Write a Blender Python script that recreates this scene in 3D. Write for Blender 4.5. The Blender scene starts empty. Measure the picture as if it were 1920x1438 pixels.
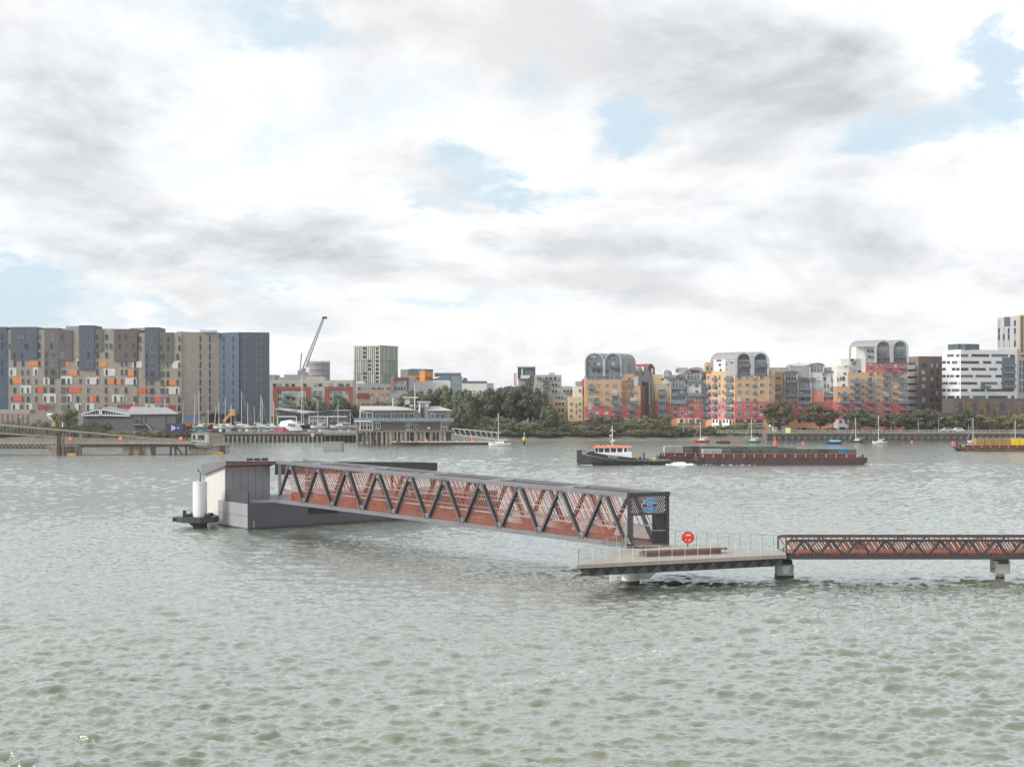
import bpy, bmesh, math, random
import numpy as np
from mathutils import Vector, Matrix
random.seed(7)
SC = bpy.context.scene
COL = SC.collection
# ---------------------------------------------------------------- camera
CAMH, FP, CX, HY = 13.0, 2400.0, 960.0, 755.0      # eye height, focal length in photo pixels, principal column, horizon row
cd = bpy.data.cameras.new('camera'); cam = bpy.data.objects.new('camera', cd); COL.objects.link(cam)
cam.location = (0, 0, CAMH); cam.rotation_euler = (math.pi/2, 0, 0)
cd.sensor_fit = 'HORIZONTAL'; cd.sensor_width = 36; cd.lens = 45
cd.shift_y = (HY-719.0)/1920.0; cd.clip_start = 0.5; cd.clip_end = 9000
SC.camera = cam
# ---------------------------------------------------------------- light and view
SUN = Vector((-0.78, -0.34, 0.56)).normalized()
sd = bpy.data.lights.new('sun', 'SUN'); sd.energy = 3.3; sd.angle = math.radians(18); sd.color = (1.0, 0.95, 0.88)
so = bpy.data.objects.new('sun', sd); COL.objects.link(so); so.rotation_euler = SUN.to_track_quat('Z', 'Y').to_euler(); so.location = (-60, 0, 80)
SC.view_settings.view_transform = 'Standard'; SC.view_settings.look = 'None'
SC.view_settings.exposure = 0.24; SC.view_settings.gamma = 1.0; SC.view_settings.use_curve_mapping = False
def pdir(px, py):
    return Vector(((px-CX)/FP, 1.0, -(py-HY)/FP)).normalized()
world = bpy.data.worlds.new('World'); SC.world = world; world.use_nodes = True
def build_sky():
    nt = world.node_tree; N = nt.nodes; L = nt.links; N.clear()
    def n(t, **k):
        x = N.new(t)
        for a, b in k.items(): setattr(x, a, b)
        return x
    def mth(op, a, b=None, clamp=False):
        m = n('ShaderNodeMath', operation=op, use_clamp=clamp)
        for i, v in enumerate((a, b)):
            if v is None: continue
            if isinstance(v, (int, float)): m.inputs[i].default_value = v
            else: L.new(v, m.inputs[i])
        return m.outputs[0]
    def vm(op, a, b):
        m = n('ShaderNodeVectorMath', operation=op)
        for i, v in enumerate((a, b)):
            if isinstance(v, (tuple, Vector)): m.inputs[i].default_value = v
            else: L.new(v, m.inputs[i])
        return m
    def ramp(v, a, b):
        m = n('ShaderNodeMapRange', interpolation_type='SMOOTHSTEP'); L.new(v, m.inputs[0])
        m.inputs[1].default_value = a; m.inputs[2].default_value = b
        return m.outputs[0]
    tc = n('ShaderNodeTexCoord'); D = tc.outputs['Generated']
    sep = n('ShaderNodeSeparateXYZ'); L.new(D, sep.inputs[0])
    zz = mth('ADD', mth('ABSOLUTE', sep.outputs[2]), 0.35)
    cmb = n('ShaderNodeCombineXYZ')
    L.new(mth('DIVIDE', sep.outputs[0], zz), cmb.inputs[0]); L.new(mth('DIVIDE', sep.outputs[1], zz), cmb.inputs[1])
    def noise(vec, sc, det, rough, off, dist=0.0):
        v = vm('ADD', vec, off).outputs[0]
        t = n('ShaderNodeTexNoise'); L.new(v, t.inputs['Vector'])
        t.inputs['Scale'].default_value = sc; t.inputs['Detail'].default_value = det
        t.inputs['Roughness'].default_value = rough; t.inputs['Distortion'].default_value = dist
        return t
    P = cmb.outputs[0]
    wob = noise(P, 3.6, 9, 0.62, (3.1, 7.7, 1.0))
    wv = vm('SUBTRACT', wob.outputs['Color'], (0.5, 0.5, 0.5))
    wsc = vm('MULTIPLY', wv.outputs[0], (0.20, 0.20, 0.15))
    DW = vm('ADD', D, wsc.outputs[0]).outputs[0]
    def blob(px, py, rx, ry, amp, acc):
        c = pdir(px, py)
        d = vm('SUBTRACT', DW, tuple(c)).outputs[0]
        s = vm('MULTIPLY', d, (FP/rx, FP/(rx+ry)*1.0, FP/ry)).outputs[0]
        ln = n('ShaderNodeVectorMath', operation='LENGTH'); L.new(s, ln.inputs[0])
        m = n('ShaderNodeMapRange', interpolation_type='SMOOTHSTEP'); L.new(ln.outputs['Value'], m.inputs[0])
        m.inputs[1].default_value = 0.2; m.inputs[2].default_value = 1.25; m.inputs[3].default_value = amp; m.inputs[4].default_value = 0
        return mth('ADD', acc, m.outputs[0])
    # cloud relief: the same noise read twice, the second time a little nearer the sun
    n1 = noise(P, 2.1, 13, 0.60, (4.0, 1.5, 2.0), 0.25).outputs['Fac']
    n2 = noise(P, 2.1, 13, 0.60, (4.0-.12, 1.5+.08, 2.0), 0.25).outputs['Fac']
    relief = mth('SUBTRACT', n2, n1)
    # blue gaps: noise plus the openings seen over the river
    big = noise(P, 1.1, 9, 0.62, (11.3, 4.2, 0.0), 0.4).outputs['Fac']
    gap = mth('ADD', mth('MULTIPLY', mth('SUBTRACT', big, 0.5), 0.7), mth('MULTIPLY', mth('SUBTRACT', 0.5, n1), 1.5))
    for b in ((885, 325, 170, 62, .42), (1200, 222, 110, 75, .42), (1690, 205, 270, 85, .46), (1900, 90, 70, 100, .44),
              (560, 30, 200, 40, .26), (515, 530, 190, 45, .36), (20, 530, 190, 80, .42), (420, 590, 260, 34, .3), (1050, 130, 110, 60, .2), (1640, 285, 140, 40, .3),
              (1000, 350, 140, 40, .2), (760, 560, 200, 30, .15)):
        gap = blob(*b, gap)
    gapm = mth('MULTIPLY', ramp(gap, 0.12, 0.46), 0.9)
    gr = mth('MULTIPLY', mth('SUBTRACT', n1, 0.50), 2.0)
    for b in ((170, 160, 280, 180, .42), (430, 440, 560, 90, .50), (40, 330, 140, 60, .3), (1370, 200, 280, 110, .22),
              (1520, 80, 440, 110, .28), (1120, 540, 120, 30, .3), (970, 460, 140, 45, .26), (1250, 440, 180, 60, .2),
              (1880, 530, 180, 40, .26), (300, 40, 180, 60, .25), (700, 250, 280, 70, .14), (1500, 400, 300, 60, .12)):
        gr = blob(*b, gr)
    grm = mth('MULTIPLY', ramp(gr, -0.05, 1.15), mth('ADD', mth('MULTIPLY', ramp(sep.outputs[2], 0.0, 0.10), 0.55), 0.45))      # paler towards the horizon
    sky = n('ShaderNodeTexSky', sky_type='NISHITA'); sky.sun_disc = False
    sky.sun_elevation = math.asin(SUN.z); sky.sun_rotation = math.atan2(SUN.x, SUN.y)
    sky.air_density = 1.0; sky.dust_density = 2.0; sky.ozone_density = 1.0
    skys = vm('SCALE', sky.outputs[0], (0, 0, 0)); skys.inputs['Scale'].default_value = 0.085
    veil = n('ShaderNodeMixRGB'); veil.inputs[0].default_value = 0.80                # thin high cloud over the gaps
    L.new(skys.outputs[0], veil.inputs[1]); veil.inputs[2].default_value = (0.60, 0.755, 0.86, 1)
    cr = n('ShaderNodeValToRGB'); L.new(grm, cr.inputs[0])
    e = cr.color_ramp.elements; e[0].position = 0; e[0].color = (0.845, 0.858, 0.875, 1); e[1].position = 1; e[1].color = (0.455, 0.477, 0.50, 1)
    m1 = cr.color_ramp.elements.new(0.35); m1.color = (0.735, 0.755, 0.778, 1)
    br = n('ShaderNodeMapRange'); L.new(relief, br.inputs[0]); br.inputs[1].default_value = -.12; br.inputs[2].default_value = .12
    br.inputs[3].default_value = 0.83; br.inputs[4].default_value = 1.15
    cl = vm('SCALE', cr.outputs[0], (0, 0, 0)); L.new(br.outputs[0], cl.inputs['Scale'])
    mix = n('ShaderNodeMixRGB'); L.new(gapm, mix.inputs[0]); L.new(cl.outputs[0], mix.inputs[1]); L.new(veil.outputs[0], mix.inputs[2])
    bg = n('ShaderNodeBackground'); L.new(mix.outputs[0], bg.inputs[0]); bg.inputs[1].default_value = 1.0
    out = n('ShaderNodeOutputWorld'); L.new(bg.outputs[0], out.inputs[0])
build_sky()
world.cycles.sampling_method = 'MANUAL'; world.cycles.sample_map_resolution = 512
# ---------------------------------------------------------------- helpers
def W(px, py, Y):                      # photo pixel at a known distance
    return Vector(((px-CX)/FP*Y, Y, CAMH-(py-HY)/FP*Y))
def G(px, py, z=0.0):                  # photo pixel on a level surface
    Y = (CAMH-z)*FP/(py-HY); return Vector(((px-CX)/FP*Y, Y, z))
def Zm(ox, oy, s): return lambda x, y: (ox+x/s, oy+y/s)
MATS = {}
def mat(name, col, rough=0.7, metal=0.0, var=0.12, vs=0.6, bump=0.0, bs=8.0, spec=0.5, var2=None):
    if name in MATS: return MATS[name]
    m = bpy.data.materials.new(name); m.use_nodes = True; nt = m.node_tree; N = nt.nodes; L = nt.links
    b = N['Principled BSDF']; b.inputs['Roughness'].default_value = rough; b.inputs['Metallic'].default_value = metal
    b.inputs['Specular IOR Level'].default_value = spec
    g = N.new('ShaderNodeNewGeometry')
    if var > 0:
        t = N.new('ShaderNodeTexNoise'); t.inputs['Scale'].default_value = vs; t.inputs['Detail'].default_value = 6; t.inputs['Roughness'].default_value = .65
        L.new(g.outputs['Position'], t.inputs['Vector'])
        mr = N.new('ShaderNodeMapRange'); mr.inputs[1].default_value = .28; mr.inputs[2].default_value = .72
        L.new(t.outputs['Fac'], mr.inputs[0])
        mx = N.new('ShaderNodeMixRGB'); L.new(mr.outputs[0], mx.inputs[0])
        lo = tuple(c*(1-var) for c in col); hi = tuple(min(1, c*(1+var)) for c in col)
        if var2: lo = var2
        mx.inputs[1].default_value = (*lo, 1); mx.inputs[2].default_value = (*hi, 1)
        L.new(mx.outputs[0], b.inputs['Base Color'])
    else: b.inputs['Base Color'].default_value = (*col, 1)
    if bump > 0:
        t2 = N.new('ShaderNodeTexNoise'); t2.inputs['Scale'].default_value = bs; t2.inputs['Detail'].default_value = 4
        L.new(g.outputs['Position'], t2.inputs['Vector'])
        bm_ = N.new('ShaderNodeBump'); bm_.inputs['Strength'].default_value = bump; bm_.inputs['Distance'].default_value = 0.05
        L.new(t2.outputs['Fac'], bm_.inputs['Height']); L.new(bm_.outputs[0], b.inputs['Normal'])
    MATS[name] = m; return m
def wmat(o):
    return o.matrix_basis if o.parent is None else wmat(o.parent) @ o.matrix_parent_inverse @ o.matrix_basis
def setpar(o, par):
    if par is not None:
        o.parent = par; o.matrix_parent_inverse = wmat(par).inverted()
def new_obj(name, data, parent=None):
    o = bpy.data.objects.new(name, data); COL.objects.link(o); return o
def tag(o, label=None, cat=None, group=None, kind=None):
    if label: o['label'] = label
    if cat: o['category'] = cat
    if group: o['group'] = group
    if kind: o['kind'] = kind
    return o
def thing(name, label, cat, loc=(0, 0, 0), rotz=0.0, group=None):
    o = new_obj(name, None); o.empty_display_size = 0.3
    o.matrix_basis = Matrix.Translation(Vector(loc)) @ Matrix.Rotation(rotz, 4, 'Z')
    return tag(o, label, cat, group)
class MB:
    """collects simple solids; build() links them as one mesh"""
    def __init__(s): s.v = []; s.f = []; s.m = []; s.cur = 0; s.sm = []
    def add(s, vs, fs, smooth=False):
        o = len(s.v); s.v += [tuple(p) for p in vs]
        for f in fs: s.f.append([o+i for i in f]); s.m.append(s.cur); s.sm.append(smooth)
        return s
    def box(s, x0, y0, z0, x1, y1, z1):
        vs = [(x, y, z) for z in (z0, z1) for y in (y0, y1) for x in (x0, x1)]
        return s.add(vs, [(0, 2, 3, 1), (4, 5, 7, 6), (0, 1, 5, 4), (2, 6, 7, 3), (0, 4, 6, 2), (1, 3, 7, 5)])
    def bar(s, a, b, w, h, up=(0, 0, 1)):
        a = Vector(a); b = Vector(b); d = (b-a).normalized(); up = Vector(up)
        sx = d.cross(up)
        if sx.length < 1e-4: sx = d.cross(Vector((1, 0, 0)))
        sx.normalize(); uz = sx.cross(d).normalized()
        vs = [p+sx*i*w/2+uz*j*h/2 for p in (a, b) for j in (-1, 1) for i in (-1, 1)]
        return s.add(vs, [(0, 2, 3, 1), (4, 5, 7, 6), (0, 1, 5, 4), (2, 6, 7, 3), (0, 4, 6, 2), (1, 3, 7, 5)])
    def tube(s, a, b, r, r2=None, k=10, cap=True):
        a = Vector(a); b = Vector(b); d = (b-a).normalized(); r2 = r if r2 is None else r2
        x = d.cross(Vector((0, 0, 1)));  x = Vector((1, 0, 0)) if x.length < 1e-4 else x.normalized(); y = d.cross(x)
        vs = [p+(x*math.cos(t)+y*math.sin(t))*q for p, q in ((a, r), (b, r2)) for t in [2*math.pi*i/k for i in range(k)]]
        s.add(vs, [(i, (i+1) % k, k+(i+1) % k, k+i) for i in range(k)], True)
        if cap: s.add(vs, [tuple(range(k-1, -1, -1)), tuple(range(k, 2*k))])
        return s
    def prism(s, pts, vec):
        """closed polygon pts (3D) extruded by vec"""
        n = len(pts); pts = [Vector(p) for p in pts]; vec = Vector(vec)
        vs = pts+[p+vec for p in pts]
        return s.add(vs, [tuple(range(n-1, -1, -1)), tuple(range(n, 2*n))]+[(i, (i+1) % n, n+(i+1) % n, n+i) for i in range(n)])
    def loft(s, rows, cap=True, smooth=False):
        n = len(rows[0]); vs = [p for r in rows for p in r]; fs = []
        for i in range(len(rows)-1):
            for j in range(n-1): fs.append((i*n+j, i*n+j+1, (i+1)*n+j+1, (i+1)*n+j))
        s.add(vs, fs, smooth)
        if cap: s.add(rows[0], [tuple(range(n-1, -1, -1))]); s.add(rows[-1], [tuple(range(n))])
        return s
    def ring(s, c, u, v, r0, r1, dep, k=28, a0=0.0, a1=2*math.pi):
        """flat ring or arc of thickness dep; u,v in-plane axes"""
        c = Vector(c); u = Vector(u); v = Vector(v); w = u.cross(v).normalized()*dep/2; full = abs(a1-a0-2*math.pi) < 1e-6
        K = k if full else k+1
        vs = []
        for i in range(K):
            t = a0+(a1-a0)*i/k; q = u*math.cos(t)+v*math.sin(t)
            vs += [c+q*r0-w, c+q*r1-w, c+q*r1+w, c+q*r0+w]
        fs = []
        for i in range(k):
            j = (i+1) % K
            for e in range(4): fs.append((i*4+e, i*4+(e+1) % 4, j*4+(e+1) % 4, j*4+e))
        if not full: fs += [(0, 1, 2, 3), (4*k+3, 4*k+2, 4*k+1, 4*k)]
        return s.add(vs, fs)
    def mesh(s, name, mats):
        me = bpy.data.meshes.new(name); me.from_pydata(s.v, [], s.f)
        for m in (mats if isinstance(mats, (list, tuple)) else [mats]): me.materials.append(m)
        me.polygons.foreach_set('material_index', s.m); me.polygons.foreach_set('use_smooth', s.sm)
        me.update()
        bm = bmesh.new(); bm.from_mesh(me); bmesh.ops.recalc_face_normals(bm, faces=bm.faces); bm.to_mesh(me); bm.free()
        return me
    def build(s, name, mats, parent=None, bevel=0.0):
        o = new_obj(name, s.mesh(name, mats)); setpar(o, parent)
        if bevel > 0:
            b = o.modifiers.new('bevel', 'BEVEL'); b.width = bevel; b.segments = 2; b.limit_method = 'ANGLE'
        return o
UNIT = {}
def unit_cube(m):
    if m.name not in UNIT: UNIT[m.name] = MB().box(-.5, -.5, -.5, .5, .5, .5).mesh('block', m)
    return UNIT[m.name]
def place(name, me, parent, loc, scale=(1, 1, 1), rotz=0.0):
    o = new_obj(name, me); o.matrix_basis = Matrix.Translation(Vector(loc)) @ Matrix.Rotation(rotz, 4, 'Z') @ Matrix.Diagonal((*scale, 1))
    setpar(o, parent); return o
def override(o, m):
    o.material_slots[0].link = 'OBJECT'; o.material_slots[0].material = m
def copy_tree(o, parent=None):
    c = o.copy(); COL.objects.link(c)
    if parent is not None:
        c.parent = parent; c.matrix_parent_inverse = o.matrix_parent_inverse.copy()
    for ch in list(o.children): copy_tree(ch, c)
    return c
def text_mesh(txt, size, m, name='lettering', ext=0.004):
    cu = bpy.data.curves.new(name, 'FONT'); cu.body = txt; cu.size = size; cu.align_x = 'CENTER'; cu.align_y = 'CENTER'; cu.extrude = ext; cu.resolution_u = 2
    t = bpy.data.objects.new(name, cu); COL.objects.link(t)
    dg = bpy.context.evaluated_depsgraph_get(); me = bpy.data.meshes.new_from_object(t.evaluated_get(dg))
    bpy.data.objects.remove(t); bpy.data.curves.remove(cu); me.materials.clear(); me.materials.append(m)
    return me
ORD = 'first second third fourth fifth sixth seventh eighth ninth tenth eleventh twelfth thirteenth fourteenth fifteenth sixteenth seventeenth eighteenth nineteenth twentieth'.split()
ORD += ['twenty-'+o for o in ORD[:9]]+['thirtieth']+['thirty-'+o for o in ORD[:9]]
class Face:
    """vertical plane through two ground points; features are laid out on it"""
    def __init__(s, pxa, Ya, pxb, Yb, conv=None):
        s.A = Vector(((pxa-CX)/FP*Ya, Ya)); B = Vector(((pxb-CX)/FP*Yb, Yb)); s.d = (B-s.A).normalized()
        s.n = Vector((s.d.y, -s.d.x)); s.conv = conv or (lambda x, y: (x, y)); s.rot = math.atan2(s.d.y, s.d.x)
    def hit(s, x, y):
        px, py = s.conv(x, y); r = (px-CX)/FP
        u = (r*s.A.y-s.A.x)/(s.d.x-r*s.d.y); Y = s.A.y+u*s.d.y
        return u, CAMH-(py-HY)/FP*Y
    def pt(s, u, z, out=0.0):
        p = s.A+s.d*u+s.n*out; return Vector((p.x, p.y, z))
    def p(s, x, y, out=0.0): return s.pt(*s.hit(x, y), out)
    def rect(s, x0, y0, x1, y1):
        xm = (x0+x1)/2; u0 = s.hit(x0, y0)[0]; u1 = s.hit(x1, y0)[0]
        return u0, u1, s.hit(xm, y1)[1], s.hit(xm, y0)[1]
    def put(s, name, me, parent, x0, y0, x1, y1, back, front, zmin=None):
        """unit mesh stretched over the rectangle, from `back` behind to `front` before the plane"""
        u0, u1, z0, z1 = s.rect(x0, y0, x1, y1)
        if zmin is not None: z0 = zmin
        c = s.pt((u0+u1)/2, (z0+z1)/2, (front+back)/2)
        return place(name, me, parent, c, (abs(u1-u0), front-back, abs(z1-z0)), s.rot)
    def box(s, name, m, parent, x0, y0, x1, y1, back=-.3, front=.1, zmin=None):
        return s.put(name, unit_cube(m), parent, x0, y0, x1, y1, back, front, zmin)
# ---------------------------------------------------------------- common materials
M = dict(
 steel=mat('grey_painted_steel', (.14, .137, .15), .45, .0, .18, .5, .05, 3),
 steel_dark=mat('dark_painted_steel', (.043, .042, .051), .5, 0, .15, .7, .05, 3),
 steel_light=mat('light_grey_steel', (.42, .42, .43), .45, 0, .08, .8),
 pipe=mat('pale_grey_paint', (.62, .62, .63), .5, 0, .08, .9, .04, 2),
 copper=mat('copper_brown_slat', (.345, .112, .068), .5, .0, .3, 1.5),
 copper_rail=mat('copper_rail', (.13, .07, .055), .45, .2, .2, 1.2),
 timber=mat('pale_decking', (.335, .305, .275), .75, 0, .14, 1.4, .1, 6),
 bench=mat('brown_hardwood', (.20, .12, .085), .65, 0, .3, 2.0, .1, 5),
 red=mat('red_plastic', (.62, .035, .03), .35, 0, .08, 1.0),
 white=mat('white_paint', (.75, .75, .74), .5, 0, .06, 1.0),
 black=mat('black_rubber', (.02, .02, .022), .7, 0, .3, 1.0),
 conc=mat('weathered_concrete', (.30, .27, .225), .9, 0, .3, .5, .2, 3, var2=(.11, .10, .08)),
)
def glass_mat(name, col, rough, alpha=None):
    m = bpy.data.materials.new(name); m.use_nodes = True; b = m.node_tree.nodes['Principled BSDF']
    b.inputs['Base Color'].default_value = (*col, 1); b.inputs['Roughness'].default_value = rough
    if alpha is not None:
        N = m.node_tree.nodes; L = m.node_tree.links
        tr = N.new('ShaderNodeBsdfTransparent'); tr.inputs[0].default_value = (.985, .992, .99, 1)
        gl = N.new('ShaderNodeBsdfGlossy'); gl.inputs['Roughness'].default_value = 0.02; lw = N.new('ShaderNodeLayerWeight'); lw.inputs[0].default_value = .5
        pw = N.new('ShaderNodeMath'); pw.operation = 'POWER'; L.new(lw.outputs['Facing'], pw.inputs[0]); pw.inputs[1].default_value = 4.0
        fr = N.new('ShaderNodeMath'); fr.operation = 'MULTIPLY_ADD'; L.new(pw.outputs[0], fr.inputs[0]); fr.inputs[1].default_value = .4; fr.inputs[2].default_value = .025
        mx = N.new('ShaderNodeMixShader'); L.new(fr.outputs[0], mx.inputs[0]); L.new(tr.outputs[0], mx.inputs[1]); L.new(gl.outputs[0], mx.inputs[2])
        L.new(mx.outputs[0], N['Material Output'].inputs[0])
    MATS[name] = m; return m
M['clear'] = glass_mat('clear_glass', (1, 1, 1), .02, .1)
M['pane'] = glass_mat('dark_window_glass', (.03, .036, .045), .12)
M['pane_b'] = glass_mat('blue_window_glass', (.10, .135, .16), .12)
M['pane_c'] = mat('window_with_curtain', (.42, .43, .43), .35, 0, .15, .9)
# ---------------------------------------------------------------- water
def build_water():
    rng = np.random.default_rng(3)
    d = [-80.0, 0.0, 18.0, 26.0]; x = 32.0
    while x < 470: d.append(x); x += 0.098*(x/45)**1.25
    d = np.array(d+[500., 560.])
    u = np.concatenate([np.linspace(-3.2, -.56, 20), np.linspace(-.54, .54, 1000), np.linspace(.56, 3.2, 20)])
    U, D = np.meshgrid(u, d); X = U*(np.maximum(D, 26)); Y = D.copy()
    du = 1.08/999*np.maximum(D, 26); dr = 0.098*(np.maximum(D, 32)/45)**1.25
    cell = np.maximum(du, dr*.75)
    Zv = np.zeros_like(X); n = 150
    lam = np.exp(np.concatenate([rng.uniform(math.log(.2), math.log(1.4), n-26), rng.uniform(math.log(1.4), math.log(4.5), 26)]))
    ang = math.radians(83)+rng.normal(0, .55, n)
    gust = .5+.5*np.sin(X*.045+1.3*np.sin(Y*.031)+2.0)*np.sin(Y*.052+X*.017+.8*np.sin(X*.06))
    slope = .24*math.sqrt(2/n)
    for l, a in zip(lam, ang):
        k = 2*math.pi/l; ph = rng.uniform(0, 6.283)
        wgt = np.clip((l/cell-2.2)/2.0, 0, 1)
        t = k*(X*math.cos(a)+Y*math.sin(a))+ph+.9*np.sin(X*.11*rng.uniform(.5, 1.5)+Y*.09*rng.uniform(.5, 1.5)+ph)
        Zv += wgt*slope*(1.2 if l < 1.4 else .9)/k*(.55+.85*gust)*(np.sin(t)+.3*np.cos(2*t))
    Zv *= np.interp(D, [45, 70, 100, 150, 250], [1.5, 1.4, 1.15, 1.1, 1.3])
    vis = (np.abs(U) <= .545) & (D > 28) & (D < 475); Zv *= vis
    me = bpy.data.meshes.new('river'); nr, nc = X.shape
    V = np.stack([X, Y, Zv], -1).reshape(-1, 3).astype(np.float32)
    i = np.arange(nr-1)[:, None]*nc+np.arange(nc-1)[None]; F = np.stack([i, i+1, i+nc+1, i+nc], -1).reshape(-1, 4).astype(np.int32)
    me.vertices.add(len(V)); me.vertices.foreach_set('co', V.ravel()); me.loops.add(F.size); me.loops.foreach_set('vertex_index', F.ravel())
    me.polygons.add(len(F)); me.polygons.foreach_set('loop_start', np.arange(0, F.size, 4, dtype=np.int32))
    me.polygons.foreach_set('use_smooth', np.ones(len(F), dtype=bool)); me.update(); me.validate()
    m = bpy.data.materials.new('river_water'); m.use_nodes = True; nt = m.node_tree; N = nt.nodes; L = nt.links; b = N['Principled BSDF']
    b.inputs['IOR'].default_value = 1.8; b.inputs['Roughness'].default_value = .10
    g = N.new('ShaderNodeNewGeometry'); P = g.outputs['Position']
    def mp(sx, sy, rz):
        q = N.new('ShaderNodeMapping'); L.new(P, q.inputs[0]); q.inputs['Scale'].default_value = (sx, sy, 1); q.inputs['Rotation'].default_value = (0, 0, rz); return q.outputs[0]
    def nz(v, sc, det, r=.55):
        t = N.new('ShaderNodeTexNoise'); L.new(v, t.inputs['Vector']); t.inputs['Scale'].default_value = sc; t.inputs['Detail'].default_value = det; t.inputs['Roughness'].default_value = r; return t.outputs['Fac']
    def mt(op, a, c, cl=False):
        q = N.new('ShaderNodeMath'); q.operation = op; q.use_clamp = cl
        for k_, v in enumerate((a, c)):
            if isinstance(v, (int, float)): q.inputs[k_].default_value = v
            else: L.new(v, q.inputs[k_])
        return q.outputs[0]
    h1 = nz(mp(.6, 1.0, .12), 4.2, 5, .62); h2 = nz(mp(.45, 1.0, -.2), .7, 3)
    h = mt('ADD', mt('ADD', mt('MULTIPLY', h1, .075), mt('MULTIPLY', h2, .07)), mt('MULTIPLY', nz(mp(.7, 1.0, .3), 8.0, 3), .016))
    bp = N.new('ShaderNodeBump'); bp.inputs['Strength'].default_value = .75; bp.inputs['Distance'].default_value = 1.0
    far = N.new('ShaderNodeMapRange'); sp0 = N.new('ShaderNodeSeparateXYZ'); L.new(P, sp0.inputs[0]); L.new(sp0.outputs[1], far.inputs[0])      # bumps steepened towards the far side to brighten its sky reflection
    far.inputs[1].default_value = 60; far.inputs[2].default_value = 170; far.inputs[3].default_value = 1.0; far.inputs[4].default_value = 2.2
    L.new(mt('MULTIPLY', far.outputs[0], .75), bp.inputs['Strength']); L.new(h, bp.inputs['Height'])
    silt = nz(mp(1, 1, 0), .035, 4)
    mr = N.new('ShaderNodeMapRange'); L.new(silt, mr.inputs[0]); mr.inputs[1].default_value = .35; mr.inputs[2].default_value = .65
    c1 = N.new('ShaderNodeMixRGB'); L.new(mr.outputs[0], c1.inputs[0]); c1.inputs[1].default_value = (.118, .142, .104, 1); c1.inputs[2].default_value = (.135, .138, .084, 1)
    # thin line of foam where two currents meet
    sp = N.new('ShaderNodeSeparateXYZ'); L.new(P, sp.inputs[0])
    cf = np.polyfit([-6.5, 3.8, 19.4, 31.0], [50.7, 64.0, 72.6, 76.0], 2)
    yx = mt('ADD', mt('ADD', mt('MULTIPLY', mt('MULTIPLY', sp.outputs[0], sp.outputs[0]), float(cf[0])), mt('MULTIPLY', sp.outputs[0], float(cf[1]))), float(cf[2]))
    off = mt('ABSOLUTE', mt('ADD', mt('SUBTRACT', sp.outputs[1], yx), mt('MULTIPLY', mt('SUBTRACT', nz(mp(1, 1, 0), .25, 3), .5), 3.0)), 0)
    band = N.new('ShaderNodeMapRange'); L.new(off, band.inputs[0]); band.inputs[1].default_value = 0; band.inputs[2].default_value = 1.6; band.inputs[3].default_value = 1; band.inputs[4].default_value = 0
    fo = N.new('ShaderNodeMapRange'); L.new(nz(mp(.6, 1, .2), 4.5, 6, .7), fo.inputs[0]); fo.inputs[1].default_value = .50; fo.inputs[2].default_value = .66
    fm = mt('MULTIPLY', band.outputs[0], fo.outputs[0]); fm = mt('MULTIPLY', fm, .85, True)
    c2 = N.new('ShaderNodeMixRGB'); L.new(fm, c2.inputs[0]); L.new(c1.outputs[0], c2.inputs[1]); c2.inputs[2].default_value = (.62, .64, .62, 1)
    # silt-laden body under a reflecting skin that strengthens towards grazing view
    N.remove(b); df = N.new('ShaderNodeBsdfDiffuse'); L.new(c2.outputs[0], df.inputs['Color']); L.new(bp.outputs[0], df.inputs['Normal'])
    gl = N.new('ShaderNodeBsdfGlossy'); gl.inputs['Color'].default_value = (.94, .985, .99, 1); L.new(bp.outputs[0], gl.inputs['Normal'])
    L.new(mt('ADD', mt('MULTIPLY', fm, .5), .09), gl.inputs['Roughness'])
    lw = N.new('ShaderNodeLayerWeight'); lw.inputs[0].default_value = .5; L.new(bp.outputs[0], lw.inputs['Normal'])
    fc = mt('ADD', mt('MULTIPLY', mt('POWER', lw.outputs['Facing'], 1.7), .97), .025)
    fc = mt('MULTIPLY', fc, mt('SUBTRACT', 1.0, mt('MULTIPLY', fm, .6)))
    ms = N.new('ShaderNodeMixShader'); L.new(fc, ms.inputs[0]); L.new(df.outputs[0], ms.inputs[1]); L.new(gl.outputs[0], ms.inputs[2]); L.new(ms.outputs[0], N['Material Output'].inputs[0])
    me.materials.append(m)
    tag(new_obj('river_water', me), kind='structure')
build_water()
# ---------------------------------------------------------------- far bank ground
def build_ground():
    mud = mat('river_mud', (.15, .133, .112), .85, 0, .3, .25, .2, 2)
    gr = mat('bank_ground', (.12, .125, .08), .95, 0, .35, .12)
    rng = random.Random(5); mb = MB()
    xs = [-3500, -900]+[-420+i*7 for i in range(121)]+[900, 3500]
    prof = [(422, -1.6), (430, -.25), (435, .7), (440, 1.9), (446, 3.0), (470, 3.0), (900, 3.0), (6000, 3.0)]
    rows = []
    for x in xs:
        w = 2.0*math.sin(x*.05)+1.3*math.sin(x*.13+1)
        rows.append([(x, y+(w if i < 5 else 0), z) for i, (y, z) in enumerate(prof)])
    n = len(prof); fs = []; mi = []
    for i in range(len(rows)-1):
        for j in range(n-1): fs.append((i*n+j, (i+1)*n+j, (i+1)*n+j+1, i*n+j+1)); mi.append(0 if j < 3 else 1)
    mb.add([p for r in rows for p in r], fs, True); mb.m = mi
    tag(mb.build('ground', [mud, gr]), kind='structure')
build_ground()
LZ = 3.0
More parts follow.
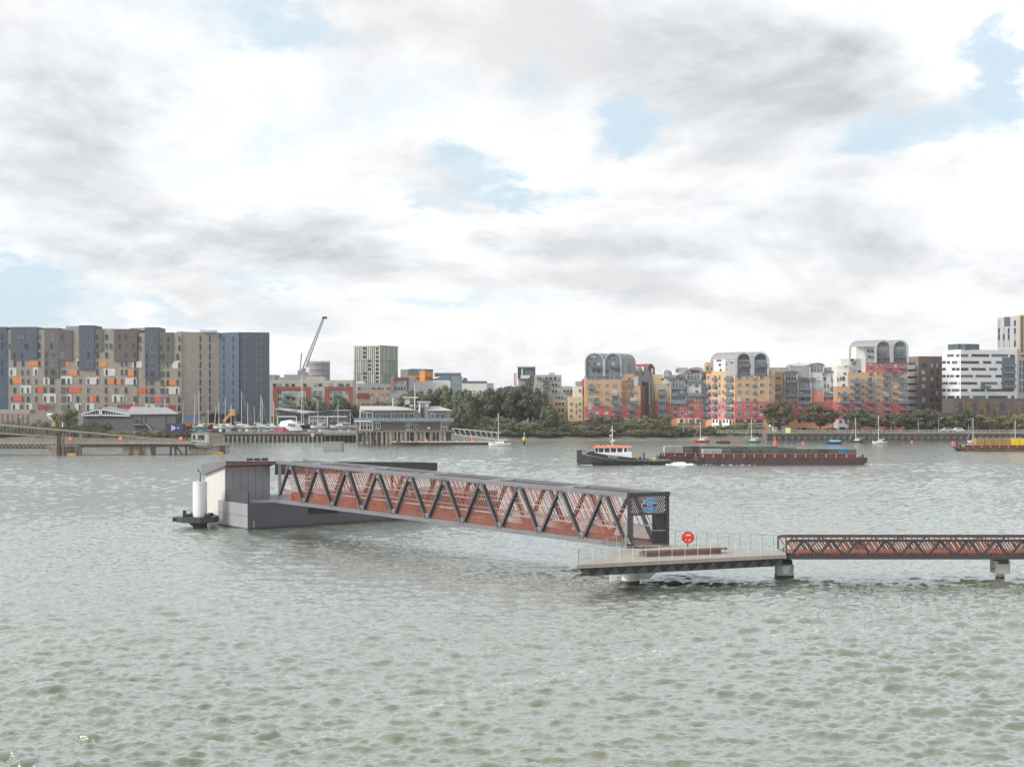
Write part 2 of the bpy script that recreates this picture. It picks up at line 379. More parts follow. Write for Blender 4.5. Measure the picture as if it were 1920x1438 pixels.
# ================================================================ the pier
A0 = Vector((8.81, 97.0)); A1 = Vector((-23.40, 129.0)); LD = (A1-A0).normalized(); LN = Vector((-LD.y, LD.x)) * -1   # LN points away from the camera
if LN.y < 0: LN = -LN
LL = (A1-A0).length; BW = 3.3
def lp(t, z, n=0.0, rel=True):
    """point on the gangway: t along, n across (0 = near truss)"""
    q = A0+LD*(LL*t)+LN*n; return Vector((q.x, q.y, z))
zb = lambda t: 2.18+.90*t
zt = lambda t: 6.00+1.0*t
def build_gangway():
    T = thing('gangway_bridge', 'long covered truss gangway with copper slats sloping down to the pontoon', 'gangway', (*A0, 2.0))
    t0, t1 = 0.0, 1.0; F0 = -1.19/LL                     # the far truss runs on to the skewed portal
    for s, n in (('near', 0.0), ('far', BW)):
        a = F0 if n else 0.0
        MB().bar(lp(a, zb(a), n), lp(1.01, zb(1.01), n), .30, .36).build('bottom_chord', M['steel'], T, .02)
        MB().bar(lp(a, zt(a), n), lp(1.01, zt(1.01), n), .30, .34).build('top_chord', M['steel'], T, .02)
        for k in range(10):
            tt = .0525+.1007*k
            for e in (-1, 1):
                tb = tt+e*.0503
                p0 = lp(tt+e*.003, zt(tt)-.12, n); p1 = lp(tb-e*.003, zb(tb)+.12, n)
                MB().bar(p0, p1, .17, .36, up=(LN.x, LN.y, 0)).build('diagonal', mat('charcoal_steel', (.075, .073, .085), .45, 0, .2, .8), T)
            for (tc, zc, sg) in ((tt, zt(tt)-.27, 1), (tt-.0503, zb(tt-.0503)+.28, -1)):        # gusset plates at the nodes
                w = .85/LL
                MB().prism([lp(tc-w*.6, zc+.14*sg, n-.11), lp(tc+w*.6, zc+.14*sg, n-.11), lp(tc+w*.22, zc-.35*sg, n-.11), lp(tc-w*.22, zc-.35*sg, n-.11)], (LN.x*.03, LN.y*.03, 0)).build('gusset_plate', M['steel'], T)
        MB().bar(lp(1.0, zb(1)-.1, n), lp(1.0, zt(1)+.1, n), .28, .28).build('end_post', M['steel'], T)
        hz = lambda t: zb(t)+1.28
        MB().bar(lp(a+.01, hz(a), n+(.32 if n == 0 else -.32)), lp(.99, hz(.99), n+(.32 if n == 0 else -.32)), .09, .10).build('handrail', M['steel_light'], T)
        MB().bar(lp(a+.01, zb(a)+2.35, n+(.22 if n == 0 else -.22)), lp(.99, zb(.99)+2.35, n+(.22 if n == 0 else -.22)), .045, .045).build('slat_rail', M['steel_light'], T)
    # battens: all alike, so one mesh each is shared
    H = 3.85; sh = .59*LL/LL
    ax = Vector((-LD.x, -LD.y, 0))                      # direction towards the portal
    def slat(h, w, dep, lean): return MB().bar(Vector((0, 0, h))-ax*0, ax*lean*h, w, dep, up=(LN.x, LN.y, 0))
    up_h = H-1.28-.18
    mu = slat(up_h, .058, .03, .60); mu.cur = 1; bk = ax*-.055+Vector((LN.x, LN.y, 0))*.05
    mu.bar(Vector((0, 0, up_h))+bk, ax*.60*up_h+bk, .04, .05, up=(LN.x, LN.y, 0)); me_u = mu.mesh('slat', [M['copper'], mat('slat_shade_back', (.05, .03, .028), .6)])  # dark bar behind each slat stands in for its shadowed side
    pitch = .30; cnt = int(LL/pitch)
    def mitre(t): return -ax*0
    k = 0; rest = MB()
    for i in range(cnt-6):
        s = (i+1)*pitch; t = s/LL
        if t*LL > LL-1.8: continue
        place('slat', me_u, T, lp(t+.60*up_h/LL, zb(t)+1.28, .20)); k += 1
    # far side: the nearest ones single, the rest joined
    for i in range(cnt//2-1):
        s = -1.0+(i+1)*pitch*2; t = s/LL; o = lp(t+.60*up_h/LL, zb(t)+1.28, BW-.20)
        if t > 1-.62*up_h/LL: break
        if k < 300: place('slat', me_u, T, o); k += 1
        else: rest.bar(o+Vector((0, 0, up_h)), o+ax*.60*up_h, .055, .03, up=(LN.x, LN.y, 0))
    if rest.v: tag(rest.build('slat_screen', M['copper'], T), kind='stuff')
    for n in (.20, BW-.20):
        lo = MB(); h = 1.12
        for i in range(int(LL/.15)-6):
            t = (i+1)*.15/LL; o = lp(t+.6*h/LL, zb(t)+.13, n)
            lo.bar(o+Vector((0, 0, h)), o+ax*.6*h, .038, .03, up=(LN.x, LN.y, 0))
        tag(lo.build('parapet_slats', M['copper'], T), kind='stuff')
    fl = MB(); fl.prism([lp(F0, zb(F0)-.02, .25), lp(1.0, zb(1)-.02, .25), lp(1.0, zb(1)-.02, BW-.25), lp(F0, zb(F0)-.02, BW-.25)], (0, 0, .09)); fl.build('walkway_floor', mat('brown_floor', (.16, .10, .08), .8), T)
    for i in range(11):
        t = min(.995, .002+i*.1); MB().bar(lp(t, zb(t)-.12, .1), lp(t, zb(t)-.12, BW-.1), .16, .22).build('floor_beam', M['steel_dark'], T)
    for i in range(6):                                   # flat roof bracing
        t = .153+.2014*i*.92
        if t < .97: MB().bar(lp(t, zt(t)+.10, .1), lp(t, zt(t)+.10, BW-.1), .13, .12).build('roof_bar', M['pipe'], T)
    for i in range(5):
        t = .053+.2014*i; e = t+.2014
        if e > 1: e = .995
        a, b = ((0.1, BW-.1) if i % 2 else (BW-.1, .1))
        MB().bar(lp(t, zt(t)+.04, a), lp(e, zt(e)+.04, b), .08, .09).build('roof_brace', M['steel'], T)
    MB().bar(lp(.02, zt(.02)+.06, BW*.5), lp(.99, zt(.99)+.06, BW*.5), .35, .07).build('cable_tray', M['steel_dark'], T)
    # -------- entrance portal, skewed across the end
    q0 = Vector((8.81, 97.0)); q1 = Vector((12.03, 98.5)); pd = (q1-q0).normalized(); pn = Vector((pd.y, -pd.x)); PW = (q1-q0).length
    def pp(u, z, o=0.0): v = q0+pd*u+pn*o; return Vector((v.x, v.y, z))
    MB().bar(pp(.10, 1.95), pp(.10, 6.15), .26, .30).build('portal_post', M['steel_dark'], T, .015)
    MB().bar(pp(PW-.10, 1.95), pp(PW-.10, 6.15), .26, .30).build('portal_post', M['steel_dark'], T, .015)
    MB().bar(pp(-.06, 6.02), pp(PW+.06, 6.02), .32, .30).build('portal_header', M['steel_dark'], T, .015)
    MB().bar(pp(.23, 4.50), pp(PW-.23, 4.50), .12, .12).build('portal_transom', M['steel_dark'], T)
    for i in range(24):                                  # diagonal louvres over the doorway
        u = -.8+i*.19; lo, hi = u, u+.80
        z0, z1 = 4.55, 5.88
        def zat(x): return z0+(x-lo)/(hi-lo)*(z1-z0)
        a = max(lo, .25); b = min(hi, PW-.25)
        if b-a > .08: MB().bar(pp(a, zat(a), -.06), pp(b, zat(b), -.06), .06, .10, up=(pn.x, pn.y, 0)).build('portal_louvre', M['steel_dark'], T)
    MB().prism([pp(2.15, 2.05, -.05), pp(PW-.24, 2.05, -.05), pp(PW-.24, 4.45, -.05), pp(2.15, 4.45, -.05)], (-pn.x*.05, -pn.y*.05, 0)).build('portal_screen', M['steel_dark'], T)
    for i in range(8):
        u = 2.2+i*.12; b = min(u+.75, PW-.27)
        MB().bar(pp(u, 4.35, 0), pp(b, 4.35-2.2*(b-u)/.75, 0), .03, .03, up=(pn.x, pn.y, 0)).build('screen_batten', M['steel'], T)
    MB().bar(pp(2.15, 3.25, .08), pp(PW-.3, 3.20, .08), .05, .05).build('portal_handrail', M['steel_light'], T)
    MB().prism([pp(.26, 2.05, -.05), pp(.48, 2.05, -.05), pp(.48, 4.45, -.05), pp(.26, 4.45, -.05)], (-pn.x*.12, -pn.y*.12, 0)).build('portal_jamb', M['steel'], T)
    # -------- river roundel on the portal
    S = thing('roundel_sign', 'round blue ring sign with dark bar reading RIVER on the gangway portal', 'sign', pp(1.88, 5.2, .03))
    u = (pd.x, pd.y, 0); v = (0, 0, 1); c = pp(1.80, 5.18, .11)
    bl = mat('sign_blue', (.05, .30, .56), .4, 0, .03); nv = mat('sign_navy', (.05, .035, .17), .4, 0, .03)
    MB().ring(c, u, v, .30, .53, .07, 48).build('ring', bl, S)
    MB().ring(c-Vector((pn.x, pn.y, 0))*.012, u, v, .27, .555, .04, 48).build('ring_rim', M['white'], S)
    b0 = pp(1.80-.66, 5.18, .125); b1 = pp(1.80+.66, 5.18, .125)
    MB().bar(b0, b1, .09, .24, up=v).build('name_bar', nv, S)
    MB().bar(pp(1.80-.69, 5.18, .118), pp(1.80+.69, 5.18, .118), .06, .29, up=v).build('bar_rim', M['white'], S)
    tm = text_mesh('RIVER', .21, M['white']); o = new_obj('lettering', tm)
    o.matrix_basis = Matrix.Translation(pp(1.80, 5.18, .176)) @ Matrix.Rotation(math.atan2(pd.y, pd.x), 4, 'Z') @ Matrix.Rotation(math.pi/2, 4, 'X'); setpar(o, S)
    MB().bar(pp(1.8, 5.5, -.06), pp(1.8, 5.5, .08), .08, .08).build('bracket', M['steel_dark'], S)
build_gangway()

DZ = 2.0
def lifebuoy(loc, rz, label, h=1.15, s=1.0):
    T = thing('lifebuoy_station', label, 'lifebuoy', loc, rz, 'red lifebuoy stations on the pier')
    c = Vector((0, -.05, h)); u = (1, 0, 0); v = (0, 0, 1)
    mb = MB(); k = 8
    mb.ring(c, u, v, .29*s, .46*s, .16, 24); mb.build('buoy_ring', M['red'], T)
    w = MB(); w.box(-.46*s, -.15, h-.13*s, .46*s, .05, h+.13*s); w.build('cover_band', M['red'], T, .03)
    for sg in (-1, 1): MB().box(.40*s*sg-.08, -.12, h-.2*s, .40*s*sg+.08, .04, h+.2*s).build('side_clip', M['red'], T, .03)
    MB().box(-.04, .03, -.0, .04, .10, h+.1).build('post', M['steel_dark'], T)
    for o in T.children: setpar_local(o, T)
    return T
def setpar_local(o, T): o.matrix_parent_inverse = Matrix.Identity(4)

def build_platform():
    fl, fr, br, pr, pl = G(1083, 1059, DZ), G(1473, 1040, DZ), G(1473, 1032.5, DZ), G(1262, 1022.0, DZ), G(1176, 1027.5, DZ)
    T = thing('pier_platform', 'pale timber river platform on a white column before the gangway portal', 'pier', G(1182, 1093))
    # boards, laid parallel to the front edge, clipped to the outline
    fd = (fr-fl).normalized(); nd = Vector((-fd.y, fd.x, 0))
    poly = [fl, fr, br, pr, pl]
    def clip(off):
        hits = []
        for i in range(5):
            a, b = poly[i], poly[(i+1) % 5]; da = (a-fl).dot(nd)-off; db = (b-fl).dot(nd)-off
            if (da <= 0 < db) or (db <= 0 < da): hits.append((a+(b-a)*(da/(da-db))-fl).dot(fd))
        return (min(hits), max(hits)) if len(hits) >= 2 else None
    w = .20; i = 0
    wood = [M['timber'], mat('pale_decking_grey', (.315, .29, .265), .75, 0, .14, 1.4, .1, 6), mat('pale_decking_warm', (.36, .325, .285), .75, 0, .14, 1.4, .1, 6)]
    mx = max((p-fl).dot(nd) for p in poly); rng = random.Random(2)
    while i*w < mx:
        o = i*w+.004; e = (i+1)*w-.012; a = clip(o+.01); b = clip(min(e, mx-.01))
        if a and b:
            pts = [fl+fd*a[0]+nd*o, fl+fd*a[1]+nd*o, fl+fd*b[1]+nd*e, fl+fd*b[0]+nd*e]
            MB().prism([p-Vector((0, 0, .05)) for p in pts], (0, 0, .05)).build('deck_board', rng.choice(wood), T)
        i += 1
    cen = sum(poly, Vector())/5
    ins = lambda p, q, dz: cen+(p-cen)*q+Vector((0, 0, dz))
    MB().loft([[ins(p, 1.008, -.06) for p in poly+poly[:1]], [ins(p, 1.008, -.24) for p in poly+poly[:1]]], True).build('edge_beam', M['timber'], T)
    MB().loft([[ins(p, .998, -.24) for p in poly+poly[:1]], [ins(p, .90, -.84) for p in poly+poly[:1]]], True).build('soffit', M['steel_dark'], T)
    n = 15
    for k in range(n):                                   # folded triangular ribs along the front fascia
        t = (k+.6)/n; a = fl.lerp(fr, t); l = (fr-fl).length/n*.5
        q0 = a-fd*l*.42; q1 = a+fd*l*.42; dn = nd*.10+Vector((0, 0, -.84))
        base = a+nd*.40+Vector((0, 0, -.82))
        MB().prism([a+Vector((0, 0, -.26))-nd*.03, base-fd*l*.9-nd*.1, base+fd*l*.9-nd*.1], tuple(nd*.12)).build('fascia_rib', mat('fascia_grey', (.105, .10, .11), .5), T)
    # column with fins
    cw = G(1182, 1093)
    MB().tube((cw.x, cw.y, -4), (cw.x, cw.y, 1.25), .66, k=32).build('column', M['pipe'], T)
    MB().tube((cw.x, cw.y, -.5), (cw.x, cw.y, .22), .672, k=32).build('tide_shade_band', M['weed'], T)
    MB().prism([(cw.x+.5, cw.y-.25, 1.2), (cw.x+2.2, cw.y-.25, 1.2), (cw.x+1.35, cw.y-.25, .32), (cw.x+.5, cw.y-.25, .30)], (0, .5, 0)).build('corbel', M['pipe'], T)
    MB().prism([(cw.x-.5, cw.y-.25, 1.2), (cw.x-1.7, cw.y-.25, 1.2), (cw.x-1.45, cw.y-.25, .55), (cw.x-.5, cw.y-.25, .50)], (0, .5, 0)).build('corbel', M['pipe'], T)
    MB().box(cw.x-1.35, cw.y+1.2, -.1, cw.x-.85, cw.y+1.8, 1.2).build('corbel', M['pipe'], T)
    # glass balustrade
    def rail(a, b, k, h, pm, name, skip=()):
        for i in range(k+1):
            p = a.lerp(b, i/k); MB().box(p.x-.013, p.y-.013, p.z-.05, p.x+.013, p.y+.013, p.z+h).build('baluster', pm, T)
            if i < k:
                q = a.lerp(b, (i+1)/k); d = (q-a).normalized()*.03
                MB().prism([p+d+Vector((0, 0, .06)), q-d+Vector((0, 0, .06)), q-d+Vector((0, 0, h)), p+d+Vector((0, 0, h))], Vector((-d.y, d.x, 0)).normalized()*.012).build('glass_panel', M['clear'], T)
        MB().bar(a+Vector((0, 0, h+.012)), b+Vector((0, 0, h+.012)), .018, .016).build('rail_cap', pm, T)
    e = lambda p: cen+(p-cen)*.992
    rail(e(fl), e(fr), 16, 1.08, M['pipe'], 'f')
    rail(e(br), e(pr)+Vector((.15, 0, 0)), 10, 1.12, M['steel'], 'b')
    rail(e(fl), e(pl)-Vector((.2, 0, 0)), 5, 1.12, M['steel_light'], 'l')
    # right-hand pier leg
    def leg(px, py, w, top):
        c = G(px, py)
        MB().box(c.x-w, c.y-w*.9, -4, c.x+w, c.y+w*.9, top).build('pier_leg', M['conc2'], T, .03)
        MB().prism([(c.x-.30, c.y-w*.9-.06, top-.15), (c.x+.30, c.y-w*.9-.06, top-.15), (c.x+.18, c.y-w*.9-.06, .35), (c.x-.18, c.y-w*.9-.06, .35)], (0, .1, 0)).build('leg_panel', M['pipe'], T)
        MB().box(c.x-w-.012, c.y-w*.9-.012, -.5, c.x+w+.012, c.y+w*.9+.012, .24).build('tide_shade_band', M['weed'], T)
        MB().box(c.x-w-.15, c.y-.5, top, c.x+w-.1, c.y+.5, top+.3).build('bearing', M['black'], T)
    leg(1470.5, 1083, .60, 1.05)
    # bench
    bq = thing('timber_bench', 'broad hardwood bench with overhanging top on the river platform', 'bench', G(1280, 1040, DZ))
    f0, f1 = G(1209, 1044.0, DZ), G(1352, 1038.0, DZ); bd = (f1-f0).normalized(); bn = Vector((-bd.y, bd.x, 0)); up = Vector((0, 0, 1))
    for j in range(2):
        MB().prism([f0+up*(.01+.14*j), f1+up*(.01+.14*j), f1+up*(.14+.14*j), f0+up*(.14+.14*j)], tuple(bn*1.0)).build('base_board', M['bench'], bq, .008)
    g0 = f0-bd*.25-bn*.12; g1 = f1+bd*.45-bn*.12
    MB().prism([g0+up*.29, g1+up*.29, g1+up*.46, g0+up*.46], tuple(bn*.16)).build('front_rail', M['bench'], bq, .01)
    for j in range(7):
        o = .17+j*.165; MB().prism([g0+bn*o+up*.40, g1+bn*o+up*.40, g1+bn*(o+.155)+up*.40, g0+bn*(o+.155)+up*.40], (0, 0, .058)).build('seat_board', M['timber'], bq)
    lifebuoy(G(1289, 1024.5, DZ)+Vector((0, -.2, 0)), 0.0, 'red lifebuoy station standing on the pale timber platform', .72)
M['weed'] = mat('tidal_weed', (.045, .05, .03), .6, 0, .4, 3, .3, 8)  # waterline weed, its dark band doubling as painted contact shadow
M['conc2'] = mat('grey_concrete', (.40, .395, .375), .85, 0, .15, .8, .1, 4)
build_platform()

def build_walkway():
    """level footbridge from the platform towards the near shore"""
    Yn, Yf = 93.4, 96.6; X0 = (1475-CX)/FP*Yn; X1 = 64.0
    T = thing('footbridge', 'level footbridge with copper slats and dark trusses leading off to shore', 'footbridge', (X0, Yn, 1.6))
    zz0, zz1 = 1.72, 2.98
    for y in (Yn, Yf):
        MB().box(X0, y-.13, zz0-.13, X1, y+.13, zz0+.13).build('bottom_chord', M['steel_dark'], T)
        MB().box(X0+.2, y-.09, zz1-.07, X1, y+.09, zz1+.07).build('top_chord', M['steel_dark'], T)
        rl = MB(); rl.box(X0-.05, y-.02+(.2 if y == Yn else -.2), 2.84 if y == Yn else 2.85, X1, y+.14+(.2 if y == Yn else -.2), 2.93 if y == Yn else 2.99); rl.build('handrail', M['copper_rail'], T)
        k = 0; x = X0+.25
        while x < X1-2:
            dw, dm = (.17, M['steel_dark']) if y == Yn else (.10, M['copper_rail'])
            MB().bar((x, y, zz0+.05), (x+1.0, y, zz1), dw, .10, up=(0, 1, 0)).build('diagonal', dm, T)
            MB().bar((x+1.0, y, zz1), (x+2.0, y, zz0+.05), dw, .10, up=(0, 1, 0)).build('diagonal', dm, T)
            x += 2.0
        me = MB().bar((0, 0, 1.16), (.76, 0, 0), .10, .03, up=(0, 1, 0)).mesh('slat', M['copper'])
        yy = y+(.24 if y == Yn else -.24); x = X0+.1; n = 0; rest = MB()
        while x < X1-1:
            if n < (200 if y == Yn else 95): place('slat', me, T, (x, yy, 1.68))
            else: rest.bar((x, yy, 2.84), (x+.76, yy, 1.68), .06, .03, up=(0, 1, 0))
            n += 1; x += .215 if y == Yn else .43
        if rest.v: tag(rest.build('slat_screen', M['copper'], T), kind='stuff')
        MB().box(X0-.06, y-.1+(.2 if y == Yn else -.2), 2.0, X0+.06, y+.1+(.2 if y == Yn else -.2), 2.98).build('end_post', M['copper_rail'], T)
    MB().box(X0, Yn+.35, 1.90, X1, Yf-.35, 2.0).build('walkway_floor', mat('brown_floor', (.16, .10, .08), .8), T)
    MB().box(X0, Yn+.14, 1.62, X1, Yf-.14, 1.80).build('soffit', M['steel_dark'], T)
    for px in (1880, 2290):
        x = (px-CX)/FP*94.0
        L = thing('pier_column', 'pale concrete column carrying the footbridge' if px < 2000 else 'pale concrete column beyond, carrying the footbridge', 'column', (x, 94.5, 0))
        MB().box(x-.53, 93.9, .45, x+.53, 95.1, 1.40).build('capital', M['conc2'], L, .03)
        MB().tube((x, 94.5, -4), (x, 94.5, .5), .30, k=20).build('shaft', M['conc2'], L); MB().tube((x, 94.5, -.5), (x, 94.5, .22), .315, k=20).build('tide_shade_band', M['weed'], L)
        MB().box(x-.35, 93.75, 1.2, x+.35, 95.2, 1.58).build('bearing', M['steel_dark'], L)
        MB().tube((x-.8, 94.2, .8), (x-.5, 94.2, .8), .03, k=6).build('light_arm', M['steel_dark'], L)
build_walkway()

# ---------------------------------------------------------------- pontoon
E1 = Vector((.79, .613)).normalized(); E2 = Vector((-E1.y, E1.x)); PC = Vector((-27.0, 131.0))
def q(a, b, z): v = PC+E1*a+E2*b; return Vector((v.x, v.y, z))
def build_pontoon():
    PD = 2.66; LEN, WID = 32.0, 10.2
    T = thing('floating_pontoon', 'dark grey floating pontoon with roofed waiting shelter at the gangway foot', 'pontoon', q(0, 0, 0))
    hm = mat('pontoon_hull_paint', (.085, .082, .10), .45, 0, .12, .3, .05, 2)
    hl = mat('pontoon_end_paint', (.25, .25, .265), .5, 0, .14, .4, .05, 2)
    mb = MB(); mb.prism([q(0, 0, -1.2), q(LEN, 0, -1.2), q(LEN, WID, -1.2), q(0, WID, -1.2)], (0, 0, 1.2+PD-.02)); mb.build('hull', hm, T, .04)
    for i in range(5):
        a = .02+i*1.46; MB().prism([q(-.03, a, 0.02), q(-.03, a+1.44, 0.02), q(-.03, a+1.44, 1.37), q(-.03, a, 1.37)], tuple(-E1.to_3d()*.03)).build('end_plate', hl, T)
        MB().prism([q(-.03, a, 1.39), q(-.03, a+1.44, 1.39), q(-.03, a+1.44, PD-.02), q(-.03, a, PD-.02)], tuple(-E1.to_3d()*.03)).build('end_plate', hl, T)
    MB().bar(q(-.07, 0, 1.38), q(-.07, 7.3, 1.38), .03, .05).build('rubbing_strip', M['steel'], T)
    MB().prism([q(0, 0, PD-.02), q(LEN, 0, PD-.02), q(LEN, WID, PD-.02), q(0, WID, PD-.02)], (0, 0, .05)).build('deck_plate', M['steel'], T)
    MB().prism([q(-.02, -.02, PD), q(-.02, 7.3, PD), q(-.02, 7.3, PD+1.12), q(-.02, -.02, PD+1.12)], tuple(E1.to_3d()*.12)).build('bulwark', M['steel_dark'], T)
    MB().prism([q(5.0, .0, PD), q(7.6, .0, PD), q(7.6, .0, PD+.95), q(5.0, .0, PD+.95)], tuple(E2.to_3d()*.12)).build('bulwark', M['steel_dark'], T)
    MB().prism([q(0, -.02, -.4), q(LEN, -.02, -.4), q(LEN, -.02, .16), q(0, -.02, .16)], tuple(E2.to_3d()*.02)).build('tide_shade_band', M['weed'], T)
    MB().prism([q(-.085, -.02, -.4), q(-.085, 7.3, -.4), q(-.085, 7.3, .16), q(-.085, -.02, .16)], tuple(E1.to_3d()*.02)).build('tide_shade_band', M['weed'], T)
    rec = MB(); rec.prism([q(6.9, -.015, 1.25), q(10.6, -.015, 1.15), q(10.2, -.015, 2.35), q(6.9, -.015, 2.55)], tuple(E2.to_3d()*.02)); rec.build('dark_hollow_sheet', M['black'], T)  # flat black sheet on the hull stands in for a dark hollow
    for j in range(3): MB().prism([q(.55, -.012, .28+j*.24), q(.72, -.012, .28+j*.24), q(.72, -.012, .40+j*.24), q(.55, -.012, .40+j*.24)], tuple(E2.to_3d()*.02)).build('draught_mark', M['steel_light'], T)
    # waiting shelter
    wl = mat('shelter_panel_beige', (.50, .48, .455), .6, 0, .07, .6); wg = mat('shelter_panel_grey', (.235, .23, .25), .5, 0, .08, .6)
    b0, b1 = 5.3, WID
    for i in range(6):                                    # front wall panels
        a0, a1 = .04+i*.86, .04+(i+1)*.86-.03
        MB().prism([q(a0, b0, PD+.02), q(a1, b0, PD+.02), q(a1, b0, 6.30), q(a0, b0, 6.30)], tuple(E2.to_3d()*.08)).build('front_panel', wg, T)
    MB().prism([q(.04, b0+.06, PD), q(5.2, b0+.06, PD), q(5.2, b0+.06, 6.3), q(.04, b0+.06, 6.3)], tuple(E2.to_3d()*.04)).build('front_backing', M['steel_dark'], T)
    zz = lambda b: 6.30-(b-b0)/(b1-b0)*1.15
    for i in range(6):                                    # end wall panels under the sloping roof
        c0 = b0+i*(b1-b0)/6; c1 = b0+(i+1)*(b1-b0)/6-.02; lo = 1.0 if c0 > 6.6 else PD
        MB().prism([q(-.08, c0, lo), q(-.08, c1, lo), q(-.08, c1, zz(c1)), q(-.08, c0, zz(c0))], tuple(E1.to_3d()*.08)).build('end_panel', wl, T)
    MB().prism([q(0.02, b0+.1, PD), q(.02, b1-.02, PD), q(.02, b1-.02, 5.1), q(.02, b0+.1, 6.25)], tuple(E1.to_3d()*5.1)).build('shelter_core', M['steel_dark'], T)
    rt = lambda a, b: 6.86-.034*a-(max(0, b-4.4))*.10
    sof = mat('brown_soffit', (.16, .085, .07), .6, 0, .1)
    ov = 4.4
    MB().prism([q(-.35, ov, 6.36), q(5.35, ov, 6.36), q(5.35, b1, 5.2), q(-.35, b1, 5.2)], (0, 0, .05)).build('soffit', sof, T)
    MB().add([q(-.45, ov-.1, 6.42), q(-.45, b1+.1, 5.12), q(-.45, b1+.1, 6.30), q(-.45, ov-.1, 6.86), q(-.38, ov-.1, 6.42), q(-.38, b1+.1, 5.12), q(-.38, b1+.1, 6.30), q(-.38, ov-.1, 6.86)],
             [(0, 1, 2, 3), (4, 7, 6, 5), (0, 4, 5, 1), (1, 5, 6, 2), (2, 6, 7, 3), (3, 7, 4, 0)]).build('end_fascia', M['steel'], T)
    RL = 26.4
    MB().loft([[q(-.45, ov-.1, 6.80), q(RL, ov-.1, 5.86), q(RL, b1+.1, 5.80), q(-.45, b1+.1, 6.24)], [q(-.45, ov-.1, 6.88), q(RL, ov-.1, 5.94), q(RL, b1+.1, 5.88), q(-.45, b1+.1, 6.32)]], False).build('roof_edge', M['steel_dark'], T)
    MB().add([q(-.45, ov-.1, 6.87), q(RL, ov-.1, 5.93), q(RL, b1+.1, 5.87), q(-.45, b1+.1, 6.31)], [(0, 1, 2, 3)]).build('roof_sheet', M['steel_dark'], T)
    MB().add([q(-.3, ov-.1, 6.42), q(5.3, ov-.1, 6.38), q(5.3, ov-.1, 6.70), q(-.3, ov-.1, 6.84), q(-.3, ov, 6.42), q(5.3, ov, 6.38), q(5.3, ov, 6.70), q(-.3, ov, 6.84)],
             [(0, 1, 2, 3), (4, 7, 6, 5), (0, 4, 5, 1), (2, 6, 7, 3)]).build('front_fascia', sof, T)
    MB().add([q(5.3, ov-.1, 5.25), q(RL, ov-.1, 5.0), q(RL, ov-.1, 5.92), q(5.3, ov-.1, 6.70), q(5.3, ov, 5.25), q(RL, ov, 5.0), q(RL, ov, 5.92), q(5.3, ov, 6.70)],
             [(0, 1, 2, 3), (4, 7, 6, 5), (0, 4, 5, 1), (2, 6, 7, 3), (1, 5, 6, 2), (0, 3, 7, 4)]).build('canopy_fascia', M['steel_dark'], T)
    for i in range(5):
        a = 6.0+i*5.6; MB().box(*(q(a, 8.5, PD)-Vector((.12, .12, 0))), *(q(a, 8.5, 5.5)+Vector((.12, .12, 0)))).build('canopy_post', M['steel_dark'], T)
    for i in range(3): MB().box(*(q(3.0+i*.9, 6.5, 6.75-.03*i)), *(q(3.0+i*.9, 6.5, 6.75)+Vector((.6, .5, .25)))).build('roof_vent', M['steel_dark'], T)
    # mooring pile and its collar
    w = G(375, 988)
    P = thing('mooring_pile', 'white cylindrical mooring pile with small blue sensor mast beside pontoon', 'pile', (w.x, w.y, 0))
    MB().tube((w.x, w.y, -4), (w.x, w.y, 4.72), .73, k=36).build('pile_shaft', M['pipe'], P)
    MB().tube((w.x, w.y, -.5), (w.x, w.y, .25), .742, k=36).build('tide_shade_band', M['weed'], P)
    MB().tube((w.x, w.y, 4.7), (w.x, w.y, 4.78), .70, .55, k=36).build('pile_cap', M['steel_light'], P)
    blu = mat('sensor_blue', (.03, .22, .38), .4)
    MB().tube((w.x+.05, w.y-.2, 4.75), (w.x+.05, w.y-.2, 5.2), .13, .09, k=10).build('sensor_base', blu, P)
    MB().tube((w.x+.08, w.y-.2, 5.15), (w.x+.08, w.y-.2, 5.85), .045, k=8).build('sensor_mast', M['black'], P)
    MB().bar((w.x+.1, w.y-.2, 5.83), (w.x-.15, w.y-.2, 5.85), .06, .06).build('sensor_arm', M['black'], P)
    MB().tube((w.x-.14, w.y-.2, 5.85), (w.x-.14, w.y-.2, 6.12), .07, .04, k=8).build('wind_vane', M['black'], P)
    K = thing('pile_collar', 'dark steel guide collar gripping the white mooring pile', 'pile guide', (w.x, w.y, .5))
    hexa = [(-2.35, -.5), (-1.6, -1.3), (.4, -1.5), (1.7, -.9), (1.75, .9), (-1.6, 1.2)]
    hin = [(x*.58, y*.62) for x, y in hexa]
    n = 6; vs = []
    for z in (.55, 1.12):
        vs += [(w.x+x, w.y+y, z) for x, y in hexa]+[(w.x+x, w.y+y, z) for x, y in hin]
    fs = []
    for i in range(n):
        j = (i+1) % n; fs += [(i, j, 12+j, 12+i), (6+i, 18+i, 18+j, 6+j), (12+i, 12+j, 18+j, 18+i), (i, 6+i, 6+j, j)]
    MB().add(vs, fs).build('collar_frame', M['steel_dark'], K)
    for (x, y, r) in ((-1.15, -.55, .22), (.95, -.7, .22), (-.9, .8, .22), (.95, .7, .2)):
        MB().tube((w.x+x-.25, w.y+y, 1.24), (w.x+x+.25, w.y+y, 1.24), r, k=12).build('roller', M['black'], K)
    MB().box(w.x-1.75, w.y-.2, 1.1, w.x-1.45, w.y+.1, 1.75).build('light_box', M['black'], K)
    MB().box(w.x-2.75, w.y-.55, .62, w.x-2.2, w.y+.2, 1.05).build('fender', M['black'], K, .05)
    MB().bar((w.x+1.2, w.y+.2, .85), q(-.05, 8.6, .85), .5, .45).build('link_arm', M['steel_dark'], K)
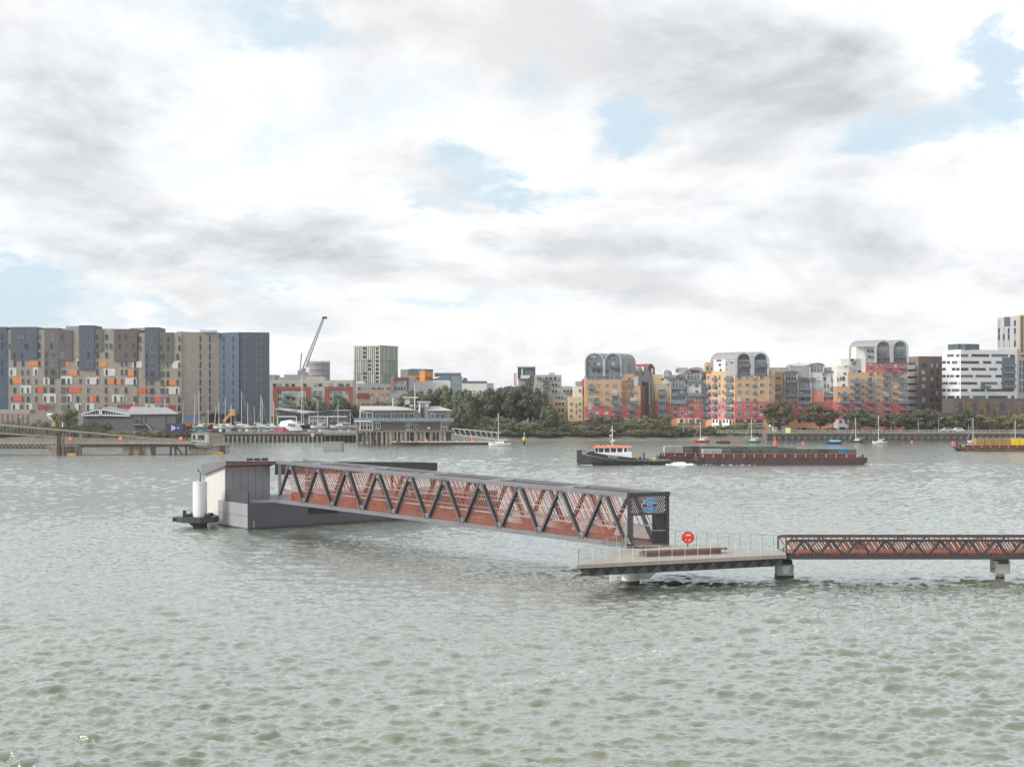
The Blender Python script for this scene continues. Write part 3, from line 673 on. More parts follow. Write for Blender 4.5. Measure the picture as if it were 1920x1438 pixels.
    MB().prism([(w.x-.9, w.y-1.2, .55), (w.x+1.0, w.y-1.2, .55), (w.x+.8, w.y-1.0, .22), (w.x-.6, w.y-1.0, .22)], (0, .5, 0)).build('lower_brace', M['black'], K)
    v = q(5.6, -.32, PD); lifebuoy((v.x, v.y, PD), math.atan2(E1.y, E1.x), 'red lifebuoy station hung at the gangway foot on the pontoon', .55, .95)
build_pontoon()
# ================================================================ river traffic
def put_at(T, loc, rz=0.0, s=1.0):
    T.matrix_basis = Matrix.Translation(Vector(loc)) @ Matrix.Rotation(rz, 4, 'Z') @ Matrix.Scale(s, 4)
def build_tug():
    k = .0106; Yt = 268.0
    blk = mat('tug_black', (.022, .021, .024), .45, 0, .3, .8, .05, 2); wht = mat('tug_white', (.72, .73, .73), .4, 0, .08, .8)
    org = mat('tug_orange', (.64, .19, .12), .45, 0, .08, .8); yel = mat('safety_yellow', (.65, .45, .04), .5, 0, .2, 2)
    T = thing('tugboat', 'black tugboat with orange wheelhouse roof named RESOURCE towing the barges', 'tugboat')
    def X(zx): return zx*k
    def Zz(zy): return (822-zy)*k
    # hull: stations from bow to stern, half section
    st = [(62, 610, 1.2), (120, 606, 2.0), (300, 640, 2.75), (600, 698, 3.0), (1000, 728, 3.0), (1400, 742, 3.0), (1750, 735, 2.9), (1880, 728, 2.6)]
    rows = []
    for zx, zy, b in st:
        rows.append([(X(zx)+(.35 if zx < 100 else 0), -b*.75, -.9), (X(zx), -b*.97, .25), (X(zx), -b, Zz(zy)), (X(zx), b, Zz(zy)), (X(zx), b*.97, .25), (X(zx)+(.35 if zx < 100 else 0), b*.75, -.9)])
    MB().loft(rows, True).build('hull', blk, T)
    for e in (-1, 1):                                   # rubbing strake
        mb = MB()
        for a, b in zip(st[:-1], st[1:]): mb.bar((X(a[0]), e*(a[2]+.02), Zz(a[1])-.06), (X(b[0]), e*(b[2]+.02), Zz(b[1])-.06), .14, .16)
        mb.build('rubbing_strake', M['steel'], T)
    for i in range(9):
        x = X(520+i*105); MB().bar((x, -3.03, .25), (x+.55, -3.06, 1.0), .1, .22, up=(0, 1, 0)).build('tyre_fender', M['black'], T)
    # bulwark above the strake
    bw = [(240, 600, 2.5), (330, 574, 2.75), (620, 628, 2.95), (1000, 668, 2.95), (1160, 690, 2.9), (1235, 735, 2.85)]
    for e in (-1, 1):
        rows = [[(X(x), e*b, Zz(y)), (X(x), e*(b-.12), Zz(y)), (X(x), e*(b-.12), Zz(745)+.1*0), (X(x), e*b, Zz(745))] for x, y, b in bw]
        MB().loft([r+[r[0]] for r in rows]).build('bulwark', blk, T)
    MB().box(X(250), -2.4, Zz(720), X(1200), 2.4, Zz(690)).build('foredeck', M['steel'], T)
    # bow fender
    MB().loft([[(X(35), -1.6, Zz(800)), (X(35), -1.7, Zz(560)), (X(50), -1.6, Zz(535)), (X(50), 1.6, Zz(535)), (X(35), 1.7, Zz(560)), (X(35), 1.6, Zz(800))],
               [(X(125), -2.0, Zz(800)), (X(125), -2.05, Zz(560)), (X(110), -2.0, Zz(540)), (X(110), 2.0, Zz(540)), (X(125), 2.05, Zz(560)), (X(125), 2.0, Zz(800))]]).build('bow_fender', M['black'], T)
    MB().bar((X(110), -.8, Zz(545)), (X(225), -.8, Zz(565)), .25, .14).build('bow_roller', M['black'], T)
    # white superstructure and wheelhouse with raked windows
    MB().prism([(X(420), -2.0, Zz(590)), (X(1110), -2.0, Zz(572)), (X(1115), -2.0, Zz(690)), (X(420), -2.0, Zz(660))], (0, 4.0, 0)).build('deckhouse', wht, T, .05)
    MB().prism([(X(385), -1.8, Zz(590)), (X(1030), -1.8, Zz(590)), (X(1030), -1.8, Zz(485)), (X(362), -1.8, Zz(485))], (0, 3.6, 0)).build('wheelhouse', wht, T)
    for a, b, c, d in ((395, 445, 378, 440), (460, 545, 452, 555), (575, 680, 570, 665), (700, 800, 690, 800), (825, 925, 825, 925), (960, 1015, 960, 1015)):
        for e in (-1, 1):
            MB().prism([(X(a), e*1.81, Zz(578)), (X(b), e*1.81, Zz(578)), (X(d), e*1.81, Zz(497)), (X(c), e*1.81, Zz(497))], (0, e*.03, 0)).build('window', M['pane'], T)
    MB().prism([(X(382), -1.5, Zz(580)), (X(365), -1.5, Zz(495)), (X(360), -1.5, Zz(495)), (X(377), -1.5, Zz(580))], (0, 3, 0)).build('window', M['pane'], T)
    MB().loft([[(X(350), -2.0, Zz(485)), (X(1045), -2.0, Zz(492)), (X(1125), -1.2, Zz(482)), (X(1125), 1.2, Zz(482)), (X(1045), 2.0, Zz(492)), (X(350), 2.0, Zz(485))],
               [(X(400), -1.7, Zz(446)), (X(900), -1.7, Zz(452)), (X(1125), -1.0, Zz(466)), (X(1125), 1.0, Zz(466)), (X(900), 1.7, Zz(452)), (X(400), 1.7, Zz(446))]]).build('wheelhouse_roof', org, T)
    ms = MB(); ms.tube((X(740), 0, Zz(450)), (X(740), 0, Zz(60)), .10, .05, k=8); ms.build('mast', wht, T)
    MB().bar((X(685), 0, Zz(155)), (X(800), 0, Zz(155)), .06, .08).build('crosstree', wht, T)
    for zx, zy in ((722, 140), (700, 250), (770, 350), (715, 370)): MB().box(X(zx)-.12, -.15, Zz(zy)-.12, X(zx)+.16, .15, Zz(zy)+.16).build('mast_light', wht, T)
    MB().bar((X(688), 0, Zz(250)), (X(688), 0, Zz(345)), .04, .04).build('mast_stay', wht, T)
    MB().bar((X(690), 0, Zz(250)), (X(740), 0, Zz(260)), .05, .05).build('radar_arm', wht, T)
    for zx in (500, 580): MB().box(X(zx)-.12, -.9, Zz(450), X(zx)+.12, -.6, Zz(425)).build('searchlight', M['black'], T)
    # aft deck
    MB().box(X(1235), -2.5, Zz(745), X(1870), 2.5, Zz(738)).build('aft_deck', M['steel_dark'], T)
    MB().tube((X(1355), -1.2, Zz(740)), (X(1355), -1.2, Zz(590)), .16, k=12).build('tow_post', M['black'], T)
    MB().tube((X(1230), -.9, Zz(690)), (X(1230), .9, Zz(690)), .42, k=16).build('winch', yel, T)
    MB().tube((X(1290), -.7, Zz(700)), (X(1290), .7, Zz(700)), .3, k=14).build('winch_drum', M['black'], T)
    MB().box(X(1530), -1.9, Zz(742), X(1580), -1.4, Zz(690)).build('deck_locker', yel, T, .05)
    MB().box(X(1390), -1.5, Zz(742), X(1470), 1.0, Zz(700)).build('engine_hatch', M['steel'], T, .04)
    tm = text_mesh('RESOURCE', .42, M['white'], ext=.01); o = new_obj('lettering', tm)
    o.matrix_basis = Matrix.Translation((X(730), -2.985, Zz(672))) @ Matrix.Rotation(math.atan2(-30, 185)*.6, 4, 'Y').inverted().inverted() @ Matrix.Rotation(math.pi/2, 4, 'X')
    o.matrix_basis = Matrix.Translation((X(730), -2.99, Zz(671))) @ Matrix.Rotation(math.radians(7), 4, 'Y') @ Matrix.Rotation(math.pi/2, 4, 'X'); setpar(o, T)
    put_at(T, ((1080-CX)/FP*Yt, Yt+3, 0))
build_tug()
CONT = {}
def container_mesh(m, ribs):
    key = (m.name, ribs)
    if key in CONT: return CONT[key]
    mb = MB(); mb.box(-.5, -.5, 0, .5, .5, 1)
    n = 10 if ribs else 5
    for i in range(n):
        x = -.46+.92*i/(n-1); mb.box(x-.025, -.53, .05, x+.025, -.5, .93)
    mb.box(-.5, -.54, .93, .5, -.5, 1.0); mb.box(-.5, -.54, 0, .5, -.5, .06)
    mb.box(-.5, -.54, .06, -.46, -.5, .93); mb.box(.46, -.54, .06, .5, -.5, .93)
    CONT[key] = mb.mesh('container', m); return CONT[key]
def container(x, y, z, w, d, h, m, ribs, label, group):
    o = new_obj('waste_container', container_mesh(m, ribs)); o.matrix_basis = Matrix.Translation((x, y, z)) @ Matrix.Diagonal((w, d, h, 1))
    return tag(o, label, 'container', group)
def barge(label, pxa, pxb, Y, hull_h, top_h, beam, ribs_at, hm, cm):
    xa, xb = (pxa-CX)/FP*Y, (pxb-CX)/FP*Y
    T = thing('river_barge', label, 'barge', ((xa+xb)/2, Y, 0))
    rows = []
    for x, ins, lift in ((xa, .45, .65), (xa+2.2, 0, -.6), (xb-2.2, 0, -.6), (xb, .3, .5)):
        rows.append([(x, Y+ins, lift), (x, Y+ins*.6, hull_h), (x, Y+beam-ins*.6, hull_h), (x, Y+beam-ins, lift)])
    MB().loft([r+[r[0]] for r in rows]).build('hull', hm, T)
    ca, cb = xa+1.2, xb-2.2
    MB().box(ca, Y+.35, hull_h-.1, cb, Y+beam-.35, top_h).build('coaming', cm, T)
    n = int((cb-ca)/ribs_at)
    for i in range(n+1):
        x = ca+i*(cb-ca)/n; MB().box(x-.06, Y+.22, hull_h, x+.06, Y+.36, top_h).build('coaming_rib', mat('pale_rib', (.55, .5, .48), .6), T)
    MB().box(ca-.1, Y+.15, top_h-.07, cb+.1, Y+.37, top_h+.04).build('coaming_rail', mat('rust_rail', (.26, .14, .12), .7), T)
    MB().box(xa+.3, Y+1, hull_h, xa+.6, Y+1.3, hull_h+.7).build('bollard', M['black'], T)
    MB().box(xb-.9, Y+1, hull_h, xb-.6, Y+1.3, hull_h+.6).build('bollard', M['black'], T)
    MB().tube((xa+1, Y+.1, hull_h-.5), (xa+1.2, Y-.05, hull_h-.7), .25, k=10).build('fender', M['black'], T)
    return T, ca, cb
def build_barges():
    hm = mat('barge_dark_hull', (.055, .035, .032), .7, 0, .35, .6, .1, 2); cm = mat('barge_maroon', (.17, .032, .03), .65, 0, .3, .6)
    greys = [mat('container_grey_green', (.085, .093, .082), .6, 0, .25, .7), mat('container_grey', (.11, .11, .105), .6, 0, .25, .7), mat('container_slate', (.055, .063, .075), .6, 0, .25, .7), mat('container_olive', (.095, .092, .07), .6, 0, .25, .7)]
    blue = mat('container_blue', (.03, .17, .26), .55, 0, .2, .7); pale = mat('container_pale_ribs', (.33, .34, .33), .6, 0, .2, .7)
    Y = 269.0; s = Y/FP
    T, ca, cb = barge('maroon river barge loaded with containers, nearer of two towed abreast', 1308, 1627, Y, 1.50, 2.25, 6.4, 2.06, hm, cm)
    rng = random.Random(4); n = 16; pit = (cb-ca)/n
    names = {greys[0]: 'grey green', greys[1]: 'plain grey', greys[2]: 'dark slate', greys[3]: 'olive grey', blue: 'bright blue', pale: 'pale ribbed'}
    for i in range(n):
        x = ca+(i+.5)*pit; m = pale if i < 2 else blue if i == n-2 else rng.choice(greys)
        container(x, Y+1.9, 1.9, pit*.94, 2.6, 1.32, m, i < 2, '%s waste container, %s from the tug in the nearer front row' % (names[m], ORD[i]), '%s containers on the nearer barge' % names[m])
    for i in range(n-6):
        x = ca+(i+.5)*pit; m = rng.choice(greys)
        container(x, Y+4.6, 1.9, pit*.94, 2.5, 1.72-.02*i, m, False, '%s waste container, %s from the tug in the nearer back row' % (names[m], ORD[i]), '%s containers at the back of the nearer barge' % names[m])
    Y2 = 278.0
    T, ca, cb = barge('maroon river barge behind, coupled to the tug beside the longer one', 1236, 1500, Y2, 1.4, 2.1, 6.0, 2.1, hm, cm)
    for i in range(12):
        x = ca+(i+.5)*2.05; m = pale if i < 2 else rng.choice(greys)
        container(x, Y2+1.9, 1.9, 1.93, 2.6, 1.60, m, i < 2, '%s waste container, %s from the tug on the barge behind' % (names[m], ORD[i]), '%s containers on the barge behind' % names[m])
    # moored barge with yellow containers
    Y3 = 345.0; xa = (1800-CX)/FP*Y3
    T, ca, cb = barge('rusty red barge with yellow and tan containers moored at right', 1800, 2040, Y3, 1.0, 1.55, 6.5, 2.3, mat('barge_rust_hull', (.10, .045, .035), .75, 0, .4, .5, .1, 2), cm)
    tan = mat('container_tan', (.32, .20, .075), .6, 0, .2, .6); yel = mat('container_yellow', (.66, .46, .03), .5, 0, .15, .6)
    x = (1831-CX)/FP*Y3; i = 0
    while x < cb-2:
        m = tan if i < 4 else yel
        container(x+1.15, Y3+2.1, 1.4, 2.2, 2.8, 1.95, m, False, ('tan' if i < 4 else 'bright yellow')+' waste container, %s from the bow of the moored rusty barge' % ORD[i], ('tan' if i < 4 else 'yellow')+' containers on the moored barge'); x += 2.36; i += 1
    bw = MB(); bw.tube((xa-.3, Y3+2, -.8), (xa-.1, Y3+2, 2.6), .16, k=10); tag(bw.build('mooring_post', M['black']), 'dark leaning post at the bow of the moored rusty barge', 'post')
    for i in range(5):
        p = W(1806+i*7.2, 829-i*.4, Y3); MB().tube((p.x, Y3+.8+.3*(i % 2), 1.3), (p.x+1.0, Y3+1.6, 1.55+.1*(i % 3)), .22, k=8).build('rope_coil', mat('old_rope', (.34, .27, .18), .9, 0, .3, 2), T)
    # ---- wake
    foam = mat('white_foam', (.80, .82, .82), .8, 0, .12, 1.5, .3, 4)
    rng = random.Random(8); mb = MB()
    def lump(x, y, r, h):
        k = 7; vs = [(x, y, h)]+[(x+r*rng.uniform(.6, 1.2)*math.cos(6.283*i/k)*1.7, y+r*rng.uniform(.6, 1.2)*math.sin(6.283*i/k), -.08) for i in range(k)]
        mb.add(vs, [(0, i+1, (i+1) % k+1) for i in range(k)], True)
    def line(pa, pb, Y, n, r, h, spread):
        for i in range(n):
            px = rng.uniform(pa, pb); lump((px-CX)/FP*Y, Y+rng.gauss(0, spread), r*rng.uniform(.4, 1.4), h*rng.uniform(.3, 1.2))
    line(1248, 1300, 268.6, 150, .24, .26, .7); line(1260, 1285, 268.9, 110, .24, .55, .5)
    line(1084, 1110, 267.6, 24, .3, .05, .5); line(1100, 1250, 267.8, 30, .3, .02, .5); line(1300, 1420, 267.9, 44, .35, .05, .6); line(1625, 1690, 269.8, 60, .35, .04, 1.2)
    tag(mb.build('wake_foam', foam), 'white wake foam churning between the tug and barges', 'foam', kind='stuff')
build_barges()
# ================================================================ small boats, buoys and marks
BOAT = {}
def sailboat_parts(T, L, hull, stripe, mast, cabin=True, stand=0.0, furl=True, z0=0.0, cover=None):
    """yacht built about the origin, bow to -x"""
    B = L*.30; H = L*.13
    rows = []
    for t, w, up in ((0, .04, .32), (.12, .45, .22), (.3, .85, .10), (.55, 1, 0), (.8, .9, .02), (1, .68, .08)):
        x = -L/2+L*t; b = B/2*w; lo = -.35*H if .1 < t < .95 else .25*H
        rows.append([(x, -b, H*(1+up)), (x, -b*.86, H*.45), (x, -b*.35, lo), (x, b*.35, lo), (x, b*.86, H*.45), (x, b, H*(1+up))])
    mb = MB(); mb.loft(rows, True, True); mb.build('hull', hull, T)
    MB().loft([[(r[0][0], r[0][1]*1.02, r[0][2]-.02), (r[5][0], r[5][1]*1.02, r[5][2]-.02)] for r in rows]+[], False).build('deck', M['boat_white'], T)
    MB().loft([[(r[0][0], r[0][1]*1.03-.01, r[0][2]*.93), (r[0][0], r[0][1]*1.03-.01, r[0][2]*1.0)] for r in rows], False).build('sheer_stripe', stripe, T)
    if cabin: MB().loft([[(-L*.22, -B*.22, H*1.05), (-L*.16, -B*.2, H*1.5), (-L*.16, B*.2, H*1.5), (-L*.22, B*.22, H*1.05)], [(L*.20, -B*.30, H), (L*.18, -B*.26, H*1.75), (L*.18, B*.26, H*1.75), (L*.20, B*.30, H)]]).build('cabin', M['boat_white'], T)
    if cover: MB().loft([[(-L*.2, -B*.42, H*1.02), (-L*.2, 0, H*1.9), (-L*.2, B*.42, H*1.02)], [(L*.42, -B*.38, H*1.02), (L*.42, 0, H*1.6), (L*.42, B*.38, H*1.02)]]).build('cover', cover, T)
    if mast:
        MB().tube((-L*.06, 0, H), (-L*.06, 0, H+mast), .10, .07, k=6).build('mast', M['mast'], T)
        if furl: MB().tube((-L*.06, 0, H*2.1), (L*.36, 0, H*2.2), .13, k=6).build('boom', M['mast'], T)
        MB().bar((-L*.06, -B*.25, H+mast*.55), (-L*.06, B*.25, H+mast*.55), .05, .05).build('spreader', M['mast'], T)
        MB().tube((-L*.06, 0, H+mast*.97), (-L*.49, 0, H*1.35), .025, k=4).build('forestay', M['mast'], T)
    if stand:
        MB().prism([(-L*.08, -.12, -H*.3), (L*.18, -.12, -H*.3), (L*.12, -.12, -stand), (-L*.03, -.12, -stand)], (0, .24, 0)).build('keel', hull, T)
        for x in (-L*.25, L*.28):
            for e in (-1, 1): MB().tube((x, e*B*.25, 0), (x, e*B*.5, -stand), .06, k=6).build('prop', M['steel'], T)
M['boat_white'] = mat('gelcoat_white', (.60, .60, .585), .35, 0, .08, .8); M['mast'] = mat('mast_aluminium', (.60, .60, .60), .4, 0, .06, .8)
hullm = {k: mat('hull_'+k, c, .4, 0, .12, .8) for k, c in dict(white=(.58, .59, .585), blue=(.03, .075, .20), red=(.33, .05, .045), green=(.03, .20, .12), dark=(.05, .045, .045), brown=(.11, .06, .045), teal=(.12, .33, .40), paleblue=(.38, .50, .62)).items()}
def yacht(px, py, Lpx, hull, stripe, mast_top, label, zw=0.0, rz=0.0, stand=0.0, cabin=True, Y=None, cover=None, name='sailing_boat', cat='sailboat'):
    g = G(px, py, zw) if Y is None else Vector(((px-CX)/FP*Y, Y, zw)); L = Lpx/FP*g.y
    H = L*.13; mast = (CAMH-(mast_top-HY)/FP*g.y-(g.z+stand)-H) if mast_top else 0
    T = thing(name, label, cat); sailboat_parts(T, L, hullm[hull], hullm[stripe], mast, cabin, stand, True, 0, hullm[cover] if cover else None)
    put_at(T, (g.x, g.y, zw+stand), rz); return T
yacht(1315, 829.5, 30, 'red', 'red', 790, 'small red hulled sailing boat moored off the shore shrubs')
yacht(1356, 831.0, 27, 'dark', 'brown', 0, 'dark open workboat with white bow cover beside the red hulled boat', cabin=False, cover='brown', name='open_boat', cat='boat')
yacht(1411, 830.0, 30, 'green', 'green', 785, 'green hulled sailing boat with white deck moored by the shore')
yacht(1562, 832.5, 34, 'blue', 'blue', 0, 'blue hulled cabin boat under a blue cover moored mid river', cover='teal', cabin=False, name='cabin_boat', cat='boat')
yacht(1606, 829.5, 26, 'dark', 'dark', 783, 'small white cabin yacht with dark hull moored near the promenade')
yacht(1649, 831.5, 27, 'white', 'white', 778, 'white sailing yacht with tall mast moored off the promenade')
yacht(1826, 824.0, 24, 'white', 'blue', 784, 'white yacht lying behind the moored rusty barge', Y=420)
yacht(1905, 824.0, 24, 'blue', 'white', 789, 'blue yacht lying behind the yellow containers', Y=420)
def buoy(px, py, s, m, label, tall=False):
    g = G(px, py); T = thing('mooring_buoy', label, 'buoy', g, 0)
    mb = MB(); rows = []
    for z, r in ((-.2, .5), (.15, .62), (.45, .5), (.62, .15)): rows.append([(g.x+s*r*math.cos(6.283*i/10), g.y+s*r*math.sin(6.283*i/10), s*z) for i in range(11)])
    mb.loft(rows, True, True); mb.build('float', m, T)
    MB().tube((g.x, g.y, s*.5), (g.x, g.y, s*(2.1 if tall else .85)), s*(.25 if tall else .08), s*(.12 if tall else .08), k=8).build('topmark', m, T)
orb = mat('buoy_orange', (.75, .11, .05), .5, 0, .12, 1.5)
buoy(1453, 830.5, 1.05, orb, 'tall orange buoy floating below the yellow notice board', True)
buoy(1506, 831.5, .8, orb, 'low orange buoy half hidden behind the long barge'); buoy(1710, 829, .8, orb, 'orange mooring buoy alone off the brown brick block')
buoy(1787, 831, .9, orb, 'orange mooring buoy at the bow of the moored rusty barge')
for px, lb in ((1478, 'small black buoy nearest the tall orange one'), (1488, 'small black buoy next to its twin near the tall orange one'), (1623, 'small black buoy between the two white yachts'), (1684, 'small black buoy beyond the tall masted yacht')): buoy(px, 832, .6, M['black'], lb)
def mark():
    g = G(983, 834); T = thing('channel_marker', 'yellow topped black marker post standing in the river', 'marker', g)
    yl = mat('marker_yellow', (.50, .42, .04), .6, 0, .15, 1)
    MB().tube((g.x, g.y, -2), (g.x, g.y, 1.3), .32, k=12).build('pile', M['black'], T)
    MB().tube((g.x, g.y, 1.3), (g.x, g.y, 2.4), .36, k=12).build('upper_band', yl, T)
    MB().bar((g.x-.62, g.y, 1.75), (g.x+.62, g.y, 2.2), .12, .35).build('topmark', yl, T); MB().bar((g.x-.62, g.y, 2.2), (g.x+.62, g.y, 1.75), .1, .35).build('topmark', yl, T)
    MB().tube((g.x, g.y, 2.4), (g.x, g.y, 3.4), .06, k=6).build('lamp_post', M['white'], T); MB().box(g.x-.14, g.y-.14, 3.4, g.x+.14, g.y+.14, 3.7).build('lamp', M['white'], T)
    g = G(623, 845.5); T = thing('concrete_block', 'square concrete mooring block standing alone in the river', 'mooring block', g); w = 18*g.y/FP
    mb = MB(); mb.box(g.x-w, g.y, -2, g.x+w, g.y+4.5, 2.15); mb.build('block', M['conc2b'], T, .08)
    MB().box(g.x-w-.08, g.y-.08, 2.15, g.x+w+.08, g.y+4.6, 2.35).build('cap', M['conc2b'], T, .04)
    MB().tube((g.x, g.y+1, 2.3), (g.x, g.y+1, 2.9), .14, k=8).build('bollard', M['black'], T)
M['conc2b'] = mat('block_concrete', (.245, .24, .225), .9, 0, .18, .6, .15, 3)
mark()
# ================================================================ buildings on the far bank
UM = {}
def win_mesh(kind, frame, pane):
    key = (kind, frame.name, pane.name)
    if key in UM: return UM[key]
    mb = MB()
    v, h, t = {'one': (0, 0, .09), 'two': (1, 0, .08), 'three': (2, 0, .07), 'door': (1, 1, .07), 'grid': (3, 1, .045), 'band': (5, 0, .03), 'slim': (0, 0, .14)}[kind]
    th = .07
    mb.box(-.5, -.5, -.5, -.5+t, .5, .5); mb.box(.5-t, -.5, -.5, .5, .5, .5)
    mb.box(-.5+t, -.5, .5-th, .5-t, .5, .5); mb.box(-.5+t, -.5, -.5, .5-t, .5, -.5+th)
    for i in range(v):
        x = -.5+(i+1)/(v+1); mb.box(x-t/2.4, -.4, -.5+th, x+t/2.4, .5, .5-th)
    if h: mb.box(-.5+t, -.35, .14, .5-t, .5, .2)
    pk = ('pane', pane.name)
    if pk not in UM: UM[pk] = MB().box(-.48, -.15, -.48, .48, .45, .48).mesh('pane', pane)      # glass sits behind the frame
    UM[key] = (mb.mesh('window', frame), UM[pk]); return UM[key]
def balc_mesh(m, glass=None):
    key = ('balc', m.name, glass and glass.name)
    if key in UM: return UM[key]
    mb = MB(); mb.box(-.5, -.5, -.5, .5, .5, -.40); mb.box(-.5, -.5, .42, .5, -.42, .5)
    for x in (-.5, .47): mb.box(x, -.42, .42, x+.03, .5, .5)
    for i in range(9): x = -.49+i*.98/8; mb.box(x-.012, -.49, -.40, x+.012, -.45, .42)
    for s in (-.49, .47):
        for y in (-.2, .1, .35): mb.box(s, y-.03, -.40, s+.02, y+.03, .42)
    mats = [m]
    if glass: mb.cur = 1; mb.box(-.47, -.44, -.38, .47, -.42, .40); mats.append(glass)
    UM[key] = mb.mesh('balcony', mats); return UM[key]
fr = dict(pale=mat('pale_window_frame', (.50, .52, .52), .5, 0, .05), dark=mat('dark_window_frame', (.07, .07, .08), .5, 0, .1), white=M['white'], grey=mat('grey_window_frame', (.24, .25, .26), .5, 0, .1))
panes = [M['pane'], M['pane'], M['pane'], M['pane_b'], M['pane_b'], M['pane_c']]
RW = random.Random(21)
def win(F, T, x0, y0, x1, y1, kind='two', frame='pale', pane=None, front=.17, back=.02):
    a, b = win_mesh(kind, fr[frame], pane or RW.choice(panes)); o = F.put('window', a, T, x0, y0, x1, y1, back, front)
    g = new_obj('pane', b); g.parent = o
    return o
def winc(F, T, x, y, w, h, kind='two', frame='pale', pane=None, **k): return win(F, T, x-w/2, y-h/2, x+w/2, y+h/2, kind, frame, pane, **k)
def balc(F, T, x0, y0, x1, y1, m, glass=None, out=1.3): return F.put('balcony', balc_mesh(m, glass), T, x0, y0, x1, y1, .02, out)
BM = [mat('balcony_blue_grey', (.14, .165, .19), .5, 0, .2), mat('balcony_slate', (.10, .11, .125), .5, 0, .2), mat('balcony_teal', (.05, .13, .13), .5, 0, .25), mat('balcony_blue', (.06, .13, .24), .5, 0, .2)]
BG = mat('balcony_glass_panel', (.20, .24, .27), .25, 0, .15, .8)
def wall(F, T, m, x0, y0, x1, y1, dep=14.0, front=0.0, zmin=2.9, name='wall'):
    return F.box(name, m, T, x0, y0, x1, y1, -dep, front, zmin)
def band(F, T, m, x0, y0, x1, y1, front=.05, back=-.2, name='facade_panel'): return F.box(name, m, T, x0, y0, x1, y1, back, front)

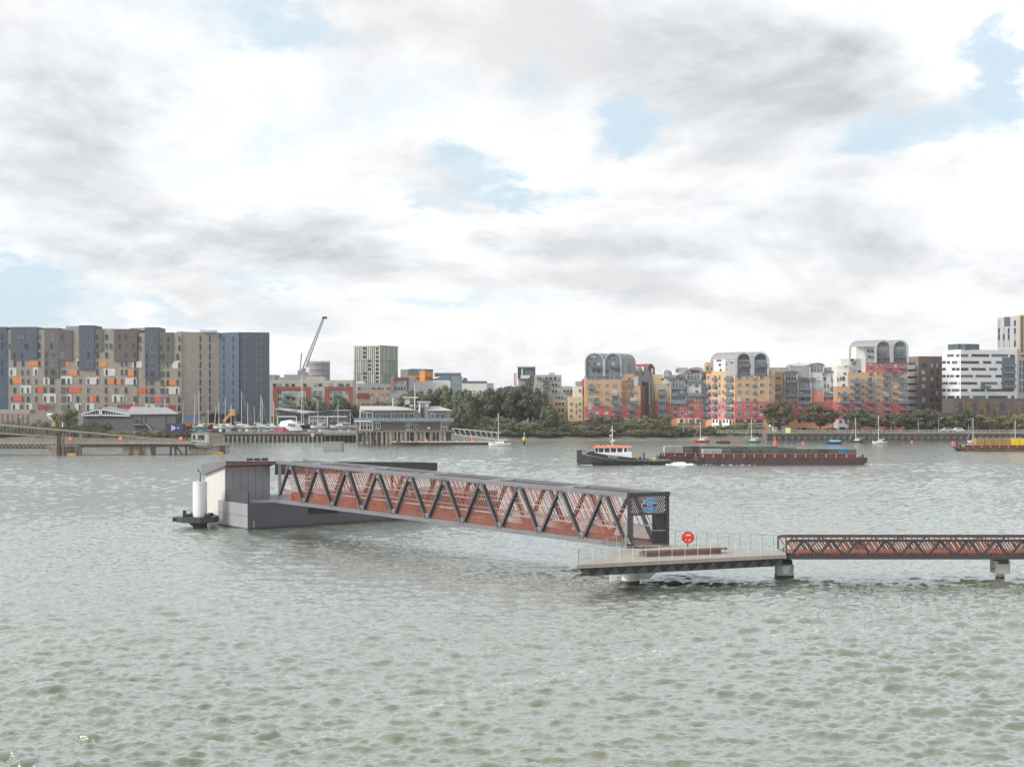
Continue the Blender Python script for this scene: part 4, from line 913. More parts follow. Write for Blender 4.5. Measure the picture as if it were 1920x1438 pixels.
# ---------------------------------------------------------------- panelled apartment block at left
def left_block():
    brick = mat('tan_brick', (.262, .236, .205), .9, 0, .22, 1.2, .15, 4); brick2 = mat('tan_brick_light', (.295, .265, .23), .9, 0, .2, 1.2, .15, 4)
    blue = mat('slate_blue_tile', (.065, .082, .11), .55, 0, .2, .9); navy = mat('navy_tile', (.045, .075, .115), .5, 0, .28, 1.1); oliv = mat('olive_grey_panel', (.105, .102, .092), .6, 0, .1); brn = mat('plum_brown_panel', (.105, .078, .082), .6, 0, .1)
    wht = mat('offwhite_panel', (.50, .49, .475), .6, 0, .08); org = mat('orange_panel', (.55, .20, .06), .5, 0, .1); rdo = mat('red_orange_panel', (.50, .10, .055), .5, 0, .1); drd = mat('dark_red_panel', (.28, .05, .045), .5, 0, .1)
    c1 = Zm(0, 580, 5.135); c2 = Zm(240, 580, 4.957)
    F1 = Face(0, 478, 340, 478, c1); F2 = Face(0, 478, 340, 478, c2)
    T = thing('apartment_block', 'long tan brick apartment block with orange white and slate blue panels', 'building', (-150, 480, 3))
    wall(F1, T, brick, 65, 195, 1335, 1000, 18); wall(F2, T, brick, 82, 215, 500, 1000, 18)
    wall(F1, T, navy, -180, 170, 68, 960, 19, .3)
    Ff = Face(340, 478.2, 412, 482, c2); wall(Ff, T, brick2, 498, 212, 850, 1000, 17.5)
    Fg = Face(411, 482, 447, 477, c2); Fh = Face(447, 477, 505, 479, c2)
    wall(Fg, T, navy, 850, 216, 1032, 955, 14, .1); wall(Fh, T, blue, 1032, 214, 1312, 955, 13.8, .0)
    wall(Fh, T, brick, 1000, 950, 1308, 1040, 13.5, -.3)
    clad = ((F1, blue, 108, 170, 360, 482, .5), (F1, oliv, 432, 180, 570, 655, .45), (F1, brn, 570, 202, 698, 495, .4), (F1, blue, 765, 155, 912, 577, .6), (F1, oliv, 912, 192, 990, 405, .4), (F1, brn, 1100, 190, 1322, 500, .45),
                                 (F2, blue, 160, 168, 288, 648, .6), (F2, oliv, 289, 215, 416, 492, .4))
    for F, m, x0, y0, x1, y1, o in clad:
        F.box('cladding_panel', m, T, x0, y0, x1, y1, -.2 if y0 > 200 else -9, o)
    pl = mat('plant_screen', (.23, .25, .28), .5, 0, .1)
    F1.box('roof_plant', pl, T, 623, 160, 775, 200, -10, -1); F2.box('roof_plant', pl, T, 10, 172, 165, 200, -10, -1)
    F1.box('roof_plant', M['steel_light'], T, 975, 180, 1060, 200, -6, -2); F2.box('roof_plant', M['steel_light'], T, 655, 190, 795, 212, -6, -2)
    F2.box('roof_plant', M['steel_light'], T, 440, 200, 480, 214, -6, -2)
    for F, m, L in ((F1, wht, ((87, 565, 160, 642), (318, 560, 368, 638), (418, 655, 482, 725), (197, 733, 302, 808), (418, 810, 542, 900), (108, 908, 187, 962), (247, 905, 313, 972), (585, 642, 698, 718), (650, 822, 692, 892), (722, 908, 785, 972), (830, 908, 912, 968), (832, 655, 955, 722), (1000, 573, 1110, 642), (1208, 660, 1318, 727), (1078, 823, 1192, 892), (735, 480, 762, 555))),
                    (F1, org, ((278, 487, 370, 540), (108, 655, 210, 710), (632, 490, 662, 548), (665, 582, 745, 635), (945, 500, 1028, 553), (1035, 665, 1105, 720), (1115, 672, 1163, 720), (1225, 587, 1295, 640))),
                    (F1, rdo, ((350, 745, 438, 800), (122, 828, 220, 882), (630, 748, 660, 800), (668, 748, 778, 802), (862, 830, 928, 885))),
                    (F1, drd, ((360, 915, 425, 965), (445, 915, 478, 965), (1165, 912, 1300, 945))),
                    (F2, wht, ((42, 485, 60, 542), (78, 482, 132, 543), (415, 482, 485, 550), (358, 722, 482, 788), (160, 882, 250, 930))),
                    (F2, org, ((340, 655, 358, 705), (378, 652, 448, 703))), (F2, rdo, ((84, 730, 205, 775), (238, 810, 300, 858), (335, 815, 365, 858))), (F2, drd, ((370, 890, 440, 940),))):
        for r in L: band(F, T, m, *r, front=.12)
    R1 = {265: '25 200W 378 515w 600 855 935 1025 1148 1213 1280', 350: '25 92 258w 378 498 607w 672 855 940 1025 1065 1155 1215 1287', 437: '142 213 378 450 515w 605w 672 855 940 1025 1148 1215 1298',
          520: '25 142 220 378 450 513w 610w 752 855 940 1172 1215 1300', 603: '25 110 212 267 347 450 515w 613w 752 937 1027 1172 1218 1300', 690: '110 220 272 347 447 500w 610w 662 773 850 940 1020 1110 1173 1298',
          775: '140 215 270 352 432 502w 607w 650 848 1020 1112 1213', 860: '115 215 270 347 435 502w 610w 662 747 850 937 1020 1110 1170 1298', 940: '135 208 265 435 500w 607w 660 770 848 1020 1145'}
    R2 = {275: '108 228w 310 378 478', 355: '108 222 310 375 478', 437: '178 228w 320w 373 460', 517: '65 178 228w 320w 370 475', 597: '65 178 228w 320w 370 475', 677: '63 172 222w 320w 370 460', 755: '172 222w 320w 368 455', 833: '65 172 222w 318w 370 475', 912: '195 320w 475'}
    for F, R in ((F1, R1), (F2, R2)):
        for y, s in R.items():
            for t in s.split():
                w = 86 if t[-1] == 'W' else 38 if t[-1] == 'w' else 19; x = int(t.rstrip('Ww'))
                if F is F1 and x < 60: winc(F, T, x, y, 14, 70, 'slim', 'dark', M['pane'], front=.42, back=.2); continue
                o = max([a[6] for a in clad if a[0] is F and a[2] < x < a[4] and a[3] < y < a[5]]+[.12])
                winc(F, T, x, y+4, w, 54, 'two' if w > 30 else 'slim', RW.choice(['dark', 'grey']), M['pane'] if w < 30 else RW.choice([M['pane'], M['pane_b']]), front=o+.10, back=o-.05)
    for y in (275, 355, 437, 517, 597, 677, 755, 833, 912):
        for x in (672, 760): winc(Ff, T, x, y, 14, 62, 'slim', 'dark', M['pane'], front=.08)
        for x in (893, 980): winc(Fg, T, x, y+6, 13, 58, 'slim', 'dark', M['pane'], front=.2)
        for x in (1088, 1203, 1238): winc(Fh, T, x, y+8, 13, 58, 'slim', 'grey', M['pane'], front=.08)
left_block()

# ---------------------------------------------------------------- middle distance town
def mid_town():
    c = Zm(500, 580, 5.136)
    F = Face(500, 540, 700, 540, c)
    cream = mat('cream_render', (.42, .40, .36), .8, 0, .1); redf = mat('red_brick_frame', (.30, .075, .055), .8, 0, .15, 1); gry = mat('grey_render', (.30, .30, .31), .8, 0, .1); wht = mat('white_render', (.62, .62, .61), .7, 0, .08)
    T = thing('apartment_block', 'cream flats with red brick frames behind the boatyard sheds', 'building', F.p(250, 900))
    wall(F, T, cream, 30, 682, 830, 990, 12); wall(F, T, gry, -10, 630, 85, 690, 10, -.5)
    wall(F, T, gry, 165, 628, 370, 690, 8, -1, 20, 'roof_plant'); wall(F, T, cream, 370, 645, 550, 690, 8, -.5, 20, 'penthouse'); wall(F, T, gry, 95, 655, 365, 690, 8, -.8, 20, 'roof_plant')
    for x0, x1 in ((62, 415), (560, 828)):
        for r in ((x0, 745, x1, 772), (x0, 772, x0+35, 990), (x1-35, 772, x1, 990)): band(F, T, redf, *r, front=.5, name='brick_frame')
    for x in (75, 120, 195, 255, 365, 470, 515, 615, 700, 725, 780): winc(F, T, x, 728, 30, 26, 'two', 'dark')
    for y in (800, 860, 920):
        for x in (125, 205, 260, 340, 465, 515, 620, 660, 705, 770): winc(F, T, x, y, 36, 40, 'two', 'pale')
    for y in (830, 890):
        for x in (210, 480, 690): balc(F, T, x-38, y-18, x+38, y+6, BM[1])
    band(F, T, mat('teal_panel', (.10, .22, .27), .6, 0, .1), 145, 845, 185, 950, .1); band(F, T, mat('teal_panel', (.1, .2, .2)), 635, 830, 690, 860, .1)
    # round tower in scaffolding with the crane
    p = F.p(362, 690, -40); r = 107/5.136/FP*p.y; h = CAMH-(c(0, 505)[1]-HY)/FP*p.y
    T2 = thing('round_tower', 'round pale tower wrapped in scaffolding behind the flats', 'tower', (p.x, p.y, 3))
    MB().tube((p.x, p.y, 3), (p.x, p.y, h), r*.93, k=32).build('drum', mat('tower_grey', (.33, .33, .34), .7, 0, .2, .8), T2)
    for i in range(30):
        a = 6.283*i/30; MB().bar((p.x+r*math.cos(a), p.y+r*math.sin(a), 3), (p.x+r*math.cos(a), p.y+r*math.sin(a), h+.6), .14, .14).build('scaffold_pole', M['steel_light'], T2)
    for j in range(6): MB().ring((p.x, p.y, h-1.0-j*2.6), (1, 0, 0), (0, 1, 0), r*.94, r*1.03, .14, 32).build('scaffold_lift', M['steel_light'], T2)
    cg = mat('crane_grey', (.24, .25, .27), .5)
    base = W(570, 700, 560); tip = W(607, 596, 560)
    T3 = thing('tower_crane', 'grey luffing crane with its jib raised above the town', 'crane', (base.x, base.y, 3))
    MB().box(base.x-1, base.y-1, 3, base.x+1, base.y+1, base.z+2).build('crane_mast', M['steel'], T3)
    d = (tip-base); n = 26; up = Vector((-d.z, 0, d.x)).normalized()*.95; dy = Vector((0, .8, 0))
    a0 = base+Vector((0, 0, 2))
    for s, e in ((up, dy), (up, -dy), (-up, dy), (-up, -dy)): MB().bar(a0+s*.7+e, tip+s*.3+e*.4, .24, .24).build('jib_chord', cg, T3)
    mb = MB()
    for i in range(n):
        q0 = a0.lerp(tip, i/n); q1 = a0.lerp(tip, (i+1)/n); f = .7-.35*i/n
        mb.bar(q0+up*f*(1 if i % 2 else -1)-dy*f, q1+up*f*(-1 if i % 2 else 1)-dy*f, .13, .13); mb.bar(q0+up*f*(-1 if i % 2 else 1)+dy*f, q1+up*f*(1 if i % 2 else -1)+dy*f, .13, .13)
    mb.build('jib_lacing', cg, T3)
    MB().box(tip.x-.6, tip.y-.6, tip.z-.4, tip.x+1.4, tip.y+.6, tip.z+.5).build('jib_head', M['steel_dark'], T3)
    MB().box(base.x-2.6, base.y-1.2, base.z-1, base.x+1.2, base.y+1.2, base.z+1.2).build('machinery_deck', cg, T3); MB().box(base.x+1, base.y-1.6, base.z+.5, base.x+2.6, base.y-.2, base.z+2.6).build('crane_cab', M['white'], T3)
    MB().bar(base+Vector((-1.8, 0, 1)), base+Vector((-1, 0, 9)), .4, .4).build('a_frame', M['steel'], T3)
    # green striped tower
    c4 = Zm(640, 640, 6.0); Fa = Face(663, 590, 712, 585, c4); Fb = Face(712, 585, 746, 600, c4)
    T = thing('residential_tower', 'residential tower with green white and grey vertical strips', 'tower', Fa.p(300, 470))
    core = mat('tower_core', (.10, .105, .105), .7, 0, .15); wall(Fa, T, core, 140, 62, 435, 480, 12); wall(Fb, T, core, 435, 60, 634, 480, 8)
    gm = [mat('strip_green', (.25, .36, .27), .6, 0, .08), mat('strip_pale', (.50, .50, .45), .6, 0, .06), mat('strip_sage', (.40, .42, .36), .6, 0, .06), mat('strip_grey', (.36, .365, .355), .6, 0, .06), mat('strip_lime', (.40, .44, .28), .6, 0, .06)]
    rng = random.Random(3)
    for F_, xs in ((Fa, [145+i*21.5 for i in range(14)]), (Fb, [440+i*16.5 for i in range(12)])):
        for i, x in enumerate(xs):
            for j, (y0, y1) in enumerate(((56, 216), (220, 362), (366, 472))):
                m = gm[rng.choice((1, 1, 2, 3))] if j == 0 else gm[rng.choice((0, 0, 1, 3, 2))] if j == 1 else gm[rng.choice((0, 3, 3, 1))]
                F_.box('facade_strip', m, T, x, y0, x+(12.5 if F_ is Fa else 8.5), y1, -.2, .35)
    for k, x in ((0, 268), (1, 322), (0, 408)):
        for j in range(9):
            y = 92+j*46.5
            if (x == 322 and not 3 <= j <= 5) or (x == 268 and 3 <= j <= 5): continue
            Fa.box('loggia', M['pane'], T, x-17, y-22, x+17, y+4, -.2, .40); Fa.box('balcony_front', gm[3], T, x-17, y+6, x+17, y+14, -.2, .45)
    Fa.box('parapet', gm[2], T, 138, 50, 436, 58, -1, .4); Fb.box('parapet', gm[2], T, 436, 50, 637, 60, -1, .4); wall(Fa, T, core, 315, 28, 350, 56, 4, -4, 30, 'lift_housing')
    # low buildings to the right of it
    F = Face(655, 560, 930, 560, c4)
    T = thing('office_block', 'white and grey stepped block at the foot of the striped tower', 'building', F.p(300, 700))
    wall(F, T, wht, 98, 447, 250, 720, 8); wall(F, T, gry, 180, 475, 560, 720, 10, .3); wall(F, T, mat('buff_brick', (.36, .27, .20), .9, 0, .15, 1), 182, 545, 590, 760, 9, .5)
    band(F, T, mat('maroon_panel', (.20, .045, .05), .7), 176, 585, 315, 640, .8)
    for x in (200, 245, 305, 365, 420, 460, 530): winc(F, T, x, 530, 34, 18, 'two', 'dark', front=.4, back=.3)
    for y in (600, 645, 690):
        for x in (230, 345, 400, 460, 520, 560): winc(F, T, x, y, 26, 26, 'two', 'pale', front=.6, back=.5)
    T = thing('office_block', 'glazed block with maroon frame beside the orange school', 'building', F.p(690, 600))
    Fm = Face(730, 550, 800, 550, c4)
    wall(Fm, T, gry, 560, 405, 822, 720, 9); band(Fm, T, mat('maroon_panel', (.2, .045, .05)), 590, 405, 752, 432, .5, name='frame_panel'); band(Fm, T, mat('maroon_panel', (.2, .045, .05)), 735, 432, 752, 560, .5, name='frame_panel'); band(Fm, T, mat('rose_panel', (.34, .17, .16), .7), 552, 415, 590, 560, .4, name='frame_panel')
    band(Fm, T, mat('blue_grey_panel', (.22, .25, .29), .5), 755, 410, 822, 560, .3)
    for x in (600, 622, 648, 672, 695, 718): winc(Fm, T, x, 462, 17, 54, 'slim', 'pale', front=.1)
    for x in (560, 590, 620, 650, 680, 710): winc(Fm, T, x, 530, 17, 40, 'slim', 'dark', front=.1)
    T = thing('school_building', 'bright orange school with dark slate roof on the rise', 'building', F.p(900, 600))
    Fs = Face(760, 620, 835, 620, c4); Ft = Face(797, 618, 832, 628, c4); org = mat('school_orange', (.56, .23, .045), .7, 0, .12); slate = mat('slate_roof', (.12, .13, .15), .6, 0, .15)
    wall(Fs, T, org, 752, 384, 942, 520, 10); wall(Fs, T, slate, 752, 312, 940, 384, 9, -.3, None, 'roof'); wall(Ft, T, org, 940, 335, 1032, 520, 8); wall(Ft, T, slate, 940, 314, 1030, 336, 8, .1, None, 'roof')
    wall(Fs, T, gry, 665, 315, 760, 500, 8, -.5)
    for x in (832, 850, 866, 905, 925): winc(Fs, T, x, 415, 9, 30, 'slim', 'dark', front=.1)
    for x in (955, 985, 1008): winc(Ft, T, x, 415, 12, 34, 'slim', 'dark', front=.1)
    for x in (775, 800, 830, 880, 925): wall(Fs, T, M['steel_light'], x, 296+RW.random()*8, x+14, 314, 2, -3, 28, 'roof_vent')
    T = thing('sports_hall', 'low hall with blue glazed gable and white walls above the trees', 'building', F.p(1200, 600))
    Fh = Face(805, 600, 930, 600, c4); bl = mat('blue_glazing', (.10, .19, .28), .25, 0, .2, .5)
    wall(Fh, T, wht, 820, 448, 1230, 560, 10); MB().prism([Fh.p(1020, 438, .2), Fh.p(1215, 438, .2), Fh.p(1215, 385, .2), Fh.p(1190, 385, .2), Fh.p(1020, 425, .2)], (0, 8, 0)).build('glazed_gable', bl, T)
    wall(Fh, T, mat('grey_green_panel', (.19, .25, .25), .6), 1215, 395, 1355, 455, 8, -.2); wall(Fh, T, slate, 1040, 352, 1338, 395, 10, -5, None, 'rear_roof'); wall(Fh, T, wht, 1355, 465, 1635, 560, 9, -.2); wall(Fh, T, slate, 1355, 447, 1635, 468, 9, 0, None, 'roof'); wall(Fh, T, gry, 1635, 470, 1712, 560, 7, -.2)
    for i in range(9): wall(Fh, T, M['steel_light'], 1040+i*15, 372+RW.random()*6, 1048+i*15, 396, 2, -2, 26, 'roof_vent')
    MB().prism([Fh.p(1362, 447, -1), Fh.p(1420, 447, -1), Fh.p(1408, 412, -1), Fh.p(1375, 408, -1)], (0, 5, 0)).build('rooflight', slate, T)
mid_town()

# ---------------------------------------------------------------- arched terraces
def arch_bay(F, T, x0, x1, ytop, yspr, ybot, tx, fm, infill, roof, depth, skew, front=.5, rim=None, drop=True):
    """arched frame with glazed infill and a barrel roof running back"""
    u0, zs = F.hit(x0, yspr); u1, _ = F.hit(x1, yspr); xm = (x0+x1)/2; zt_ = F.hit(xm, ytop)[1]; zb_ = F.hit(xm, ybot)[1]
    t = F.hit(x0+tx, yspr)[0]-u0; K = 18; cu = (u0+u1)/2; a = (u1-u0)/2; b = zt_-zs
    def arc(aa, bb): return [(cu-aa*math.cos(math.pi*i/K), zs+bb*math.sin(math.pi*i/K)) for i in range(K+1)]
    ou = [(u0, zb_)]+arc(a, b)+[(u1, zb_)]; iu = [(u0+t, zb_)]+arc(a-t, b-t)+[(u1-t, zb_)]
    n = len(ou); vs = []
    for o, i in zip(ou, iu): vs += [F.pt(*o, front), F.pt(*i, front), F.pt(*i, -.4), F.pt(*o, -.4)]
    fs = []
    for k in range(n-1):
        for e in range(4): fs.append((k*4+e, k*4+(e+1) % 4, (k+1)*4+(e+1) % 4, (k+1)*4+e))
    MB().add(vs, fs+[(0, 1, 2, 3), (4*n-1, 4*n-2, 4*n-3, 4*n-4)]).build('arch_frame', fm, T)
    MB().prism([F.pt(*p) for p in iu], tuple(-F.n.to_3d()*.3)).build('bay_infill', infill, T)
    back = -F.n.to_3d()*depth+F.d.to_3d()*skew
    if roof: MB().loft([[F.pt(*p, -.35) for p in ou], [F.pt(*p, -.35)+back for p in ou]], True, True).build('barrel_roof', roof, T)
    if rim:
        ra = arc(a+.05, b+.05); rb = arc(a+.05+t*.7, b+.05+t*.7); vs = []
        for o, i in zip(rb, ra): vs += [F.pt(*o, front+.3), F.pt(*i, front+.3), F.pt(*i, -.5), F.pt(*o, -.5)]
        fs = [(k*4+e, k*4+(e+1) % 4, (k+1)*4+(e+1) % 4, (k+1)*4+e) for k in range(K) for e in range(4)]
        MB().add(vs, fs+[(0, 1, 2, 3), (4*K+3, 4*K+2, 4*K+1, 4*K)]).build('eaves_rim', rim, T)
ORG = mat('ochre_orange_render', (.445, .285, .17), .85, 0, .09, .7); RED = mat('coral_red_render', (.40, .115, .108), .85, 0, .1, .7); PCH = mat('peach_render', (.58, .31, .19), .85, 0, .08, .7)
SAL = mat('salmon_render', (.55, .22, .16), .85, 0, .08, .7); FRM = mat('arch_frame_white', (.41, .408, .42), .55, 0, .06, .7); INF = mat('bay_grey_cladding', (.17, .18, .195), .45, 0, .2, 1.2); VLT = mat('zinc_vault', (.225, .228, .235), .5, 0, .12, .8)
CRM = mat('cream_wall', (.62, .61, .57), .8, 0, .07); GRW = mat('grey_cladding', (.31, .315, .33), .6, 0, .1); RIM = mat('dark_red_eaves', (.20, .03, .04), .5, 0, .1); BUF = mat('buff_render', (.52, .40, .24), .8, 0, .1); BWH = mat('bay_white_wall', (.50, .51, .52), .6, 0, .12)
def rows_of(F, T, cols, rows, jit=.12):
    """window and balcony grid: cols are (x, kind, width, height)"""
    for y in rows:
        for x, k, w, h in cols:
            if RW.random() < jit and k != 'b': continue
            if k == 'b':
                win(F, T, x-w*.34, y-h*.5, x+w*.34, y+h*.38, 'three', 'pale', front=.03); balc(F, T, x-w/2, y-h*.02, x+w/2, y+h*.46, RW.choice(BM), BG if RW.random() < .6 else None)
            elif k == 'd':
                win(F, T, x-w/2, y-h*.5, x+w/2, y+h*.5, 'door', 'pale'); balc(F, T, x-w*.6, y+h*.05, x+w*.6, y+h*.5, RW.choice(BM), None, .4)
            else: winc(F, T, x, y, w, h, k, 'pale')
def terrace_A():
    c = Zm(1080, 650, 8.9875); F = Face(1097, 462, 1200, 462, c)
    T = thing('arched_apartments', 'orange and red flats under two zinc barrel vaults beside the dark trees', 'building', (40, 462, 3))
    wall(F, T, ORG, 160, 560, 975, 1010, 12); wall(F, T, ORG, 770, 455, 975, 562, 11); wall(F, T, ORG, 975, 660, 1087, 1010, 11.5); wall(F, T, RED, 158, 1005, 1087, 1190, 12.4, .05, None); wall(F, T, PCH, 160, 1190, 1085, 1290, 12.2, .02)
    wall(F, T, GRW, 160, 496, 770, 562, 11, -.3, None); wall(F, T, GRW, 765, 235, 875, 455, 8, -1.5, None, 'penthouse'); wall(F, T, VLT, 875, 240, 940, 455, 5, -3, None, 'lift_shaft')
    for x0, x1 in ((148, 470), (472, 766)): arch_bay(F, T, x0, x1, 104, 245, 496, 20, FRM, INF, VLT, 9, 6.0)
    for o in (0, 312):
        balc(F, T, 255+o, 318, 420+o, 362, BM[1]); [winc(F, T, x+o, 290, 50, 48, 'two', 'grey', front=.06) for x in (315, 385)]
        for x, y, w, h in ((215, 410, 55, 70), (300, 410, 60, 60), (380, 410, 70, 70), (300, 210, 170, 60), (290, 160, 110, 40), (225, 290, 40, 40)): winc(F, T, x+o, y, w, h, 'two', 'grey', front=.05)
    for x in (220, 290, 370, 440, 520, 600, 680, 740): winc(F, T, x, 530, 60, 38, 'two', 'grey', M['pane_b'], front=-.2, back=-.4)
    for x0, y0, x1, y1 in ((200, 605, 315, 720), (595, 735, 715, 840), (285, 850, 405, 960), (590, 855, 715, 962), (900, 860, 1040, 968), (608, 980, 725, 1082), (865, 980, 985, 1082), (200, 1090, 320, 1190), (640, 1095, 730, 1190), (870, 1095, 960, 1190)):
        win(F, T, x0+14, y0, x1-14, y1-18, 'three', 'pale', front=.12); balc(F, T, x0, y0+52, x1, y1, RW.choice(BM[:2]), BG if RW.random() < .4 else None)
    for x, y, w, h in ((370, 645, 44, 42), (515, 645, 46, 42), (645, 645, 55, 75), (775, 645, 44, 42), (893, 645, 80, 42), (895, 540, 60, 70), (235, 780, 50, 85), (345, 765, 55, 42), (515, 778, 48, 80), (775, 768, 44, 42), (900, 785, 52, 85), (990, 768, 70, 42), (235, 885, 75, 45), (525, 885, 90, 48), (770, 885, 44, 42), (235, 1020, 52, 85), (330, 1005, 75, 45), (515, 1020, 48, 85), (765, 1005, 42, 44), (1000, 1005, 36, 40), (358, 1118, 52, 46), (515, 1120, 60, 46), (775, 1120, 44, 44), (1000, 1125, 40, 40), (280, 1238, 100, 44), (400, 1245, 60, 60), (530, 1240, 80, 44)):
        winc(F, T, x, y, w, h, 'door' if h > 60 else 'two', 'pale', front=.2)
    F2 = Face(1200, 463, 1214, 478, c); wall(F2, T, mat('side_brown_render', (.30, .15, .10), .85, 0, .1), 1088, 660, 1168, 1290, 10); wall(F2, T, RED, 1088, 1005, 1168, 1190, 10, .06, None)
    for y in (690, 790, 850, 930, 1060): winc(F2, T, 1105, y, 14, 40, 'slim', 'dark', front=.1)
    F3 = Face(1195, 484, 1229, 490, c)
    T = thing('arched_apartments', 'grey clad flats seen edge on between the orange terraces', 'building', F3.p(1200, 1200))
    wall(F3, T, GRW, 1050, 345, 1330, 1290, 12); wall(F3, T, mat('dark_gap_wall', (.10, .085, .09), .8), 1150, 600, 1215, 1290, 6, .6)
    for x in (970, 1000, 1020, 1105): F3.box('flue', CRM, T, x, 340, x+12, 420, -2, 1)
    for x0, x1, yt in ((1195, 1250, 560), (1250, 1330, 345)): F3.box('white_pier', BWH, T, x0+8, yt+20, x0+26, 980, -.2, .9)
    for y in (450, 620, 760, 880): [winc(F3, T, x, y, 22, 60, 'slim', 'dark', front=.3) for x in (1128, 1272, 1310)]
    MB().tube(F3.p(1265, 360, 0), F3.p(1265, 360, -10), 1.6, k=16).build('barrel_roof', RIM, T)
terrace_A()
def terrace_B():
    c = Zm(1220, 660, 8.983); F = Face(1228, 466, 1340, 466, c)
    T = thing('arched_apartments', 'stepped orange and red flats with two white arched bays and red eaves', 'building', (55, 466, 3))
    wall(F, T, ORG, 80, 580, 335, 835, 11); wall(F, T, RED, 78, 830, 1065, 1120, 12, .03, None); wall(F, T, PCH, 80, 1118, 1065, 1260, 12)
    wall(F, T, ORG, 600, 700, 1062, 835, 11.5); wall(F, T, ORG, 855, 470, 1062, 720, 11); wall(F, T, BUF, 78, 370, 235, 590, 9, -3); wall(F, T, CRM, 225, 380, 460, 600, 9, -2.5); wall(F, T, GRW, 100, 540, 332, 585, 3, -.3, None)
    wall(F, T, BWH, 600, 510, 852, 705, 9, -.1, None); wall(F, T, GRW, 850, 330, 930, 480, 8, -2, None); wall(F, T, BUF, 950, 170, 1062, 480, 8, -3)
    arch_bay(F, T, 330, 602, 430, 490, 880, 14, FRM, INF, VLT, 8, -1.0, rim=RIM); arch_bay(F, T, 590, 852, 305, 352, 700, 14, FRM, BWH, VLT, 9, 1, rim=RIM)
    arch_bay(F, T, 468, 700, 352, 395, 520, 10, RIM, INF, VLT, 5, 0, front=-3.5); arch_bay(F, T, 665, 890, 252, 300, 420, 10, RIM, GRW, VLT, 5, 0, front=-3.6); arch_bay(F, T, 222, 330, 300, 350, 420, 8, CRM, GRW, VLT, 7, 1.5, front=-3)
    MB().loft([[F.p(460, 280, -7), F.p(520, 252, -9), F.p(690, 252, -9)], [F.p(460, 345, -7), F.p(520, 345, -7), F.p(690, 345, -7)]], False).build('roof_sheet', VLT, T)
    win(F, T, 360, 470, 570, 600, 'grid', 'pale', M['pane_b'], front=.06); win(F, T, 615, 345, 835, 470, 'grid', 'pale', M['pane_b'], front=.06)
    balc(F, T, 345, 580, 590, 632, BM[1], BG, .8); balc(F, T, 605, 460, 848, 515, BM[1], BG, .8); balc(F, T, 350, 690, 460, 745, BM[0], BG, .8); balc(F, T, 465, 690, 590, 745, BM[0], None, .8); balc(F, T, 348, 800, 590, 878, BM[0], BG, .8); balc(F, T, 605, 690, 950, 745, BM[0], BG, 1.0)
    for x, y, w, h in ((395, 660, 80, 60), (525, 665, 55, 50), (400, 790, 80, 50), (525, 800, 70, 60), (660, 560, 50, 45), (775, 570, 55, 60), (680, 670, 40, 55), (775, 665, 55, 50), (195, 460, 70, 45), (290, 545, 40, 35)): winc(F, T, x, y, w, h, 'two', 'pale', front=.08)
    for y in (660, 780, 905, 1030): win(F, T, 130, y-42, 250, y+45, 'three', 'pale'); balc(F, T, 118, y, 255, y+68, RW.choice(BM[:2]), BG)
    rows_of(F, T, [(405, 'd', 56, 80), (530, 'two', 62, 66), (668, 'd', 60, 80), (785, 'two', 62, 66)], (925, 1035)); rows_of(F, T, [(668, 'd', 60, 60), (785, 'two', 62, 60)], (800,), 0)
    for y in (570, 690, 810, 920, 1040):
        for x in (900, 985): win(F, T, x-24, y-50, x+24, y+40, 'door', 'pale'); balc(F, T, x-38, y, x+34, y+55, RW.choice(BM), BG)
    for x0, x1 in ((440, 580), (625, 700), (745, 825)): band(F, T, CRM, x0, 1120, x1, 1198, .5, name='townhouse_front'); winc(F, T, (x0+x1)/2+10, 1160, 60, 60, 'two', 'dark', front=.6, back=.5)
    for x in (960, 985): winc(F, T, x, 270, 14, 60, 'slim', 'dark', front=-2.9, back=-3.1)
terrace_B()
